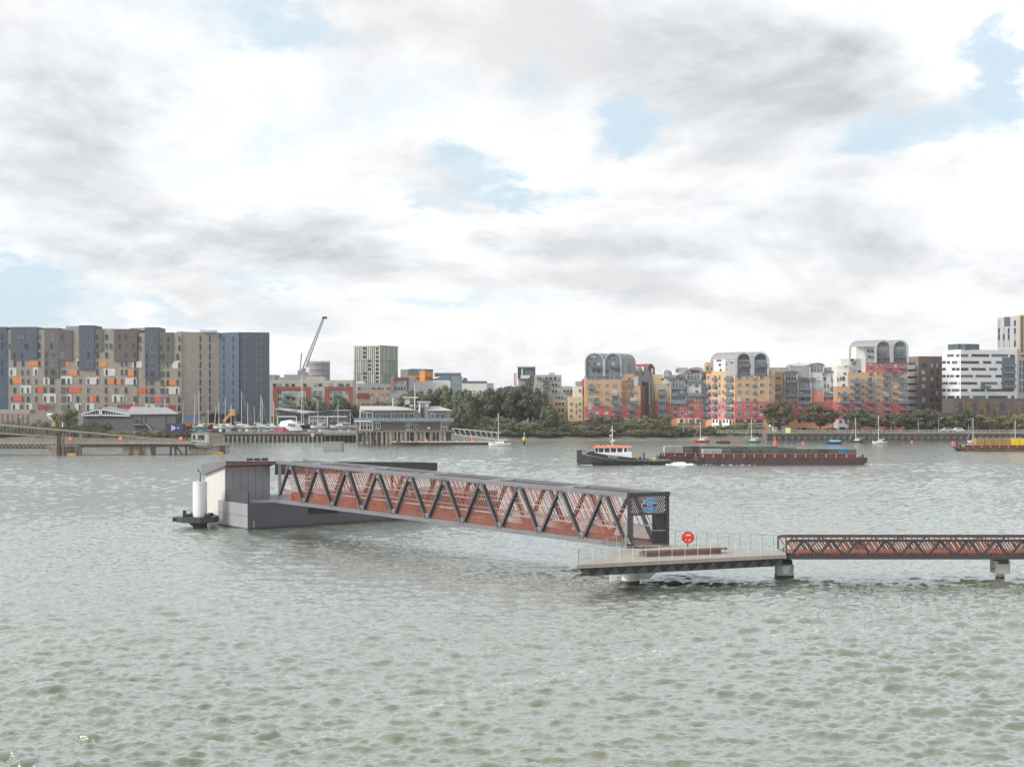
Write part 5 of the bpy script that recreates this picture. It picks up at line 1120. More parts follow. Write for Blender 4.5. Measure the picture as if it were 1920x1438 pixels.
def terrace_C():
    c = Zm(1320, 640, 7.986); F = Face(1378, 458, 1453, 458, c); FL = Face(1323, 466, 1378, 458, c)
    T = thing('arched_apartments', 'tall orange and red flats with twin glazed vaults and stacked blue balconies', 'building', (80, 458, 3))
    wall(F, T, ORG, 465, 505, 1062, 900, 12); wall(F, T, ORG, 985, 440, 1060, 520, 10); wall(F, T, RED, 463, 896, 1062, 1168, 12.4, .04, None); wall(F, T, mat('striped_brick_base', (.26, .17, .13), .9, 0, .2, 1), 470, 1165, 885, 1340, 12)
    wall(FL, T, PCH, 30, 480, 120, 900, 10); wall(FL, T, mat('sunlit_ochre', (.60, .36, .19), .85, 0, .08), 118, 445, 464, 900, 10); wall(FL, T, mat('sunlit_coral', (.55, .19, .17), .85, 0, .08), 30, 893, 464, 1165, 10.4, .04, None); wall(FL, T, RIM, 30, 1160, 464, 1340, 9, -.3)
    wall(FL, T, CRM, 130, 268, 320, 450, 8, -.6, None); wall(FL, T, GRW, 320, 262, 470, 500, 8, .05, None); wall(FL, T, BUF, 45, 312, 135, 490, 7, -3, None)
    for x0, x1 in ((465, 722), (718, 972)): arch_bay(F, T, x0, x1, 155, 285, 506, 30, FRM, INF, VLT, 8, -7.5)
    wall(F, T, VLT, 425, 112, 560, 190, 6, -6, None, 'roof_plant'); wall(F, T, VLT, 630, 120, 855, 180, 6, -6, None, 'roof_plant'); wall(F, T, GRW, 968, 270, 990, 500, 8, -1, None)
    FL.box('eaves_band', FRM, T, 320, 248, 470, 264, -8, .2)
    for o in (0, 248):
        winc(F, T, 598+o, 320, 150, 44, 'band', 'grey', front=.05); winc(F, T, 598+o, 230, 150, 90, 'grid', 'dark', M['pane'], front=.05); winc(F, T, 598+o, 430, 150, 90, 'band', 'grey', M['pane'], front=.05)
        balc(F, T, 555+o, 335, 695+o, 390, BM[1], None, .7); balc(F, T, 500+o, 440, 695+o, 498, BM[1], None, .5)
    for x, y, w in ((338, 318, 18), (338, 350, 18), (338, 412, 18), (385, 318, 18), (408, 318, 18), (430, 318, 18), (388, 424, 18), (410, 424, 26), (435, 424, 16)): winc(FL, T, x, y, w, 20, 'one', 'white' if y == 424 else 'dark', front=.12)
    for x, y, w, h in ((225, 350, 30, 30), (237, 430, 24, 34), (210, 285, 70, 22), (68, 390, 20, 40), (75, 470, 20, 30)): winc(FL, T, x, y, w, h, 'one', 'dark', front=-.4, back=-.7)
    R = (540, 650, 757, 870, 977, 1088)
    rows_of(F, T, [(525, 'two', 62, 62), (645, 'two', 66, 46), (755, 'd', 44, 72), (862, 'two', 58, 58), (988, 'two', 40, 42)], R[:4], .03); rows_of(F, T, [(525, 'two', 62, 62), (645, 'two', 66, 46), (755, 'd', 44, 72), (862, 'two', 58, 58)], R[4:], .0)
    for y in R:
        for x, k in ((65, 'b'), (165, 'b'), (232, 'd'), (288, 'w'), (355, 'b'), (410, 'b')):
            if y < 600 and x < 100: k = 'w'
            if k == 'b': win(FL, T, x-22, y-36, x+22, y+28, 'door', 'pale'); balc(FL, T, x-28, y+2, x+28, y+52, RW.choice(BM), BG, .9)
            elif k == 'd': win(FL, T, x-15, y-36, x+15, y+45, 'door', 'pale')
            else: winc(FL, T, x, y, 28, 56, 'two', 'pale')
    for x0 in (145, 300):
        MB().prism([FL.p(x0, 1168, 1.2), FL.p(x0+140, 1168, 1.2), FL.p(x0+140, 1250, 1.2), FL.p(x0+70, 1262, 1.2), FL.p(x0+25, 1312, 1.2), FL.p(x0, 1300, 1.2)], tuple(-FL.n.to_3d()*1.5)).build('townhouse_front', M['white'], T)
        for k, w in ((25, 24), (75, 20), (122, 26)): winc(FL, T, x0+k, 1195 if k < 100 else 1210, w, 44 if k < 100 else 76, 'two', 'dark', M['pane'], front=1.3, back=1.1)
    for y in (1228, 1268): band(F, T, CRM, 470, y, 885, y+8, .15, name='string_course')
    for x in (520, 580, 620, 760, 840): winc(F, T, x, 1190, 44, 34, 'two', 'dark', front=.1)
    for x in (550, 740, 800): winc(F, T, x, 1312, 50, 44, 'two', 'dark', front=.1)
    for x in (655, 895): band(F, T, RED, x-14, 1288, x+18, 1338, .2, name='red_door')
terrace_C()
def terrace_D():
    c = Zm(1450, 660, 8.985); F = Face(1450, 466, 1572, 466, c)
    T = thing('arched_apartments', 'red flats with four white arched bays stepping at different heights', 'building', (105, 466, 3))
    wall(F, T, ORG, 0, 330, 172, 770, 10); wall(F, T, PCH, 172, 700, 1072, 840, 11); wall(F, T, RED, 170, 835, 1075, 1140, 11.4, .03, None); wall(F, T, CRM, 400, 1135, 585, 1345, 11); wall(F, T, CRM, 1060, 1140, 1175, 1345, 11, .02); wall(F, T, RED, 172, 1130, 1072, 1345, 10, -.2)
    wall(F, T, GRW, -60, 255, 300, 340, 9, -4, None); wall(F, T, GRW, 850, 250, 1085, 400, 9, -4, None); wall(F, T, GRW, 297, 225, 612, 700, 9, -1.5); wall(F, T, BWH, 635, 470, 835, 590, 8, -.1, None); wall(F, T, SAL, 635, 638, 832, 838, 9, .1, None); wall(F, T, GRW, 635, 580, 832, 642, 8, .2, None)
    MB().loft([[F.p(295, 232, -1.2), F.p(350, 200, -1.2), F.p(612, 200, -1.2)], [F.p(295, 232, -9), F.p(350, 196, -9), F.p(612, 196, -9)]], False).build('roof_sheet', VLT, T)
    for x0, x1, yt, ys, yb, m in ((610, 850, 195, 240, 480, BWH), (178, 412, 328, 368, 772, INF), (838, 1070, 335, 378, 775, BWH), (400, 634, 445, 495, 890, INF)): arch_bay(F, T, x0, x1, yt, ys, yb, 13, FRM, m, VLT, 8, 0, rim=RIM, front=.5 if yt != 445 else .9)
    win(F, T, 625, 235, 838, 350, 'grid', 'pale', M['pane_b'], front=.06); win(F, T, 195, 360, 395, 500, 'grid', 'pale', M['pane'], front=.06); win(F, T, 965, 385, 1055, 500, 'grid', 'pale', M['pane_b'], front=.06); win(F, T, 418, 545, 618, 620, 'grid', 'pale', M['pane'], front=.06)
    for x0, y0, x1, y1 in ((192, 470, 398, 520), (192, 590, 300, 640), (192, 700, 400, 758), (415, 590, 622, 645), (415, 700, 622, 765), (415, 820, 622, 885), (980, 470, 1062, 520), (950, 600, 1062, 645), (850, 710, 1062, 770), (640, 450, 710, 505)): balc(F, T, x0, y0, x1, y1, RW.choice(BM[:2]), BG, .9)
    for x, y, w, h in ((235, 560, 55, 70), (335, 560, 55, 55), (235, 680, 55, 70), (340, 670, 70, 60), (465, 690, 50, 50), (575, 690, 60, 50), (455, 800, 50, 60), (560, 800, 90, 70), (670, 460, 55, 70), (752, 430, 20, 24), (765, 492, 34, 22), (868, 455, 34, 60), (870, 570, 34, 60), (920, 570, 30, 80), (870, 685, 34, 40), (918, 680, 26, 50), (1010, 570, 70, 55), (755, 735, 34, 20), (750, 852, 30, 18), (85, 440, 90, 70)): winc(F, T, x, y, w, h, 'two', 'pale', front=.14)
    for y in (580, 700): win(F, T, 25, y-40, 130, y+30, 'three', 'pale'); balc(F, T, 12, y, 135, y+48, RW.choice(BM), BG)
    for x, y in ((240, 800), (320, 800), (870, 805), (320, 925), (445, 930), (560, 925), (445, 1050), (115, 800)): winc(F, T, x, y, 52, 58, 'two', 'pale', front=.12)
    balc(F, T, 410, 1060, 560, 1125, BM[1], BG)
    for x, y in ((440, 1165), (1100, 1165), (1140, 1170)): winc(F, T, x, y, 44, 46, 'two', 'dark', front=.12)
    for x in (520, 1120): winc(F, T, x, 1300, 90, 50, 'band', 'dark', M['pane'], front=.12)
    band(F, T, RED, 412, 1270, 452, 1340, .2, name='red_door'); band(F, T, RED, 1180, 1285, 1200, 1340, .2, name='red_door')
    for x in (465, 485, 655, 680): MB().bar(F.p(x, 200, -4), F.p(x, 158, -4), .08, .08).build('aerial', M['steel'], T)
terrace_D()
def terrace_E():
    c = Zm(1560, 620, 7.187); F = Face(1565, 460, 1702, 460, c)
    T = thing('arched_apartments', 'tallest orange and red flats with twin vaults stepping down in grey blocks', 'building', (130, 460, 3))
    wall(F, T, ORG, 65, 750, 1010, 965, 12); wall(F, T, ORG, 215, 560, 1010, 755, 11.6); wall(F, T, RED, 455, 430, 1010, 562, 11.2, .03, None); wall(F, T, RED, 63, 958, 1012, 1180, 12.3, .04, None); wall(F, T, RED, 65, 1178, 1010, 1330, 11.8)
    wall(F, T, CRM, 65, 558, 216, 755, 9, -.1, None); wall(F, T, CRM, 135, 377, 330, 475, 9, -2, None); wall(F, T, CRM, 80, 468, 240, 570, 9, -1, None); wall(F, T, GRW, 240, 470, 402, 562, 8, -.2, None); wall(F, T, CRM, 400, 345, 456, 562, 8, -.1, None); wall(F, T, GRW, 330, 376, 405, 475, 9, -.5, None)
    wall(F, T, CRM, 335, 218, 456, 380, 8, -1, None); wall(F, T, GRW, 452, 212, 580, 432, 8, -.3, None); F.box('eaves_band', FRM, T, 335, 205, 580, 220, -8, .1)
    for x0, x1 in ((575, 803), (799, 1027)): arch_bay(F, T, x0, x1, 122, 235, 432, 24, FRM, INF, VLT, 8, -7)
    for o in (0, 225):
        winc(F, T, 687+o, 185, 120, 60, 'grid', 'grey', M['pane'], front=.05); winc(F, T, 687+o, 272, 150, 48, 'band', 'grey', front=.05); winc(F, T, 687+o, 385, 165, 60, 'band', 'grey', M['pane'], front=.05)
        balc(F, T, 610+o, 285, 720+o, 328, BM[1], None, .7); balc(F, T, 605+o, 360, 775+o, 425, BM[1], None, .5)
    for x, y, w, h in ((490, 270, 34, 30), (540, 268, 26, 30), (500, 350, 24, 34), (542, 355, 22, 26), (278, 392, 34, 26), (290, 440, 18, 18), (195, 485, 50, 28), (290, 545, 36, 36), (368, 548, 34, 30), (172, 578, 28, 30), (155, 645, 30, 54), (115, 648, 14, 54), (78, 660, 16, 50), (156, 735, 28, 36)): winc(F, T, x, y, w, h, 'two', 'dark', front=.1, back=-2 if y < 460 and x < 400 else -.1)
    cols = [(260, 'two', 40, 44), (335, 'b', 100, 92), (420, 'two', 30, 50), (512, 'b', 104, 92), (625, 'two', 42, 50), (730, 'b', 100, 92), (850, 'two', 66, 44), (945, 'b', 104, 92)]
    rows_of(F, T, cols, (665, 758, 850), .04); rows_of(F, T, [(95, 'two', 36, 44), (172, 'b', 94, 92)]+cols, (945, 1035), .04); rows_of(F, T, [(172, 'b', 94, 92)]+cols[2:], (1120,), .1)
    rows_of(F, T, [(95, 'two', 36, 44), (172, 'b', 94, 92)], (850,), 0); rows_of(F, T, [(520, 'd', 34, 60), (630, 'two', 50, 40), (755, 'b', 100, 80), (858, 'two', 34, 40), (948, 'b', 104, 80)], (475,), 0); rows_of(F, T, [(520, 'd', 34, 60), (620, 'two', 44, 44), (730, 'b', 100, 92), (862, 'b', 100, 92), (945, 'two', 60, 34)], (570,), 0)
    wall(F, T, mat('townhouse_grey', (.42, .41, .42), .8), 60, 1195, 200, 1355, 4, 2.5); winc(F, T, 90, 1222, 34, 36, 'two', 'dark', front=2.6, back=2.5); winc(F, T, 165, 1225, 40, 50, 'two', 'dark', front=2.6, back=2.5); winc(F, T, 112, 1318, 80, 44, 'band', 'dark', front=2.6, back=2.5); band(F, T, RED, 168, 1295, 200, 1350, 2.62, 2.5, name='red_door')
terrace_E()
def left_of_A():
    c = Zm(940, 630, 6.253); F = Face(965, 480, 1095, 480, c)
    T = thing('apartment_block', 'grey and ochre stepped flats rising behind the shore trees', 'building', F.p(600, 900))
    st = mat('stone_grey_render', (.36, .355, .32), .85, 0, .1); yl = mat('straw_render', (.45, .37, .235), .85, 0, .1)
    wall(F, T, st, 395, 456, 706, 1010, 11); wall(F, T, st, 704, 590, 852, 1010, 10.5, -.1); wall(F, T, yl, 555, 748, 792, 1000, 9, .3); wall(F, T, st, 560, 428, 632, 460, 4, -3, None, 'lift_housing')
    for x, y, w in ((445, 498, 60), (580, 498, 160), (625, 572, 80), (625, 648, 80), (780, 648, 130), (680, 720, 110), (685, 795, 120), (700, 868, 90), (690, 940, 80), (520, 575, 60)): winc(F, T, x, y, w, 40, 'three' if w > 90 else 'two', 'pale', M['pane'], front=.4, back=.3)
    for y in (530, 600, 670, 740): balc(F, T, 488, y-30, 550, y+10, BM[1], BG)
    T = thing('rooftop_tower', 'dark framed glass tower top showing above the shore trees', 'building', F.p(300, 600))
    Fd = Face(968, 500, 1004, 500, c); dk = mat('dark_frame', (.075, .075, .085), .5)
    wall(Fd, T, GRW, 200, 490, 395, 1000, 8, -1); Fd.box('roof_slab', M['steel_light'], T, 190, 354, 400, 370, -8, .2)
    for x in (192, 385): Fd.box('corner_pier', dk, T, x, 368, x+14, 500, -7, .1)
    Fd.box('glazing', M['pane_b'], T, 206, 372, 386, 490, -6, -.6); Fd.box('spandrel', CRM, T, 225, 460, 335, 500, -.6, -.2); Fd.box('inner_pier', CRM, T, 235, 372, 250, 460, -.6, -.2)
    for x in (155, 172): MB().bar(Fd.p(x, 580, -3), Fd.p(x, 430, -3), .35, .35).build('hoist_mast', RED, T)
    T = thing('apartment_block', 'small straw yellow flats squeezed beside the first orange terrace', 'building', F.p(870, 900))
    Fy = Face(1065, 470, 1096, 470, c); yel = mat('yellow_render', (.57, .47, .30), .85, 0, .08)
    wall(Fy, T, yel, 790, 712, 962, 1010, 8); wall(Fy, T, CRM, 848, 588, 952, 715, 8, -1, None); wall(Fy, T, st, 876, 528, 950, 592, 6, -2, None, 'penthouse'); wall(Fy, T, RED, 950, 505, 986, 1000, 6, -1.5); wall(Fy, T, mat('green_panel', (.04, .16, .10), .7), 955, 750, 980, 1000, 4, .2)
    for y in (795, 870, 942): [winc(Fy, T, x, y, 28, 40, 'two', 'white', M['pane'], front=.15) for x in (818, 918)]
    winc(Fy, T, 876, 815, 18, 70, 'slim', 'white', M['pane'], front=.15); winc(Fy, T, 876, 895, 18, 70, 'slim', 'white', M['pane'], front=.15); winc(Fy, T, 920, 640, 30, 40, 'two', 'white', M['pane'], front=-.8, back=-1.1); winc(Fy, T, 912, 558, 50, 34, 'two', 'grey', front=-1.8, back=-2.1)
left_of_A()
def right_blocks():
    c = Zm(1680, 580, 5.1375); c5 = Zm(1750, 580, 5.753)
    br = mat('brown_brick', (.135, .105, .095), .9, 0, .18, 1, .1, 4); br2 = mat('brown_brick_light', (.20, .165, .145), .9, 0, .15, 1, .1, 4)
    Fa = Face(1702, 480, 1722, 474, c); Fb = Face(1722, 474, 1767, 476, c)
    T = thing('apartment_block', 'brown brick flats with a stack of corner balconies', 'building', Fb.p(300, 1100))
    wall(Fa, T, br2, 112, 455, 216, 1120, 10); wall(Fb, T, br, 216, 453, 446, 1120, 9)
    for i in range(8):
        y = 540+i*66; win(Fa, T, 125, y-30, 185, y+20, 'three', 'dark', M['pane']); balc(Fa, T, 112, y-2, 205, y+36, M['steel_light'], BG, 1.2)
        for x in (265, 348, 398): winc(Fb, T, x+RW.choice((-4, 0, 4)), y, 40 if x == 265 else 24, 44, 'two', 'dark', RW.choice([M['pane'], M['pane'], M['pane_c']]))
        Fb.box('brick_course', br2, T, 218, y+30, 446, y+33, -.1, .08)
    # white block with ribbon windows
    F1 = Face(1767, 470, 1802, 462, c5); F2 = Face(1802, 462, 1907, 470, c5); wh = mat('white_cladding', (.66, .655, .66), .55, 0, .05, .7); dkg = mat('dark_glazed_box', (.08, .095, .11), .3, 0, .15, .8)
    T = thing('apartment_block', 'white clad flats with long dark ribbon windows', 'building', F2.p(300, 960))
    wall(F1, T, wh, 94, 440, 297, 1180, 10); wall(F2, T, wh, 296, 438, 900, 965, 9.5); wall(F1, T, dkg, 190, 374, 312, 440, 8, -1.5, None, 'roof_pavilion'); wall(F2, T, dkg, 312, 372, 536, 440, 8, -2, None, 'roof_pavilion')
    rows = [498, 572, 645, 720, 797, 872, 946, 1022]
    L1 = ['150-222 245-297', '96-136 148-180 200-260 280-297', '96-135 200-240 248-297', '96-135 146-172 180-222 242-297', '96-160 172-258 276-297', '96-135 150-185 198-297', '96-135 150-232 245-297', '96-158 172-216']
    L2 = ['297-378 410-602 626-806', '297-493 536-625 672-745', '297-378 410-566 603-690 730-745', '297-428 455-623 670-740', '297-472 512-690 730-742', '297-368 410-552 580-870', '297-390 430-564 592-800 840-872']
    for F_, LL_ in ((F1, L1), (F2, L2)):
        for y, s in zip(rows, LL_):
            for t in s.split():
                a, b = map(int, t.split('-')); win(F_, T, a, y-14, b, y+15, 'band' if b-a > 90 else 'three' if b-a > 45 else 'two', 'dark', RW.choice([M['pane'], M['pane'], M['pane_b']]), front=.04)
    F2.box('glazed_corner', M['pane_b'], T, 742, 520, 876, 858, -.2, .25); [balc(F2, T, 742, y, 876, y+30, BM[1], BG, 1.0) for y in (590, 665, 740, 815)]
    for x in (775, 810, 845): F2.box('glazing_post', M['steel'], T, x, 520, x+5, 858, -.1, .35)
    win(F2, T, 512, 785, 560, 850, 'two', 'dark', M['pane_b'], front=.1); balc(F2, T, 512, 825, 598, 852, BM[2], BG); winc(F2, T, 852, 520, 46, 60, 'two', 'dark', M['pane'])
    # tower behind with ochre framed bay
    Ft = Face(1869, 500, 1925, 494, c5); lg = mat('pale_mauve_cladding', (.42, .41, .425), .6, 0, .06); T = thing('residential_tower', 'pale grey tower with an ochre framed glazed bay', 'tower', Ft.p(800, 960))
    wall(Ft, T, lg, 692, 84, 940, 1100, 12); wall(Ft, T, mat('slate_cladding', (.17, .17, .195), .6), 905, 430, 1150, 1100, 11, .1); wall(Ft, T, lg, 830, 70, 945, 110, 11, -.2, None); Ft.box('roof_notch', dkg, T, 765, 82, 828, 182, -.2, .2)
    for y in (150, 232, 300, 372): [winc(Ft, T, x, y, 20, 62, 'slim', 'dark', RW.choice([M['pane'], M['pane_c']]), front=.1) for x in (708, 760, 812, 880) if not (y == 150 and x in (760, 812))]
    oc = mat('ochre_frame', (.36, .22, .08), .6)
    for r in ((936, 58, 1150, 78), (936, 78, 952, 485), (936, 470, 1150, 488)): Ft.box('ochre_frame', oc, T, *r, -.5, 1.2)
    Ft.box('glazed_bay', M['pane_b'], T, 952, 78, 1150, 470, -.5, .6); [Ft.box('bay_mullion', oc, T, x, 78, x+6, 470, .5, .8) for x in (975, 1010)]
    for y in (150, 232, 300, 372, 430): Ft.box('bay_transom', M['steel_dark'], T, 952, y, 1150, y+8, .5, .75)
    for y in (580, 650, 720, 800, 870): [winc(Ft, T, x, y, 16, 60, 'slim', 'dark', M['pane'], front=.2) for x in (938, 970)]
    # dark low block with ochre window reveals
    F = Face(1785, 448, 1925, 448, c5); dk = mat('dark_brown_brick', (.095, .08, .08), .9, 0, .15, 1, .1, 4); T = thing('school_building', 'low dark brown brick building with slim ochre window reveals', 'building', F.p(500, 1300))
    wall(F, T, dk, 218, 960, 1200, 1320, 12); wall(F, T, dk, 75, 1110, 222, 1320, 9, -.5)
    och = fr['ochre'] = mat('ochre_reveal', (.36, .20, .05), .7)
    for x in (250, 330, 372, 400, 520, 550, 628, 680, 705): winc(F, T, x, 1038, 20, 70, 'slim', 'ochre', M['pane'])
    for x in (294, 442, 592, 745): winc(F, T, x, 1045, 26, 84, 'slim', 'dark', M['pane'])
    for x, y in ((515, 1110), (665, 1120), (560, 1105), (250, 1105), (410, 1105), (697, 1110), (820, 1115), (890, 1040), (935, 1040), (935, 1110), (118, 1200)): winc(F, T, x, y, 24, 66, 'slim', 'dark' if x in (515, 665) else 'ochre', M['pane'])
    for y in (1215, 1290): [winc(F, T, x, y, 18, 62, 'slim', 'ochre', M['pane']) for x in (628, 672, 700, 480, 840)]
right_blocks()
# ================================================================ vegetation
def leaf_mat(name, c):
    m = bpy.data.materials.new(name); m.use_nodes = True; nt = m.node_tree; N = nt.nodes; L = nt.links; b = N['Principled BSDF']
    b.inputs['Roughness'].default_value = .6; b.inputs['Specular IOR Level'].default_value = .25
    g = N.new('ShaderNodeNewGeometry'); oi = N.new('ShaderNodeObjectInfo')
    t = N.new('ShaderNodeTexNoise'); t.inputs['Scale'].default_value = .45; t.inputs['Detail'].default_value = 3; L.new(g.outputs['Position'], t.inputs['Vector'])
    ad = N.new('ShaderNodeMath'); ad.operation = 'MULTIPLY_ADD'; L.new(g.outputs['Random Per Island'], ad.inputs[0]); ad.inputs[1].default_value = .45; L.new(t.outputs['Fac'], ad.inputs[2])
    a2 = N.new('ShaderNodeMath'); a2.operation = 'MULTIPLY_ADD'; L.new(oi.outputs['Random'], a2.inputs[0]); a2.inputs[1].default_value = .4; L.new(ad.outputs[0], a2.inputs[2])
    r = N.new('ShaderNodeMapRange'); L.new(a2.outputs[0], r.inputs[0]); r.inputs[1].default_value = .4; r.inputs[2].default_value = 1.25
    mx = N.new('ShaderNodeMixRGB'); L.new(r.outputs[0], mx.inputs[0]); mx.inputs[1].default_value = (c[0]*.6, c[1]*.62, c[2]*.65, 1); mx.inputs[2].default_value = (c[0]*1.45, c[1]*1.4, c[2]*1.25, 1)
    L.new(mx.outputs[0], b.inputs['Base Color']); MATS[name] = m; return m
LEAF = dict(dark=leaf_mat('foliage_dark', (.092, .106, .076)), mid=leaf_mat('foliage_mid', (.125, .142, .084)), olive=leaf_mat('foliage_olive', (.165, .167, .092)), willow=leaf_mat('foliage_willow', (.155, .170, .122)), gold=leaf_mat('foliage_gold', (.22, .17, .05)), autumn=leaf_mat('foliage_autumn', (.092, .090, .060)))
BARK = mat('bark', (.09, .07, .055), .9, 0, .25, 2)
def crown_mesh(seed, kind, nl=2600):
    rng = np.random.default_rng(seed); C = []
    n = 46
    while len(C) < n:
        p = rng.uniform(-1, 1, 3); r = np.linalg.norm(p)
        if not .35 < r < .95: continue
        if kind == 'cone' and math.hypot(p[0], p[1]) > (1-p[2])*.62: continue
        C.append(p*np.array([1, 1, 1]))
    C = np.array(C); rad = rng.uniform(.16, .32, n)
    k = rng.integers(0, n, nl); d = rng.normal(0, 1, (nl, 3)); d /= np.linalg.norm(d, axis=1)[:, None]
    pos = C[k]+d*(rad[k]*rng.uniform(.55, 1.05, nl))[:, None]
    pos[:, 2] = (pos[:, 2]+1)*.5*2*.5; pos[:, 2] = np.clip(pos[:, 2], .0, None)
    out = d+rng.normal(0, .55, (nl, 3)); out /= np.linalg.norm(out, axis=1)[:, None]
    a = np.cross(out, rng.normal(0, 1, (nl, 3))); a /= np.linalg.norm(a, axis=1)[:, None]; b = np.cross(out, a)
    s = rng.uniform(.032, .072, nl)[:, None]; zsc = np.array([1, 1, .55])
    V = np.stack([pos+a*s*zsc, pos+b*s*.7*zsc, pos-a*s*zsc, pos-b*s*.7*zsc], 1).reshape(-1, 3)
    me = bpy.data.meshes.new('crown'); F = np.arange(nl*4).reshape(-1, 4)
    me.from_pydata(V.tolist(), [], F.tolist()); me.materials.append(LEAF['mid']); me.update(); return me
CR = [crown_mesh(i, 'round', 5200) for i in range(6)]; CS = [crown_mesh(20+i, 'round', 2600) for i in range(4)]; CC = [crown_mesh(40+i, 'cone', 2000) for i in range(2)]
def trunk_mesh():
    mb = MB(); mb.tube((0, 0, -.05), (.02, 0, .45), .045, .03, k=7); rng = random.Random(4)
    for i in range(6):
        a = 1.05*i; mb.tube((.02, 0, .25+.04*i), (.35*math.cos(a), .35*math.sin(a), .55+.05*i), .018, .006, k=5)
    return mb.mesh('trunk', BARK)
TRK = trunk_mesh()
RV = random.Random(9)
def tree(px, Y, ytop, wpx, leaf, label, group, z=LZ, name='tree', cat='tree', shrub=False, cone=False):
    x = (px-CX)/FP*Y; h = CAMH-(ytop-HY)/FP*Y-z; w = wpx/FP*Y
    T = thing(name, label, cat, (x, Y, z), RV.uniform(0, 6.28), group)
    low = 0.0 if shrub else .16
    me = RV.choice(CS if shrub else CC if cone else CR)
    c = new_obj('crown', me); c.parent = T; c.location = (0, 0, h*low); c.scale = (w/2*.92, w/2*.92, h*(1-low)*.92); override(c, LEAF[leaf])
    t = new_obj('trunk', TRK); t.parent = T; t.scale = (max(.6, h*.6),)*2+(h*.95,)
# dark belt of trees behind the club house
for i, (px, yt, w, lf) in enumerate(((748, 742, 46, 'mid'), (775, 728, 50, 'mid'), (806, 724, 56, 'mid'), (838, 715, 44, 'olive'), (862, 722, 52, 'mid'), (886, 728, 58, 'dark'), (915, 722, 56, 'dark'), (945, 720, 60, 'dark'), (972, 716, 60, 'dark'), (993, 708, 62, 'dark'), (830, 745, 55, 'dark'), (905, 745, 60, 'mid'), (962, 748, 60, 'dark'), (1012, 738, 46, 'dark'))):
    tree(px, 468+RV.uniform(-8, 8), yt, w*1.12, lf, 'big dense %s tree, %s in the belt behind the club house' % ({'mid': 'mid green', 'dark': 'dark green', 'olive': 'olive green'}[lf], ORD[i]), '%s trees in the belt behind the club house' % {'mid': 'mid green', 'dark': 'dark green', 'olive': 'olive green'}[lf])
for px, yt, w, lf, lab in ((874, 742, 40, 'willow', 'pale willow standing forward of the dark tree belt'), (853, 762, 30, 'willow', 'low pale willow beside the club house balcony'), (1030, 758, 44, 'mid', 'rounded mid green tree before the grey and ochre flats')):
    tree(px, 448, yt, w, lf, lab, None)
# trees behind the boat sheds
for i, (px, yt, w, lf) in enumerate(((545, 752, 34, 'olive'), (575, 742, 36, 'dark'), (598, 748, 44, 'mid'), (622, 752, 40, 'mid'), (640, 742, 36, 'dark'), (660, 755, 34, 'willow'), (690, 752, 36, 'mid'), (712, 748, 34, 'willow'), (727, 756, 36, 'dark'), (520, 768, 24, 'olive'))):
    tree(px, 478+RV.uniform(-4, 4), yt, w*1.15, lf, '%s tree, %s in the row behind the boatyard sheds' % ({'olive': 'olive', 'dark': 'dark green', 'mid': 'mid green', 'willow': 'pale grey green'}[lf], ORD[i]), '%s trees behind the boatyard sheds' % lf)
# shore shrubs, three ranks
ranks = ((452, 3.0, 50, lambda p: 783+6*math.sin(p*.02), 5), (446, 2.6, 44, lambda p: 795+3*math.sin(p*.03+1), 5), (440, 1.6, 34, lambda p: 806+2*math.sin(p*.05), 3))
for r, (Y, z, w, yt, jy) in enumerate(ranks):
    px = 848 if r < 2 else 862; q_ = 0
    while px < (1300 if r == 0 else 1400 if r == 1 else 1418):
        lf = RV.choice(('mid', 'mid', 'olive', 'dark', 'willow', 'olive', 'autumn') if r < 2 else ('mid', 'dark', 'willow', 'autumn'))
        if 885 < px < 905 and r == 0: lf = 'gold'
        if px > 1235 and r == 0: z_, t_ = z, yt(px)+14
        elif px > 1290 and r > 0: t_ = yt(px)+4
        else: t_ = yt(px)
        if 1290 < px < 1345 and r == 0: px += 22; continue
        nm = dict(mid='mid green', olive='olive', dark='dark green', willow='pale grey green', autumn='brownish', gold='golden')[lf]
        tree(px, Y+RV.uniform(-1.5, 1.5), t_+RV.uniform(-jy, jy), w*RV.uniform(.9, 1.3), lf, '%s shrub, %s from the club house in the %s rank' % (nm, ORD[min(q_, 38)], ('back', 'middle', 'front')[r]), '%s shrubs of the %s rank' % (nm, ('back', 'middle', 'front')[r]), z, 'shrub', 'shrub', True)
        px += w*RV.uniform(.36, .52); q_ += 1
for px, yt, w, lf, lab in ((1105, 796, 56, 'willow', 'spreading silver leaved shrub overhanging the beach'), (1212, 776, 22, 'gold', 'yellow leaved shrub at the foot of the first orange terrace'), (1246, 772, 34, 'mid', 'rounded tree before the stepped terrace with red eaves'), (1190, 782, 40, 'dark', 'dark shrub under the first orange terrace'), (1150, 782, 40, 'mid', 'green shrub under the first orange terrace')):
    tree(px, 444 if w > 50 else 456, yt, w, lf, lab, None, 2.2 if w > 50 else LZ, 'shrub', 'shrub', True)
tree(1222, 462, 762, 22, 'dark', 'narrow dark evergreen in the gap between orange terraces', None, cone=True)
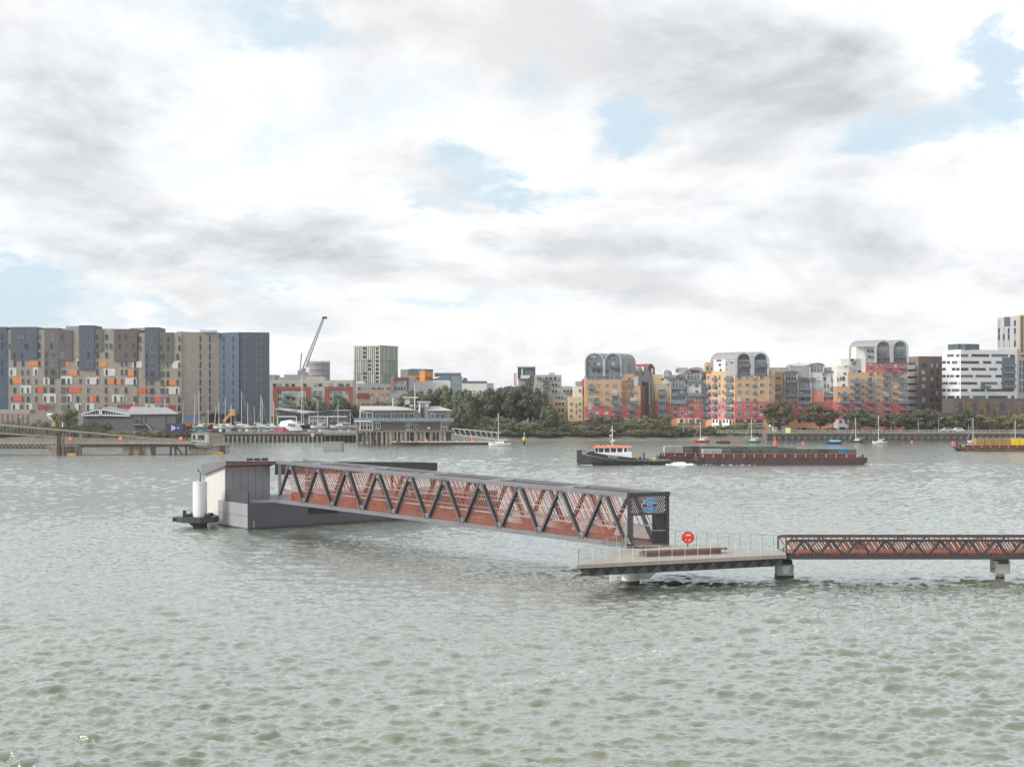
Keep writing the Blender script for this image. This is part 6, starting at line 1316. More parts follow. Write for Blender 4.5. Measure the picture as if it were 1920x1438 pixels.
# promenade trees
for px, yt, w, lf, lab in ((1461, 750, 58, 'autumn', 'broad dark tree with bronze top before the twin vault terrace'), (1538, 754, 62, 'autumn', 'broad dark tree before the four arched bays'), (1612, 766, 52, 'dark', 'dark tree below the stacked balconies'), (1640, 780, 44, 'mid', 'rounded green tree behind the tall masted yacht'), (1672, 772, 46, 'dark', 'dark tree near the last orange terrace'), (1700, 774, 44, 'dark', 'dark tree in front of the brown brick corner balconies'), (1733, 766, 48, 'dark', 'tall dark tree before the brown brick flats'), (1757, 776, 36, 'dark', 'dark tree between brown and white flats'), (1785, 780, 34, 'olive', 'thin pale tree before the white flats'), (1810, 768, 44, 'dark', 'dark tree before the low brown building'), (1840, 776, 42, 'olive', 'light green tree in front of ochre window reveals'), (1882, 780, 40, 'olive', 'loose light green tree beside the ochre reveals'), (1912, 776, 36, 'olive', 'light green tree at the end of the low brown building')):
    tree(px, 440+RV.uniform(0, 3), yt-2, w*1.22, lf, lab, None)
for i, px in enumerate((1340, 1375, 1418)): tree(px, 436, 800+RV.uniform(-2, 2), 26, 'mid', 'round green shrub by the promenade rail, %s from its open end' % ORD[i], 'round shrubs by the promenade rail', 2.6, 'shrub', 'shrub', True)
for i in range(12):
    px = 1485+i*37; tree(px, 441, 803+RV.uniform(-3, 3), 34, RV.choice(('mid', 'willow')), 'low clipped shrub behind the railing, %s from the yellow notice board' % ORD[i], 'low shrubs behind the promenade railing', LZ, 'shrub', 'shrub', True)
# left bank
for i in range(10):
    px = 10+i*20; tree(px, 440+RV.uniform(-3, 4), 790+RV.uniform(-8, 5), 36, RV.choice(('mid', 'dark', 'mid', 'olive')), 'scrubby bush on the upper bank, %s from the rusty corrugated wall' % ORD[i], 'bushes behind the old jetty', LZ-.6, 'shrub', 'shrub', True)
for i in range(20):
    px = -10+i*20; tree(px, 436+RV.uniform(-1, 1), 804+RV.uniform(-3, 3), 32, RV.choice(('mid', 'dark', 'dark', 'olive')), 'low dark bush on the mud line, %s along behind the old jetty' % ORD[i], 'low bushes behind the old jetty', 1.0, 'shrub', 'shrub', True)
tree(130, 446, 762, 46, 'mid', 'upright green tree rising behind the old jetty', None); tree(108, 448, 772, 34, 'olive', 'smaller olive tree behind the old jetty', None)
tree(200, 438, 790, 30, 'dark', 'dark bush against the gabled boat shed', None, LZ, 'shrub', 'shrub', True)

# ================================================================ boatyard
def quay():
    Y = 427.0; T = thing('quay_wall', 'dark sheet pile quay wall with pale capping below the boats', 'quay wall', (-80, Y, 0))
    wd = mat('quay_timber', (.055, .047, .045), .9, 0, .3, .8); cp = mat('quay_cap', (.16, .145, .13), .9, 0, .25, .8); rb = mat('pale_pile', (.25, .23, .21), .9, 0, .25, .8)
    x0, x1 = (418-CX)/FP*Y, (672-CX)/FP*Y
    MB().box(x0, Y, -2, x1, Y+10, 2.5).build('wall_face', wd, T); MB().box(x0-.1, Y-.25, 2.5, x1+.1, Y+12, 2.95).build('capping', cp, T)
    n = 31
    for i in range(n): x = x0+.4+i*(x1-x0-.8)/(n-1); MB().box(x-.2, Y-.3, -1.5, x+.2, Y+.05, 1.9).build('pile', rb, T)
    MB().ring((x0+30.0, Y-.35, 2.2), (1, 0, 0), (0, 0, 1), .25, .5, .2, 16).build('white_tyre', M['white'], T)
    # mesh fence towards the club house
    a, b = (608-CX)/FP*425, (672-CX)/FP*425
    T = thing('access_bridge', 'railed timber walkway from the quay to the club house', 'walkway', (a, 424, 2.6))
    MB().box(a, 423.6, 2.2, b, 426.4, 2.6).build('walkway_deck', cp, T)
    for y in (423.7, 426.2):
        for z in (3.1, 3.7): MB().box(a, y-.04, z-.04, b, y+.04, z+.04).build('rail', M['steel_light'], T)
        for i in range(14): x = a+i*(b-a)/13; MB().box(x-.05, y-.05, 2.6, x+.05, y+.05, 3.75).build('rail_post', M['steel_light'], T)
    for i in range(5): x = a+.6+i*(b-a-1.2)/4; MB().tube((x, 425, -2), (x, 425, 2.3), .25, k=10).build('pile', wd, T)
quay()
# boats on the hard: px, keel row, length px, hull, stripe, mast top row, label
YARD = ((352, 34, 'red', 'brown', 0, 'old red and brown fishing hull propped on the hard behind the kiosk', False, 'brown'), (375, 26, 'teal', 'white', 733, 'green covered boat with a very tall mast behind the kiosk', True, None), (392, 24, 'red', 'dark', 768, 'rust red workboat hull on the hard beside the loader', False, None),
        (412, 24, 'white', 'blue', 752, 'white yacht with blue canopy propped near the yellow loader', True, 'blue'), (424, 26, 'white', 'teal', 746, 'white yacht with teal stripe on the hard', True, None), (432, 20, 'paleblue', 'white', 758, 'pale blue small yacht leaning slightly on the hard', True, None), (451, 32, 'white', 'green', 733, 'white yacht with green waterline and the tallest mast', True, None), (463, 22, 'white', 'dark', 755, 'small white yacht behind the green striped one', True, None),
        (487, 28, 'white', 'teal', 740, 'plump white yacht with dark keel shown stern on', True, None), (493, 20, 'paleblue', 'blue', 747, 'narrow blue yacht beside the plump white one', True, None), (511, 26, 'white', 'red', 752, 'white yacht with red antifouling near the shed', True, None), (563, 36, 'dark', 'white', 703, 'dark keeled yacht with a furled white sail cover propped high', True, None), (598, 30, 'white', 'blue', 755, 'white motor cruiser with navy cover near the walkway', True, 'blue'), (636, 32, 'white', 'red', 755, 'white cruiser with red trim by the access walkway', True, None), (655, 28, 'white', 'red', 772, 'slim white boat with red stripe beside the club house', False, None))
for px, Lp, h, st, mt_, lab, cab, cov in YARD:
    Y = 440+RV.uniform(-4, 6); yacht(px, 0, Lp*1.1, h, st, mt_, lab, zw=LZ, rz=RV.uniform(-.25, .25)+(math.pi if RV.random() < .35 else 0), stand=1.3, cabin=cab, Y=Y, cover=cov)
for px, yt, wh in ((364, 738, 'beside the blue boat shelter'), (402, 760, 'by the yellow loader'), (478, 762, 'beside the plump white yacht'), (342, 750, 'near the gabled boat shed'), (570, 725, 'over the dark keeled yacht')):
    p = W(px, yt, 446); T = thing('flagpole', 'bare pale mast standing on the hard '+wh, 'mast', (p.x, 446, LZ), 0, 'bare masts on the hard')
    MB().tube((p.x, 446, LZ), (p.x+RV.uniform(-.8, .8), 446, p.z), .10, .06, k=6).build('pole', M['mast'], T); MB().tube((p.x-.5, 446, LZ), (p.x, 446, LZ+1.2), .08, k=5).build('foot_brace', M['mast'], T)
def yard_things():
    # tarpaulined boat
    p = W(543, 808, 438); T = thing('covered_boat', 'boat wrapped in a white tarpaulin with dark lettering on the hard', 'boat', (p.x, 438, LZ)); tp = mat('white_tarpaulin', (.60, .62, .64), .6, 0, .1, 1, .2, 2)
    MB().loft([[(p.x+x, 438-w, LZ+.4), (p.x+x, 438-w*.85, LZ+h*.7), (p.x+x, 438, LZ+h), (p.x+x, 438+w*.85, LZ+h*.7), (p.x+x, 438+w, LZ+.4)] for x, w, h in ((-4.2, .6, 1.6), (-3, 1.4, 3.6), (0, 1.6, 4.2), (2.6, 1.5, 3.4), (4.4, .8, 1.0))], True, True).build('tarpaulin', tp, T)
    MB().box(p.x-3, 437.2, LZ, p.x+3, 438.8, LZ+.5).build('cradle', M['steel_dark'], T)
    for i in range(3): MB().box(p.x-.2+i*.9, 436.28, LZ+2.2-.1*i, p.x+.25+i*.9, 436.5, LZ+3.0-.1*i).build('letter_mark', hullm['blue'], T)
    p = W(527, 812, 436); T = thing('tarpaulin_heap', 'red tarpaulin heap beside the white wrapped boat', 'tarpaulin', (p.x, 436, LZ)); rt = mat('red_tarpaulin', (.24, .05, .055), .6, 0, .25, 1, .3, 2)
    MB().loft([[(p.x+x, 436-w, LZ), (p.x+x, 436, LZ+h), (p.x+x, 436+w, LZ)] for x, w, h in ((-3.6, .4, .2), (-2.2, 1.0, .9), (-.4, 1.2, 1.3), (1.0, 1.3, 1.9), (2.0, 1.0, 1.0), (3.0, .3, .2))], True).build('sheet', rt, T)
    MB().box(p.x-2, 435.6, LZ, p.x+2, 436.2, LZ+.3).build('pallet', BARK, T)
    # yellow loader crane
    p = W(418, 806, 446); T = thing('yellow_loader', 'yellow boat loader with its boom raised over the yard', 'crane', (p.x, 446, LZ)); yl = mat('loader_yellow', (.42, .25, .05), .6, 0, .25, 1)
    tip = W(436, 772, 446); MB().bar((p.x-1, 446, LZ+2.2), tip, .9, .9).build('boom', yl, T); MB().box(tip.x-.9, 445.3, tip.z-1.3, tip.x+.9, 446.7, tip.z+.9).build('boom_head', yl, T); MB().box(p.x-3, 444.8, LZ+.8, p.x+1.5, 447.2, LZ+2.6).build('body', yl, T, .1)
    for i in (-2.2, .6):
        for y in (444.7, 447.3): MB().tube((p.x+i, y-.2, LZ+.7), (p.x+i, y+.2, LZ+.7), .7, k=14).build('wheel', M['black'], T)
    MB().box(p.x-1.6, 445, LZ+2.6, p.x-.2, 446.4, LZ+3.9).build('cab', M['pane'], T)
    # blue banner container
    p = W(327, 811, 430); T = thing('shipping_container', 'dark blue container with a pink triangle and ring emblem', 'container', (p.x, 430, LZ)); bl = mat('container_navy', (.028, .04, .10), .55, 0, .15, .8); pk = mat('emblem_pink', (.55, .25, .32), .6, 0, .05); lv = mat('emblem_lilac', (.42, .40, .62), .6, 0, .05)
    MB().box(p.x-3.0, 430, LZ, p.x+3.0, 432.4, LZ+3.0).build('body', bl, T); k = 430/FP
    for i in range(12): x = p.x-2.9+i*.53; MB().box(x-.05, 429.93, LZ+.1, x+.05, 430.01, LZ+2.9).build('corrugation', bl, T)
    q = lambda x, z: (p.x-.35+x, 429.91, LZ+1.5+z)
    MB().prism([q(-.7, 1.1), q(1.0, .05), q(-.7, -1.1)], (0, .03, 0)).build('emblem_triangle', pk, T); MB().ring((p.x-.25, 429.89, LZ+1.5), (1, 0, 0), (0, 0, 1), .35, .62, .03, 20).build('emblem_ring', lv, T); MB().box(p.x+.9, 429.9, LZ+1.35, p.x+1.7, 429.93, LZ+1.75).build('emblem_bar', lv, T)
    for px, yt, c_, lab in ((505, 806, 'paleblue', 'pale blue dinghy hull lying on the hard by the quay'), (470, 809, 'white', 'white dinghy lying upturned near the quay edge'), (585, 808, 'white', 'small white tender with tan cover on the quay'), (612, 810, 'paleblue', 'pale tender beside the walkway gate'), (400, 808, 'blue', 'blue workboat hull behind the loader'), (340, 800, 'teal', 'teal dinghy under the gabled shed')):
        yacht(px, 0, 17, c_, 'white', 0, lab, zw=LZ, stand=.3, cabin=False, Y=434, name='dinghy', cat='dinghy')
yard_things()
# ---------------------------------------------------------------- sheds
def sheds():
    clad = mat('shed_grey_boarding', (.115, .115, .125), .7, 0, .15, .8); roof = mat('shed_metal_roof', (.34, .335, .345), .5, 0, .08, .6); frm = M['white']
    c = Zm(0, 750, 8.727); F = Face(154, 455, 334, 455, Zm(0, 580, 5.135)); F2 = Face(154, 455, 334, 455, Zm(240, 580, 4.957))
    T = thing('boat_shed', 'grey boat shed with white framed twin sloping gables', 'shed', F.p(1000, 1200))
    wall(F, T, clad, 800, 1025, 1260, 1215, 10); wall(F2, T, clad, 5, 965, 445, 1175, 9.6, .2)
    MB().loft([[F.p(780, 1000, .8), F.p(965, 950, .8), F.p(985, 950, .8), F2.p(10, 968, .8)], [F.p(790, 990, -10), F.p(965, 938, -10), F.p(1000, 938, -10), F2.p(10, 960, -10)]], False).build('roof_sheet', roof, T)
    MB().loft([[F2.p(-10, 972, .9), F2.p(475, 966, .9)], [F2.p(-40, 905, -9), F2.p(300, 912, -9)]], False).build('roof_sheet', roof, T); MB().loft([[F2.p(-10, 972, .9), F2.p(475, 966, .9)], [F2.p(-10, 978, .9), F2.p(475, 972, .9)]], False).build('eaves_edge', M['steel_light'], T)
    def poly_frame(pts, t=.35):
        mb = MB()
        for a, b in zip(pts, pts[1:]+pts[:1]): mb.bar(F.p(*a, .75), F.p(*b, .75), .25, t)
        mb.build('gable_frame', frm, T); MB().prism([F.p(*a, .5) for a in pts], (0, .1, 0)).build('gable_glass', M['pane'], T)
    poly_frame([(795, 1005), (962, 962), (970, 1020), (797, 1020)]); poly_frame([(985, 962), (1250, 1010), (1255, 1025), (982, 1018)])
    for x in (825, 850, 875, 900, 925, 945, 1020, 1045, 1070, 1095, 1120, 1145, 1170, 1195, 1220): MB().bar(F.p(x, 1018, .7), F.p(x, 990, .7), .12, .12).build('gable_mullion', frm, T)
    for x in (150, 340): F2.box('wall_post', M['steel'], T, x, 975, x+10, 1170, -.1, .5)
    win(F2, T, 60, 990, 120, 1070, 'grid', 'grey', M['pane'], front=.5, back=.2); win(F2, T, 60, 1080, 120, 1160, 'grid', 'grey', M['pane'], front=.5, back=.2); win(F2, T, 290, 1085, 335, 1120, 'band', 'grey', front=.4, back=.2)
    MB().bar(F2.p(170, 1060, .9), F2.p(260, 1160, .9), .25, .3).build('outside_stair', M['steel_light'], T); F2.box('stair_landing', M['steel'], T, 50, 1070, 170, 1078, .2, 1.4)
    for px, y, wh in ((171, 742, 'over the white gables'), (251, 753, 'over the plain roof'), (309, 748, 'past the roof end')):
        p = W(px, y, 462); t2 = thing('flagpole', 'slim white flagpole behind the gabled boat shed '+wh, 'flagpole', (p.x, 462, LZ), 0, 'flagpoles behind the gabled shed'); MB().tube((p.x, 462, LZ), (p.x, 462, p.z), .12, .07, k=6).build('pole', M['white'], t2); MB().box(p.x-.2, 461.8, LZ, p.x+.2, 462.2, LZ+.5).build('base', M['steel'], t2)
    # butterfly roof shed
    c = Zm(500, 740, 10.105); F = Face(512, 452, 660, 452, c); T = thing('boat_shed', 'grey boat shed with butterfly roof and white framed windows', 'shed', F.p(700, 600))
    wall(F, T, clad, 210, 300, 560, 640, 9); wall(F, T, clad, 560, 350, 780, 640, 8, -.3); wall(F, T, clad, 780, 330, 1170, 640, 9, .1); wall(F, T, clad, 1170, 310, 1530, 640, 8.5, -.1)
    for a, b, c_, d in (((130, 262), (910, 330), (560, 262), (130, 262)),): pass
    MB().loft([[F.p(120, 262, 1), F.p(700, 350, 1)], [F.p(240, 258, -8), F.p(915, 325, -8)]], False).build('roof_sheet', roof, T); MB().loft([[F.p(700, 365, 1), F.p(1180, 295, 1), F.p(1580, 300, 1)], [F.p(905, 330, -8), F.p(1300, 288, -8), F.p(1560, 292, -8)]], False).build('roof_sheet', roof, T)
    MB().bar(F.p(120, 266, 1), F.p(700, 358, 1), .2, .35).build('eaves_edge', M['steel'], T); MB().bar(F.p(700, 368, 1), F.p(1180, 300, 1), .2, .35).build('eaves_edge', M['steel'], T); MB().bar(F.p(1180, 300, 1), F.p(1580, 304, 1), .2, .3).build('eaves_edge', M['steel'], T)
    for x0, x1 in ((225, 560), (800, 1150), (1175, 1525)): F.box('lintel', frm, T, x0, 408, x1, 424, 0, .5)
    for x in (205, 560, 800, 1150): F.box('white_post', frm, T, x, 408, x+14, 600, 0, .5)
    for x in (840, 925, 1000, 1100): win(F, T, x-34, 465, x+34, 590, 'door', 'white', M['pane'], front=.3, back=.12)
    for x in (860, 920, 980, 1040, 1100): winc(F, T, x, 375, 44, 50, 'one', 'grey', M['pane'], front=.3, back=.12)
    for x in (1230, 1300, 1370, 1440, 1500): winc(F, T, x, 375, 60, 60, 'two', 'grey', M['pane'], front=.1); winc(F, T, x, 520, 60, 120, 'door', 'grey', M['pane'], front=.1)
    for x in (260, 320, 380, 440, 500): winc(F, T, x, 375, 46, 50, 'one', 'grey', M['pane'], front=.1)
    F.box('big_door', M['steel_dark'], T, 270, 430, 430, 600, 0, .15)
    # dark canopy
    c = Zm(300, 740, 8.727); F = Face(368, 458, 445, 458, c); T = thing('open_shed', 'dark open sided shed with a sloping roof behind the yacht masts', 'shed', F.p(900, 560)); wall(F, T, M['steel_dark'], 760, 320, 1250, 560, 6, -3)
    MB().prism([F.p(600, 330, 1), F.p(930, 275, 1), F.p(1280, 268, 1), F.p(1280, 300, 1), F.p(930, 310, 1), F.p(610, 350, 1)], (0, 8, 0)).build('roof_sheet', mat('dark_roof', (.06, .065, .085), .6), T)
    for x in (740, 900, 1240): F.box('roof_post', M['steel'], T, x, 310, x+14, 560, .3, .7)
    # blue boat shelter
    p = W(358, 793, 450); T = thing('boat_shelter', 'blue tarpaulin boat shelter on a pole frame', 'shelter', (p.x, 450, LZ)); bt = mat('blue_tarpaulin', (.04, .06, .13), .6, 0, .2, 1, .2, 2)
    MB().loft([[(p.x-2.8, 448.5, LZ+4.2), (p.x-2.8, 450, LZ+5.8), (p.x-2.8, 451.5, LZ+4.2)], [(p.x+3.2, 448.5, LZ+4.2), (p.x+3.2, 450, LZ+5.6), (p.x+3.2, 451.5, LZ+4.2)]], True).build('cover', bt, T)
    for x in (-2.7, 3.1):
        for y in (448.6, 451.4): MB().tube((p.x+x, y, LZ), (p.x+x, y, LZ+4.3), .07, k=6).build('pole', M['steel_light'], T)
    # retaining wall and shack at far left
    F = Face(0, 452, 60, 452, Zm(0, 750, 8.727)); T = thing('corrugated_wall', 'rusty corrugated wall at the back of the old jetty bank', 'wall', F.p(200, 380)); ru = mat('rusty_sheet', (.17, .105, .075), .85, 0, .35, .9); ru2 = mat('grey_sheet', (.25, .235, .215), .85, 0, .3, .9)
    for i in range(22): F.box('wall_sheet', ru if i % 3 == 0 else ru2, T, -140+i*28, 225+(i % 3)*4, -140+i*28+27, 400, -.2, .05*(i % 2))
    F.box('coping', mat('cream_coping', (.30, .26, .24), .9), T, -140, 155, 480, 226, -6, -.3)
    F = Face(85, 430, 125, 430, Zm(0, 750, 8.727)); T = thing('conveyor_hut', 'small ochre hut with a white sloping conveyor on the jetty bank', 'hut', F.p(900, 420)); oc = mat('hut_ochre', (.36, .22, .12), .85, 0, .2)
    F.box('hut_wall', oc, T, 840, 335, 905, 430, -2, 0); F.box('hut_roof', BARK, T, 900, 310, 1040, 360, -2, .1); MB().bar(F.p(780, 245, .2), F.p(860, 330, .2), .5, .5).build('conveyor', M['steel_light'], T); F.box('conveyor_head', M['white'], T, 775, 215, 845, 245, -.8, .3); F.box('hut_post', M['white'], T, 1015, 360, 1027, 440, -.3, 0)
sheds()
# ---------------------------------------------------------------- club house on piles
def club():
    c = Zm(640, 640, 6.0); F = Face(670, 402, 850, 402, c); T = thing('club_house', 'grey two storey club house standing on timber piles over the water', 'building', F.p(700, 1010))
    bd = mat('grey_weatherboard', (.215, .21, .205), .75, 0, .14, .9); bdk = mat('dark_weatherboard', (.115, .11, .108), .8, 0, .18, .9); rf = mat('club_metal_roof', (.42, .41, .41), .5, 0, .06, .6); tm = mat('old_timber', (.16, .14, .12), .9, 0, .3, 1)
    F.box('pier_deck', tm, T, 175, 1003, 1245, 1018, -14, 1.5)
    for i in range(19):
        x = 185+i*56; o = RV.choice((.8, -2, -5)); p = F.p(x, 1018, o); MB().tube((p.x, p.y, -3), (p.x, p.y, 4.05), .34 if i % 3 else .5, k=10).build('pile', tm, T)
    for i in range(12):
        p = F.p(215+i*90, 1018, -10); MB().tube((p.x, p.y, -3), (p.x, p.y, 4.05), .3, k=8).build('pile', tm, T)
    for x0, x1 in ((370, 405), (1050, 1090)): MB().bar(F.p(x0, 1025, .5), F.p(x1, 1150, .5), .2, .3).build('brace', tm, T)
    wall(F, T, bdk, 215, 900, 1190, 1004, 12, 0, 4.2); wall(F, T, bd, 215, 785, 1190, 902, 12, .05, None)
    F.box('balcony_deck', M['white'], T, 150, 893, 350, 902, -2, 1.8); F.box('balcony_deck', tm, T, 350, 895, 1270, 905, -2, 1.6)
    gl = mat('blue_balcony_glass', (.14, .21, .26), .2, 0, .25, 1)
    for i in range(28): x = 155+i*40; F.box('balcony_panel', gl, T, x, 862, x+37, 893, 1.5, 1.56); F.box('balcony_post', M['steel_light'], T, x-2, 858, x+1, 895, 1.45, 1.6)
    for x0, x1, y0, y1, kd, fm in ((215, 285, 800, 890, 'two', 'white'), (290, 350, 800, 890, 'two', 'white'), (360, 385, 810, 885, 'two', 'pale'), (392, 420, 815, 885, 'one', 'white'), (440, 475, 815, 880, 'two', 'pale'), (480, 500, 815, 880, 'one', 'pale'), (515, 558, 810, 880, 'two', 'pale'), (562, 600, 810, 885, 'two', 'white'), (605, 640, 812, 870, 'two', 'pale'), (645, 700, 812, 870, 'three', 'pale'), (710, 750, 810, 880, 'two', 'pale'), (760, 815, 812, 880, 'two', 'pale'), (1000, 1050, 810, 885, 'three', 'pale'), (1055, 1110, 810, 885, 'three', 'pale'), (1118, 1160, 812, 885, 'two', 'pale'), (215, 285, 912, 1000, 'door', 'white'), (290, 350, 912, 1000, 'door', 'white'), (362, 390, 912, 990, 'two', 'pale'), (395, 440, 912, 985, 'two', 'white'), (728, 760, 920, 1000, 'door', 'white'), (765, 815, 912, 995, 'door', 'pale'), (835, 860, 930, 990, 'one', 'white'), (1120, 1190, 910, 960, 'three', 'white'), (1120, 1190, 965, 995, 'two', 'white')):
        win(F, T, x0, y0, x1, y1, kd, fm, M['pane'], front=.2, back=.02)
    F.box('white_portal', M['white'], T, 208, 795, 355, 803, 0, .6); [F.box('white_portal', M['white'], T, x, 800, x+7, 1000, 0, .6) for x in (208, 348)]
    MB().loft([[F.p(205, 790, 1.5), F.p(180, 728, -8)], [F.p(350, 772, 1.8), F.p(540, 728, -8)], [F.p(835, 770, 1.8), F.p(720, 745, -8)]], False).build('roof_sheet', rf, T)
    MB().prism([F.p(345, 770, 1.8), F.p(835, 768, 1.8), F.p(835, 775, 1.8), F.p(345, 780, 1.8)], (0, .2, 0)).build('fascia', M['steel_light'], T)
    MB().loft([[F.p(980, 775, 1.5), F.p(985, 730, -6)], [F.p(1245, 772, 1.5), F.p(1080, 730, -6)]], False).build('roof_sheet', rf, T); F.box('fascia', M['steel_light'], T, 975, 772, 1245, 780, 1.3, 1.5)
    F.box('gable_infill', bd, T, 215, 770, 1180, 790, -9, -.2)
    wall(F, T, bd, 700, 640, 825, 770, 4, -4, 10, 'lookout'); F.box('lookout_roof', rf, T, 685, 622, 850, 638, -9, -3.4); win(F, T, 705, 648, 760, 705, 'one', 'pale', M['pane_c'], front=-3.9, back=-4.05); win(F, T, 775, 650, 815, 690, 'two', 'pale', front=-3.9, back=-4.05)
    wall(F, T, bd, 872, 692, 982, 900, 4, .3, 8, 'stair_tower'); F.box('stair_tower_roof', rf, T, 850, 674, 1000, 692, -5, .7); win(F, T, 890, 700, 945, 730, 'two', 'white', front=.45, back=.32); win(F, T, 952, 700, 978, 735, 'two', 'white', front=.45, back=.32); win(F, T, 895, 745, 930, 860, 'one', 'dark', M['pane'], front=.45, back=.32); F.box('white_pier', M['white'], T, 872, 695, 886, 800, .3, .5)
    for x in (770, 785, 800, 820, 840, 855): F.box('rail_post', M['white'], T, x, 712, x+4, 742, -1, -.9)
    F.box('roof_rail', M['white'], T, 765, 712, 865, 716, -1, -.9)
    for x, y, b in ((826, 470, 770), (577, 635, 728)): MB().tube(F.p(x, b, -.6), F.p(x, y, -.6), .15, .07, k=6).build('flag_mast', M['white'], T)
    F.box('life_ring', M['white'], T, 972, 965, 996, 985, .1, .25)
    MB().bar(F.p(1195, 960, .6), F.p(1255, 900, .6), .2, .25).build('balcony_strut', tm, T)
    # float, ramp and moored craft
    fx0, fx1 = (735-CX)/FP*396, (935-CX)/FP*396
    T = thing('landing_float', 'long low landing float moored below the club house', 'pontoon', (fx0, 396, 0)); MB().box(fx0, 395, -.6, fx1, 399, .75).build('float_hull', M['black'], T, .05); MB().box(fx0-.05, 394.9, .75, fx1+.05, 399.1, .95).build('float_deck', M['conc2'], T)
    for i in range(14): x = fx0+1+i*(fx1-fx0-2)/13; MB().box(x-.15, 394.8, .95, x+.15, 395.1, 1.2).build('cleat', M['white'], T)
    a = F.p(1245, 1010, 1); b = W(938, 827, 399); T = thing('access_ramp', 'pale lattice ramp from the club house down to the landing float', 'gangway', a)
    for y in (0, 1.6):
        o = Vector((0, y, 0)); t0, t1 = a+o+Vector((0, 0, .9)), b+o+Vector((0, 0, 2.6)); l0, l1 = a+o-Vector((0, 0, .9)), b+o+Vector((0, 0, .3))
        MB().bar(t0, t1, .18, .22).build('ramp_top_chord', M['steel_light'], T); MB().bar(l0, l1, .18, .22).build('ramp_bottom_chord', M['steel_light'], T)
        for i in range(9): MB().bar(t0.lerp(t1, (i+.2)/9), l0.lerp(l1, (i+.75)/9), .14, .14).build('ramp_diagonal', M['steel_light'], T)
    MB().bar(a+Vector((0, .8, -.8)), b+Vector((0, .8, .4)), 1.4, .1).build('ramp_floor', M['steel'], T)
    yacht(937, 836.5, 42, 'white', 'white', 774, 'white sailing yacht moored at the end of the landing float')
    yacht(763, 834.0, 40, 'dark', 'brown', 0, 'long dark open boat lying in front of the club house piles', cabin=False, name='open_boat', cat='boat'); yacht(738, 834.0, 12, 'brown', 'white', 0, 'small dinghy tied to the club house piles', cabin=False, name='dinghy', cat='dinghy')
    orc = mat('orange_cover', (.60, .12, .06), .6, 0, .2, 2, .2, 3)
    for px, py, s, lab in ((799, 822, 1.1, 'orange covered dinghy sail heaped on the landing float'), (886, 815, 1.3, 'red and white life jackets hung beside the lattice ramp')):
        p = W(px, py, 394.6); T = thing('orange_bundle', lab, 'bundle', (p.x, 396, .95)); MB().loft([[(p.x-s*.5, 395.6, .95), (p.x-s*.3, 395.8, 1.5+s*.7), (p.x-s*.2, 396.3, .95)], [(p.x+s*.5, 395.4, .95), (p.x+s*.4, 395.8, 1.5), (p.x+s*.6, 396.3, .95)]]).build('cover', orc, T); MB().tube((p.x-s*.3, 395.8, .95), (p.x-s*.3, 395.8, 1.6+s*.7), .06, k=6).build('stick', M['white'], T)
club()
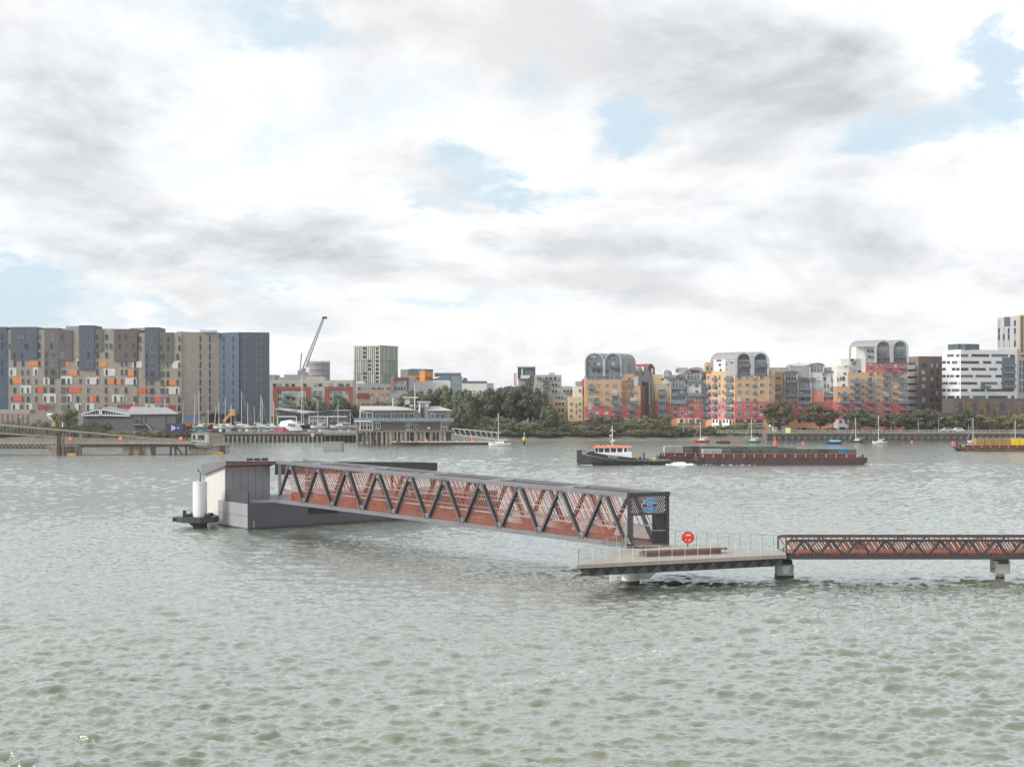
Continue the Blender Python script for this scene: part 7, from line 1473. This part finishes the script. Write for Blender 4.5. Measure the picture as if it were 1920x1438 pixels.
# ---------------------------------------------------------------- old jetty at left
def jetty():
    tm = mat('jetty_timber', (.19, .17, .14), .9, 0, .3, 1); rs = mat('jetty_rust', (.16, .085, .06), .85, 0, .35, 1); dk = mat('jetty_dark', (.05, .045, .043), .9, 0, .3, 1); lt = mat('jetty_pale_rail', (.25, .23, .195), .8, 0, .2, 1); yl = mat('fender_ochre', (.45, .24, .05), .7, 0, .2, 1)
    Y = 322.0
    def X(px, y=Y): return (px-CX)/FP*y
    def Zp(py, y=Y): return CAMH-(py-HY)/FP*y
    T = thing('old_jetty', 'long weathered jetty walkway on lattice girders at left', 'jetty', (X(120), Y, 2))
    a, b = X(-60), X(420)
    MB().box(a, Y+.5, Zp(832), b-8, Y+4, Zp(829)).build('jetty_deck', tm, T); MB().box(a, Y+.4, Zp(832.5), b-8, Y+.55, Zp(828.2)).build('edge_beam', lt, T)
    for i in range(2):
        y = Y+.7+i*3
        MB().box(a, y-.1, Zp(841), X(88), y+.1, Zp(840)).build('girder_chord', dk, T); MB().box(X(145), y-.1, Zp(838.5), X(230), y+.1, Zp(836.5)).build('girder_chord', dk, T); MB().box(X(280), y-.1, Zp(838), X(360), y+.1, Zp(836)).build('girder_chord', dk, T)
        mb = MB(); x = a
        while x < X(355):
            mb.bar((x, y, Zp(841 if x < X(88) else 837.5)), (x+.55, y, Zp(832)), .12, .16); mb.bar((x+1.1, y, Zp(841 if x < X(88) else 837.5)), (x+.55, y, Zp(832)), .12, .16); x += 1.1
        mb.build('girder_lacing', dk, T)
    # railings
    for y in (Y+.6, Y+3.8):
        MB().box(a, y-.05, Zp(822.5), b-6, y+.05, Zp(822)).build('railing', lt, T); n = 62
        for i in range(n): x = a+i*(b-6-a)/(n-1); MB().box(x-.05, y-.05, Zp(829), x+.05, y+.05, Zp(821.5)).build('railing_post', lt, T)
    # sloping conveyor gantry behind
    Yg = 328.0; G0 = thing('gantry', 'sloping lattice gantry descending along the old jetty', 'gantry', (X(100, Yg), Yg, 3))
    t0, t1 = Vector((X(-40, Yg), Yg, Zp(793, Yg))), Vector((X(395, Yg), Yg, Zp(832, Yg)))
    l0, l1 = Vector((X(-40, Yg), Yg, Zp(810, Yg))), Vector((X(395, Yg), Yg, Zp(838, Yg)))
    for dy in (0, 2.2):
        o = Vector((0, dy, 0)); MB().bar(t0+o, t1+o, .18, .28).build('gantry_top_rail', lt, G0); MB().bar(l0+o, l1+o, .18, .28).build('gantry_bottom_rail', lt, G0)
        for i in range(34):
            u = i/33; MB().bar(t0.lerp(t1, u)+o+Vector((0, 0, .45)), l0.lerp(l1, u)+o, .10, .10).build('gantry_post', lt, G0)
            if i % 2 == 0 and i < 33: MB().bar(l0.lerp(l1, u)+o, t0.lerp(t1, u+1/33)+o, .09, .09).build('gantry_brace', lt, G0)
    MB().bar(l0+Vector((0, 1.1, .1)), l1+Vector((0, 1.1, .1)), 1.9, .12).build('gantry_floor', tm, G0)
    # concrete dolphins
    def dolphin(px0, px1, pyt, pyb, lab, fend, posts):
        g = G((px0+px1)/2, pyb); y = g.y; D = thing('concrete_dolphin', lab, 'dolphin', (g.x, y, 0)); x0, x1 = X(px0, y), X(px1, y); zt2 = Zp(pyt, y)
        mb = MB(); mb.loft([[(x0, y, -2), (x1, y, -2), (x1, y+5, -2), (x0, y+5, -2), (x0, y, -2)], [(x0+.15, y+.1, zt2), (x1-.1, y+.1, zt2), (x1-.1, y+5, zt2), (x0+.15, y+5, zt2), (x0+.15, y+.1, zt2)]]); mb.build('block', M['conc'], D, .08)
        MB().box(x0-.1, y-.1, zt2-.5, x1+.1, y+5.1, zt2-.2).build('waling', tm, D)
        for p, w, yt in posts: MB().box(X(p, y)-w/2, y-.45, -2, X(p, y)+w/2, y-.05, Zp(yt, y)).build('fender_post', dk if w > .8 else rs, D)
        if fend: MB().box(X(fend[0], y), y-1.1, -.2, X(fend[1], y), y-.15, .45).build('floating_fender', yl, D, .1)
        return D, y
    dolphin(88, 142, 836, 853, 'concrete dolphin with dark and rusty fender posts and an ochre float', (128, 144), ((111, .9, 815), (119, .6, 811), (133, 1.6, 836)))
    dolphin(229, 283, 834, 851.5, 'plain stained concrete dolphin under the old jetty', None, ((262, .5, 838), (245, .4, 838)))
    D, y = dolphin(353, 423, 834, 850, 'concrete dolphin carrying the white kiosk at the jetty end', (402, 420), ((417, 1.3, 835),))
    for p in (318, 327, 347): MB().tube((X(p), Y+1, -2), (X(p), Y+1, Zp(836)), .3, k=8).build('jetty_pile', dk, T)
    MB().bar((X(329), Y+1, Zp(838)), (X(340), Y+1, 0), .3, .35).build('jetty_brace', dk, T)
    K = thing('jetty_kiosk', 'small white kiosk with square windows at the jetty end', 'kiosk', (X(371, y), y+2, Zp(833, y))); x0, x1 = X(358, y), X(386, y); z0, z1 = Zp(834, y), Zp(814, y)
    wk = mat('kiosk_white', (.55, .55, .52), .7, 0, .12, 1)
    MB().box(x0, y+.6, z0, x1, y+3.6, z1).build('kiosk_walls', wk, K); MB().box(x0-.15, y+.45, z1, x1+.15, y+3.8, z1+.22).build('kiosk_roof', mat('kiosk_roof', (.30, .31, .27), .7), K)
    for a_, b_, pn in ((.08, .26, 0), (.42, .88, 1)): MB().box(x0+(x1-x0)*a_, y+.54, z0+(z1-z0)*.45, x0+(x1-x0)*b_, y+.62, z0+(z1-z0)*.9).build('kiosk_window', M['pane'], K)
    for i in range(7): x = x0+(x1-x0)*(.42+.08*i); MB().box(x-.02, y+.56, z0, x+.02, y+.61, z0+(z1-z0)*.4).build('board_batten', M['steel_light'], K)
    for px, py, lab in ((132, 822.5, 'round red lifebuoy on the jetty rail above the ochre float'), (226, 822, 'round red lifebuoy on the jetty rail over the plain dolphin'), (339, 822, 'round red lifebuoy on the jetty rail beside the kiosk')):
        p = W(px, py, Y+.4); L = thing('lifebuoy', lab, 'lifebuoy', p, 0, 'red lifebuoys on the old jetty'); MB().tube((p.x, Y+.55, p.z), (p.x, Y+.2, p.z), .52, k=18).build('case', orb, L); MB().box(p.x-.2, Y+.15, p.z-.08, p.x+.2, Y+.2, p.z+.08).build('label_plate', M['white'], L)
    p = W(152, 815, Y+2); L = thing('jetty_hoist', 'pale angular hoist frame standing on the jetty deck', 'hoist', (p.x, Y+2, 3)); MB().bar((p.x, Y+2, Zp(829)), (p.x-.5, Y+2, Zp(806)), .15, .2).build('hoist_leg', lt, L); MB().bar((p.x+.6, Y+2, Zp(829)), (p.x-.5, Y+2, Zp(806)), .15, .2).build('hoist_leg', lt, L)
jetty()
# ---------------------------------------------------------------- promenade at right
def promenade():
    Y = 428.0; X = lambda px, y=Y: (px-CX)/FP*y; Zp = lambda py, y=Y: CAMH-(py-HY)/FP*y
    T = thing('promenade_wall', 'river wall with dark timber fendering below the promenade', 'river wall', (X(1700), Y, 0)); a, b = X(1437), X(1990); tm = mat('wall_timber', (.06, .05, .045), .9, 0, .3, 1); st = mat('river_wall_stone', (.17, .155, .14), .9, 0, .25, .7)
    MB().box(a, Y, -2, b, Y+12, 2.75).build('wall_face', st, T); MB().box(a, Y-.3, 2.3, b, Y+.1, 2.6).build('waling', tm, T); MB().box(a, Y-.3, .55, b, Y+.1, .85).build('waling', tm, T)
    for i in range(46): x = a+.6+i*(b-a-1.2)/45; MB().bar((x, Y-.2, .5), (x+.0, Y-.2, 2.5), .55, .35).build('fender_timber', tm, T)
    for i in range(45): x = a+1.4+i*(b-a-1.2)/45; MB().bar((x-.45, Y-.1, .8), (x+.45, Y-.1, 2.3), .2, .25).build('fender_brace', tm, T)
    R = thing('promenade_railing', 'long pale steel railing along the promenade edge', 'railing', (X(1700), Y+.5, 2.75)); ra = X(1345); ga = mat('galvanised', (.36, .37, .36), .5, 0, .1)
    for z in (Zp(806.5)-.0, Zp(809.5)): MB().box(ra, Y+.45, z-.05, b, Y+.55, z+.05).build('rail', ga, R)
    for i in range(74): x = ra+i*(b-ra)/73; MB().box(x-.06, Y+.42, 2.7, x+.06, Y+.58, Zp(806)).build('rail_post', ga, R)
    bars = MB(); n = int((b-ra)/.3)
    for i in range(n): x = ra+i*.3; bars.box(x-.02, Y+.48, 2.75, x+.02, Y+.52, Zp(806.5))
    tag(bars.build('rail_bars', ga, R), kind='stuff')
    S = thing('notice_board', 'square pale yellow notice board on the promenade railing', 'sign', (X(1478), Y+.2, 2.75)); MB().box(X(1473), Y+.25, Zp(812), X(1483), Y+.35, Zp(802)).build('board', mat('notice_yellow', (.62, .60, .24), .6, 0, .05), S); [MB().box(x-.06, Y+.36, 2.75, x+.06, Y+.44, Zp(802)).build('post', M['steel'], S) for x in (X(1474.5), X(1481.5))]
    for px, yt, lab in ((1450, 791, 'slim lamp post standing by the red doored town house'), (1281, 776, 'lamp post before the stepped terrace with red eaves'), (1671, 792, 'lamp post near the last orange terrace'), (1722, 785, 'lamp post before the brown brick flats'), (1760, 784, 'lamp post by the parked cars'), (1816, 785, 'lamp post before the dark low building')):
        y = 437; x = X(px, y); L = thing('street_lamp', lab, 'street lamp', (x, y, LZ)); zt3 = Zp(yt, y); MB().tube((x, y, LZ), (x, y, zt3), .10, .06, k=8).build('pole', ga, L); MB().bar((x, y, zt3), (x+1.1, y, zt3+.05), .1, .1).build('arm', ga, L); MB().box(x+.7, y-.15, zt3-.02, x+1.3, y+.15, zt3+.12).build('lantern', M['white'], L)
    L = thing('globe_lamp', 'white globe lamp on a short post behind the promenade railing', 'lamp', (X(1444, 436), 436, LZ)); x = X(1444, 436); MB().tube((x, 436, LZ), (x, 436, 4.7), .08, k=8).build('post', M['steel'], L)
    mb = MB(); rows = [[(x+.42*math.sin(t)*math.cos(6.283*i/12), 436+.42*math.sin(t)*math.sin(6.283*i/12), 5.05-.42*math.cos(t)) for i in range(13)] for t in (.05, .6, 1.1, 1.57, 2.1, 2.6, 3.09)]; mb.loft(rows, True, True); mb.build('globe', M['white'], L)
    for px, body, lab in ((1776, 'silver', 'silver hatchback parked behind the promenade railing'), (1797, 'white', 'white car parked beside the silver hatchback')):
        y = 434.0; x = X(px, y); C_ = thing('parked_car', lab, 'car', (x, y, LZ)); cm = mat('car_'+body, (.40, .41, .42) if body == 'silver' else (.70, .70, .69), .3, .0, .05)
        MB().prism([(x-2.1, y, LZ+.35), (x+2.1, y, LZ+.35), (x+2.1, y, LZ+.85), (x+1.5, y, LZ+.95), (x-1.2, y, LZ+1.0), (x-2.05, y, LZ+.8)], (0, 1.75, 0)).build('body', cm, C_, .06)
        MB().prism([(x-1.35, y+.12, LZ+.98), (x+1.7, y+.12, LZ+.95), (x+1.05, y+.12, LZ+1.5), (x-.5, y+.12, LZ+1.52)], (0, 1.5, 0)).build('cabin', cm, C_, .05)
        MB().prism([(x-1.0, y+.08, LZ+1.03), (x+1.3, y+.08, LZ+1.02), (x+.9, y+.08, LZ+1.42), (x-.42, y+.08, LZ+1.44)], (0, .05, 0)).build('side_window', M['pane'], C_)
        for wx in (-1.3, 1.25): MB().tube((x+wx, y-.05, LZ+.33), (x+wx, y+.2, LZ+.33), .33, k=14).build('wheel', M['black'], C_)
        MB().box(x-2.12, y+.15, LZ+.62, x-2.0, y+.5, LZ+.78).build('headlight', M['white'], C_)
    for px, lab in ((1462, 'white van side panel with red door among the promenade trees'),):
        y = 446; x = X(px, y); V = thing('kiosk', 'white and red promenade kiosk below the broad bronze tree', 'kiosk', (x, y, LZ)); MB().box(x-2.2, y, LZ, x+2.4, y+2, LZ+2.3).build('kiosk_wall', M['white'], V); MB().box(x-.9, y-.06, LZ, x+.5, y+.05, LZ+2.0).build('kiosk_door', RED, V); MB().box(x-2.4, y-.3, LZ+2.3, x+2.6, y+2.2, LZ+2.5).build('kiosk_roof', M['steel'], V)
promenade()

# ================================================================ river haze
def haze():
    mb = MB(); mb.box(-3600, -120, -6, 3600, 6100, 62); m = bpy.data.materials.new('thin_river_haze'); m.use_nodes = True; N = m.node_tree.nodes; L = m.node_tree.links; N.clear()
    v = N.new('ShaderNodeVolumePrincipled'); v.inputs['Color'].default_value = (.92, .95, .98, 1); v.inputs['Density'].default_value = .0001; o = N.new('ShaderNodeOutputMaterial'); L.new(v.outputs[0], o.inputs['Volume'])
    tag(mb.build('haze', m), kind='stuff')
haze()
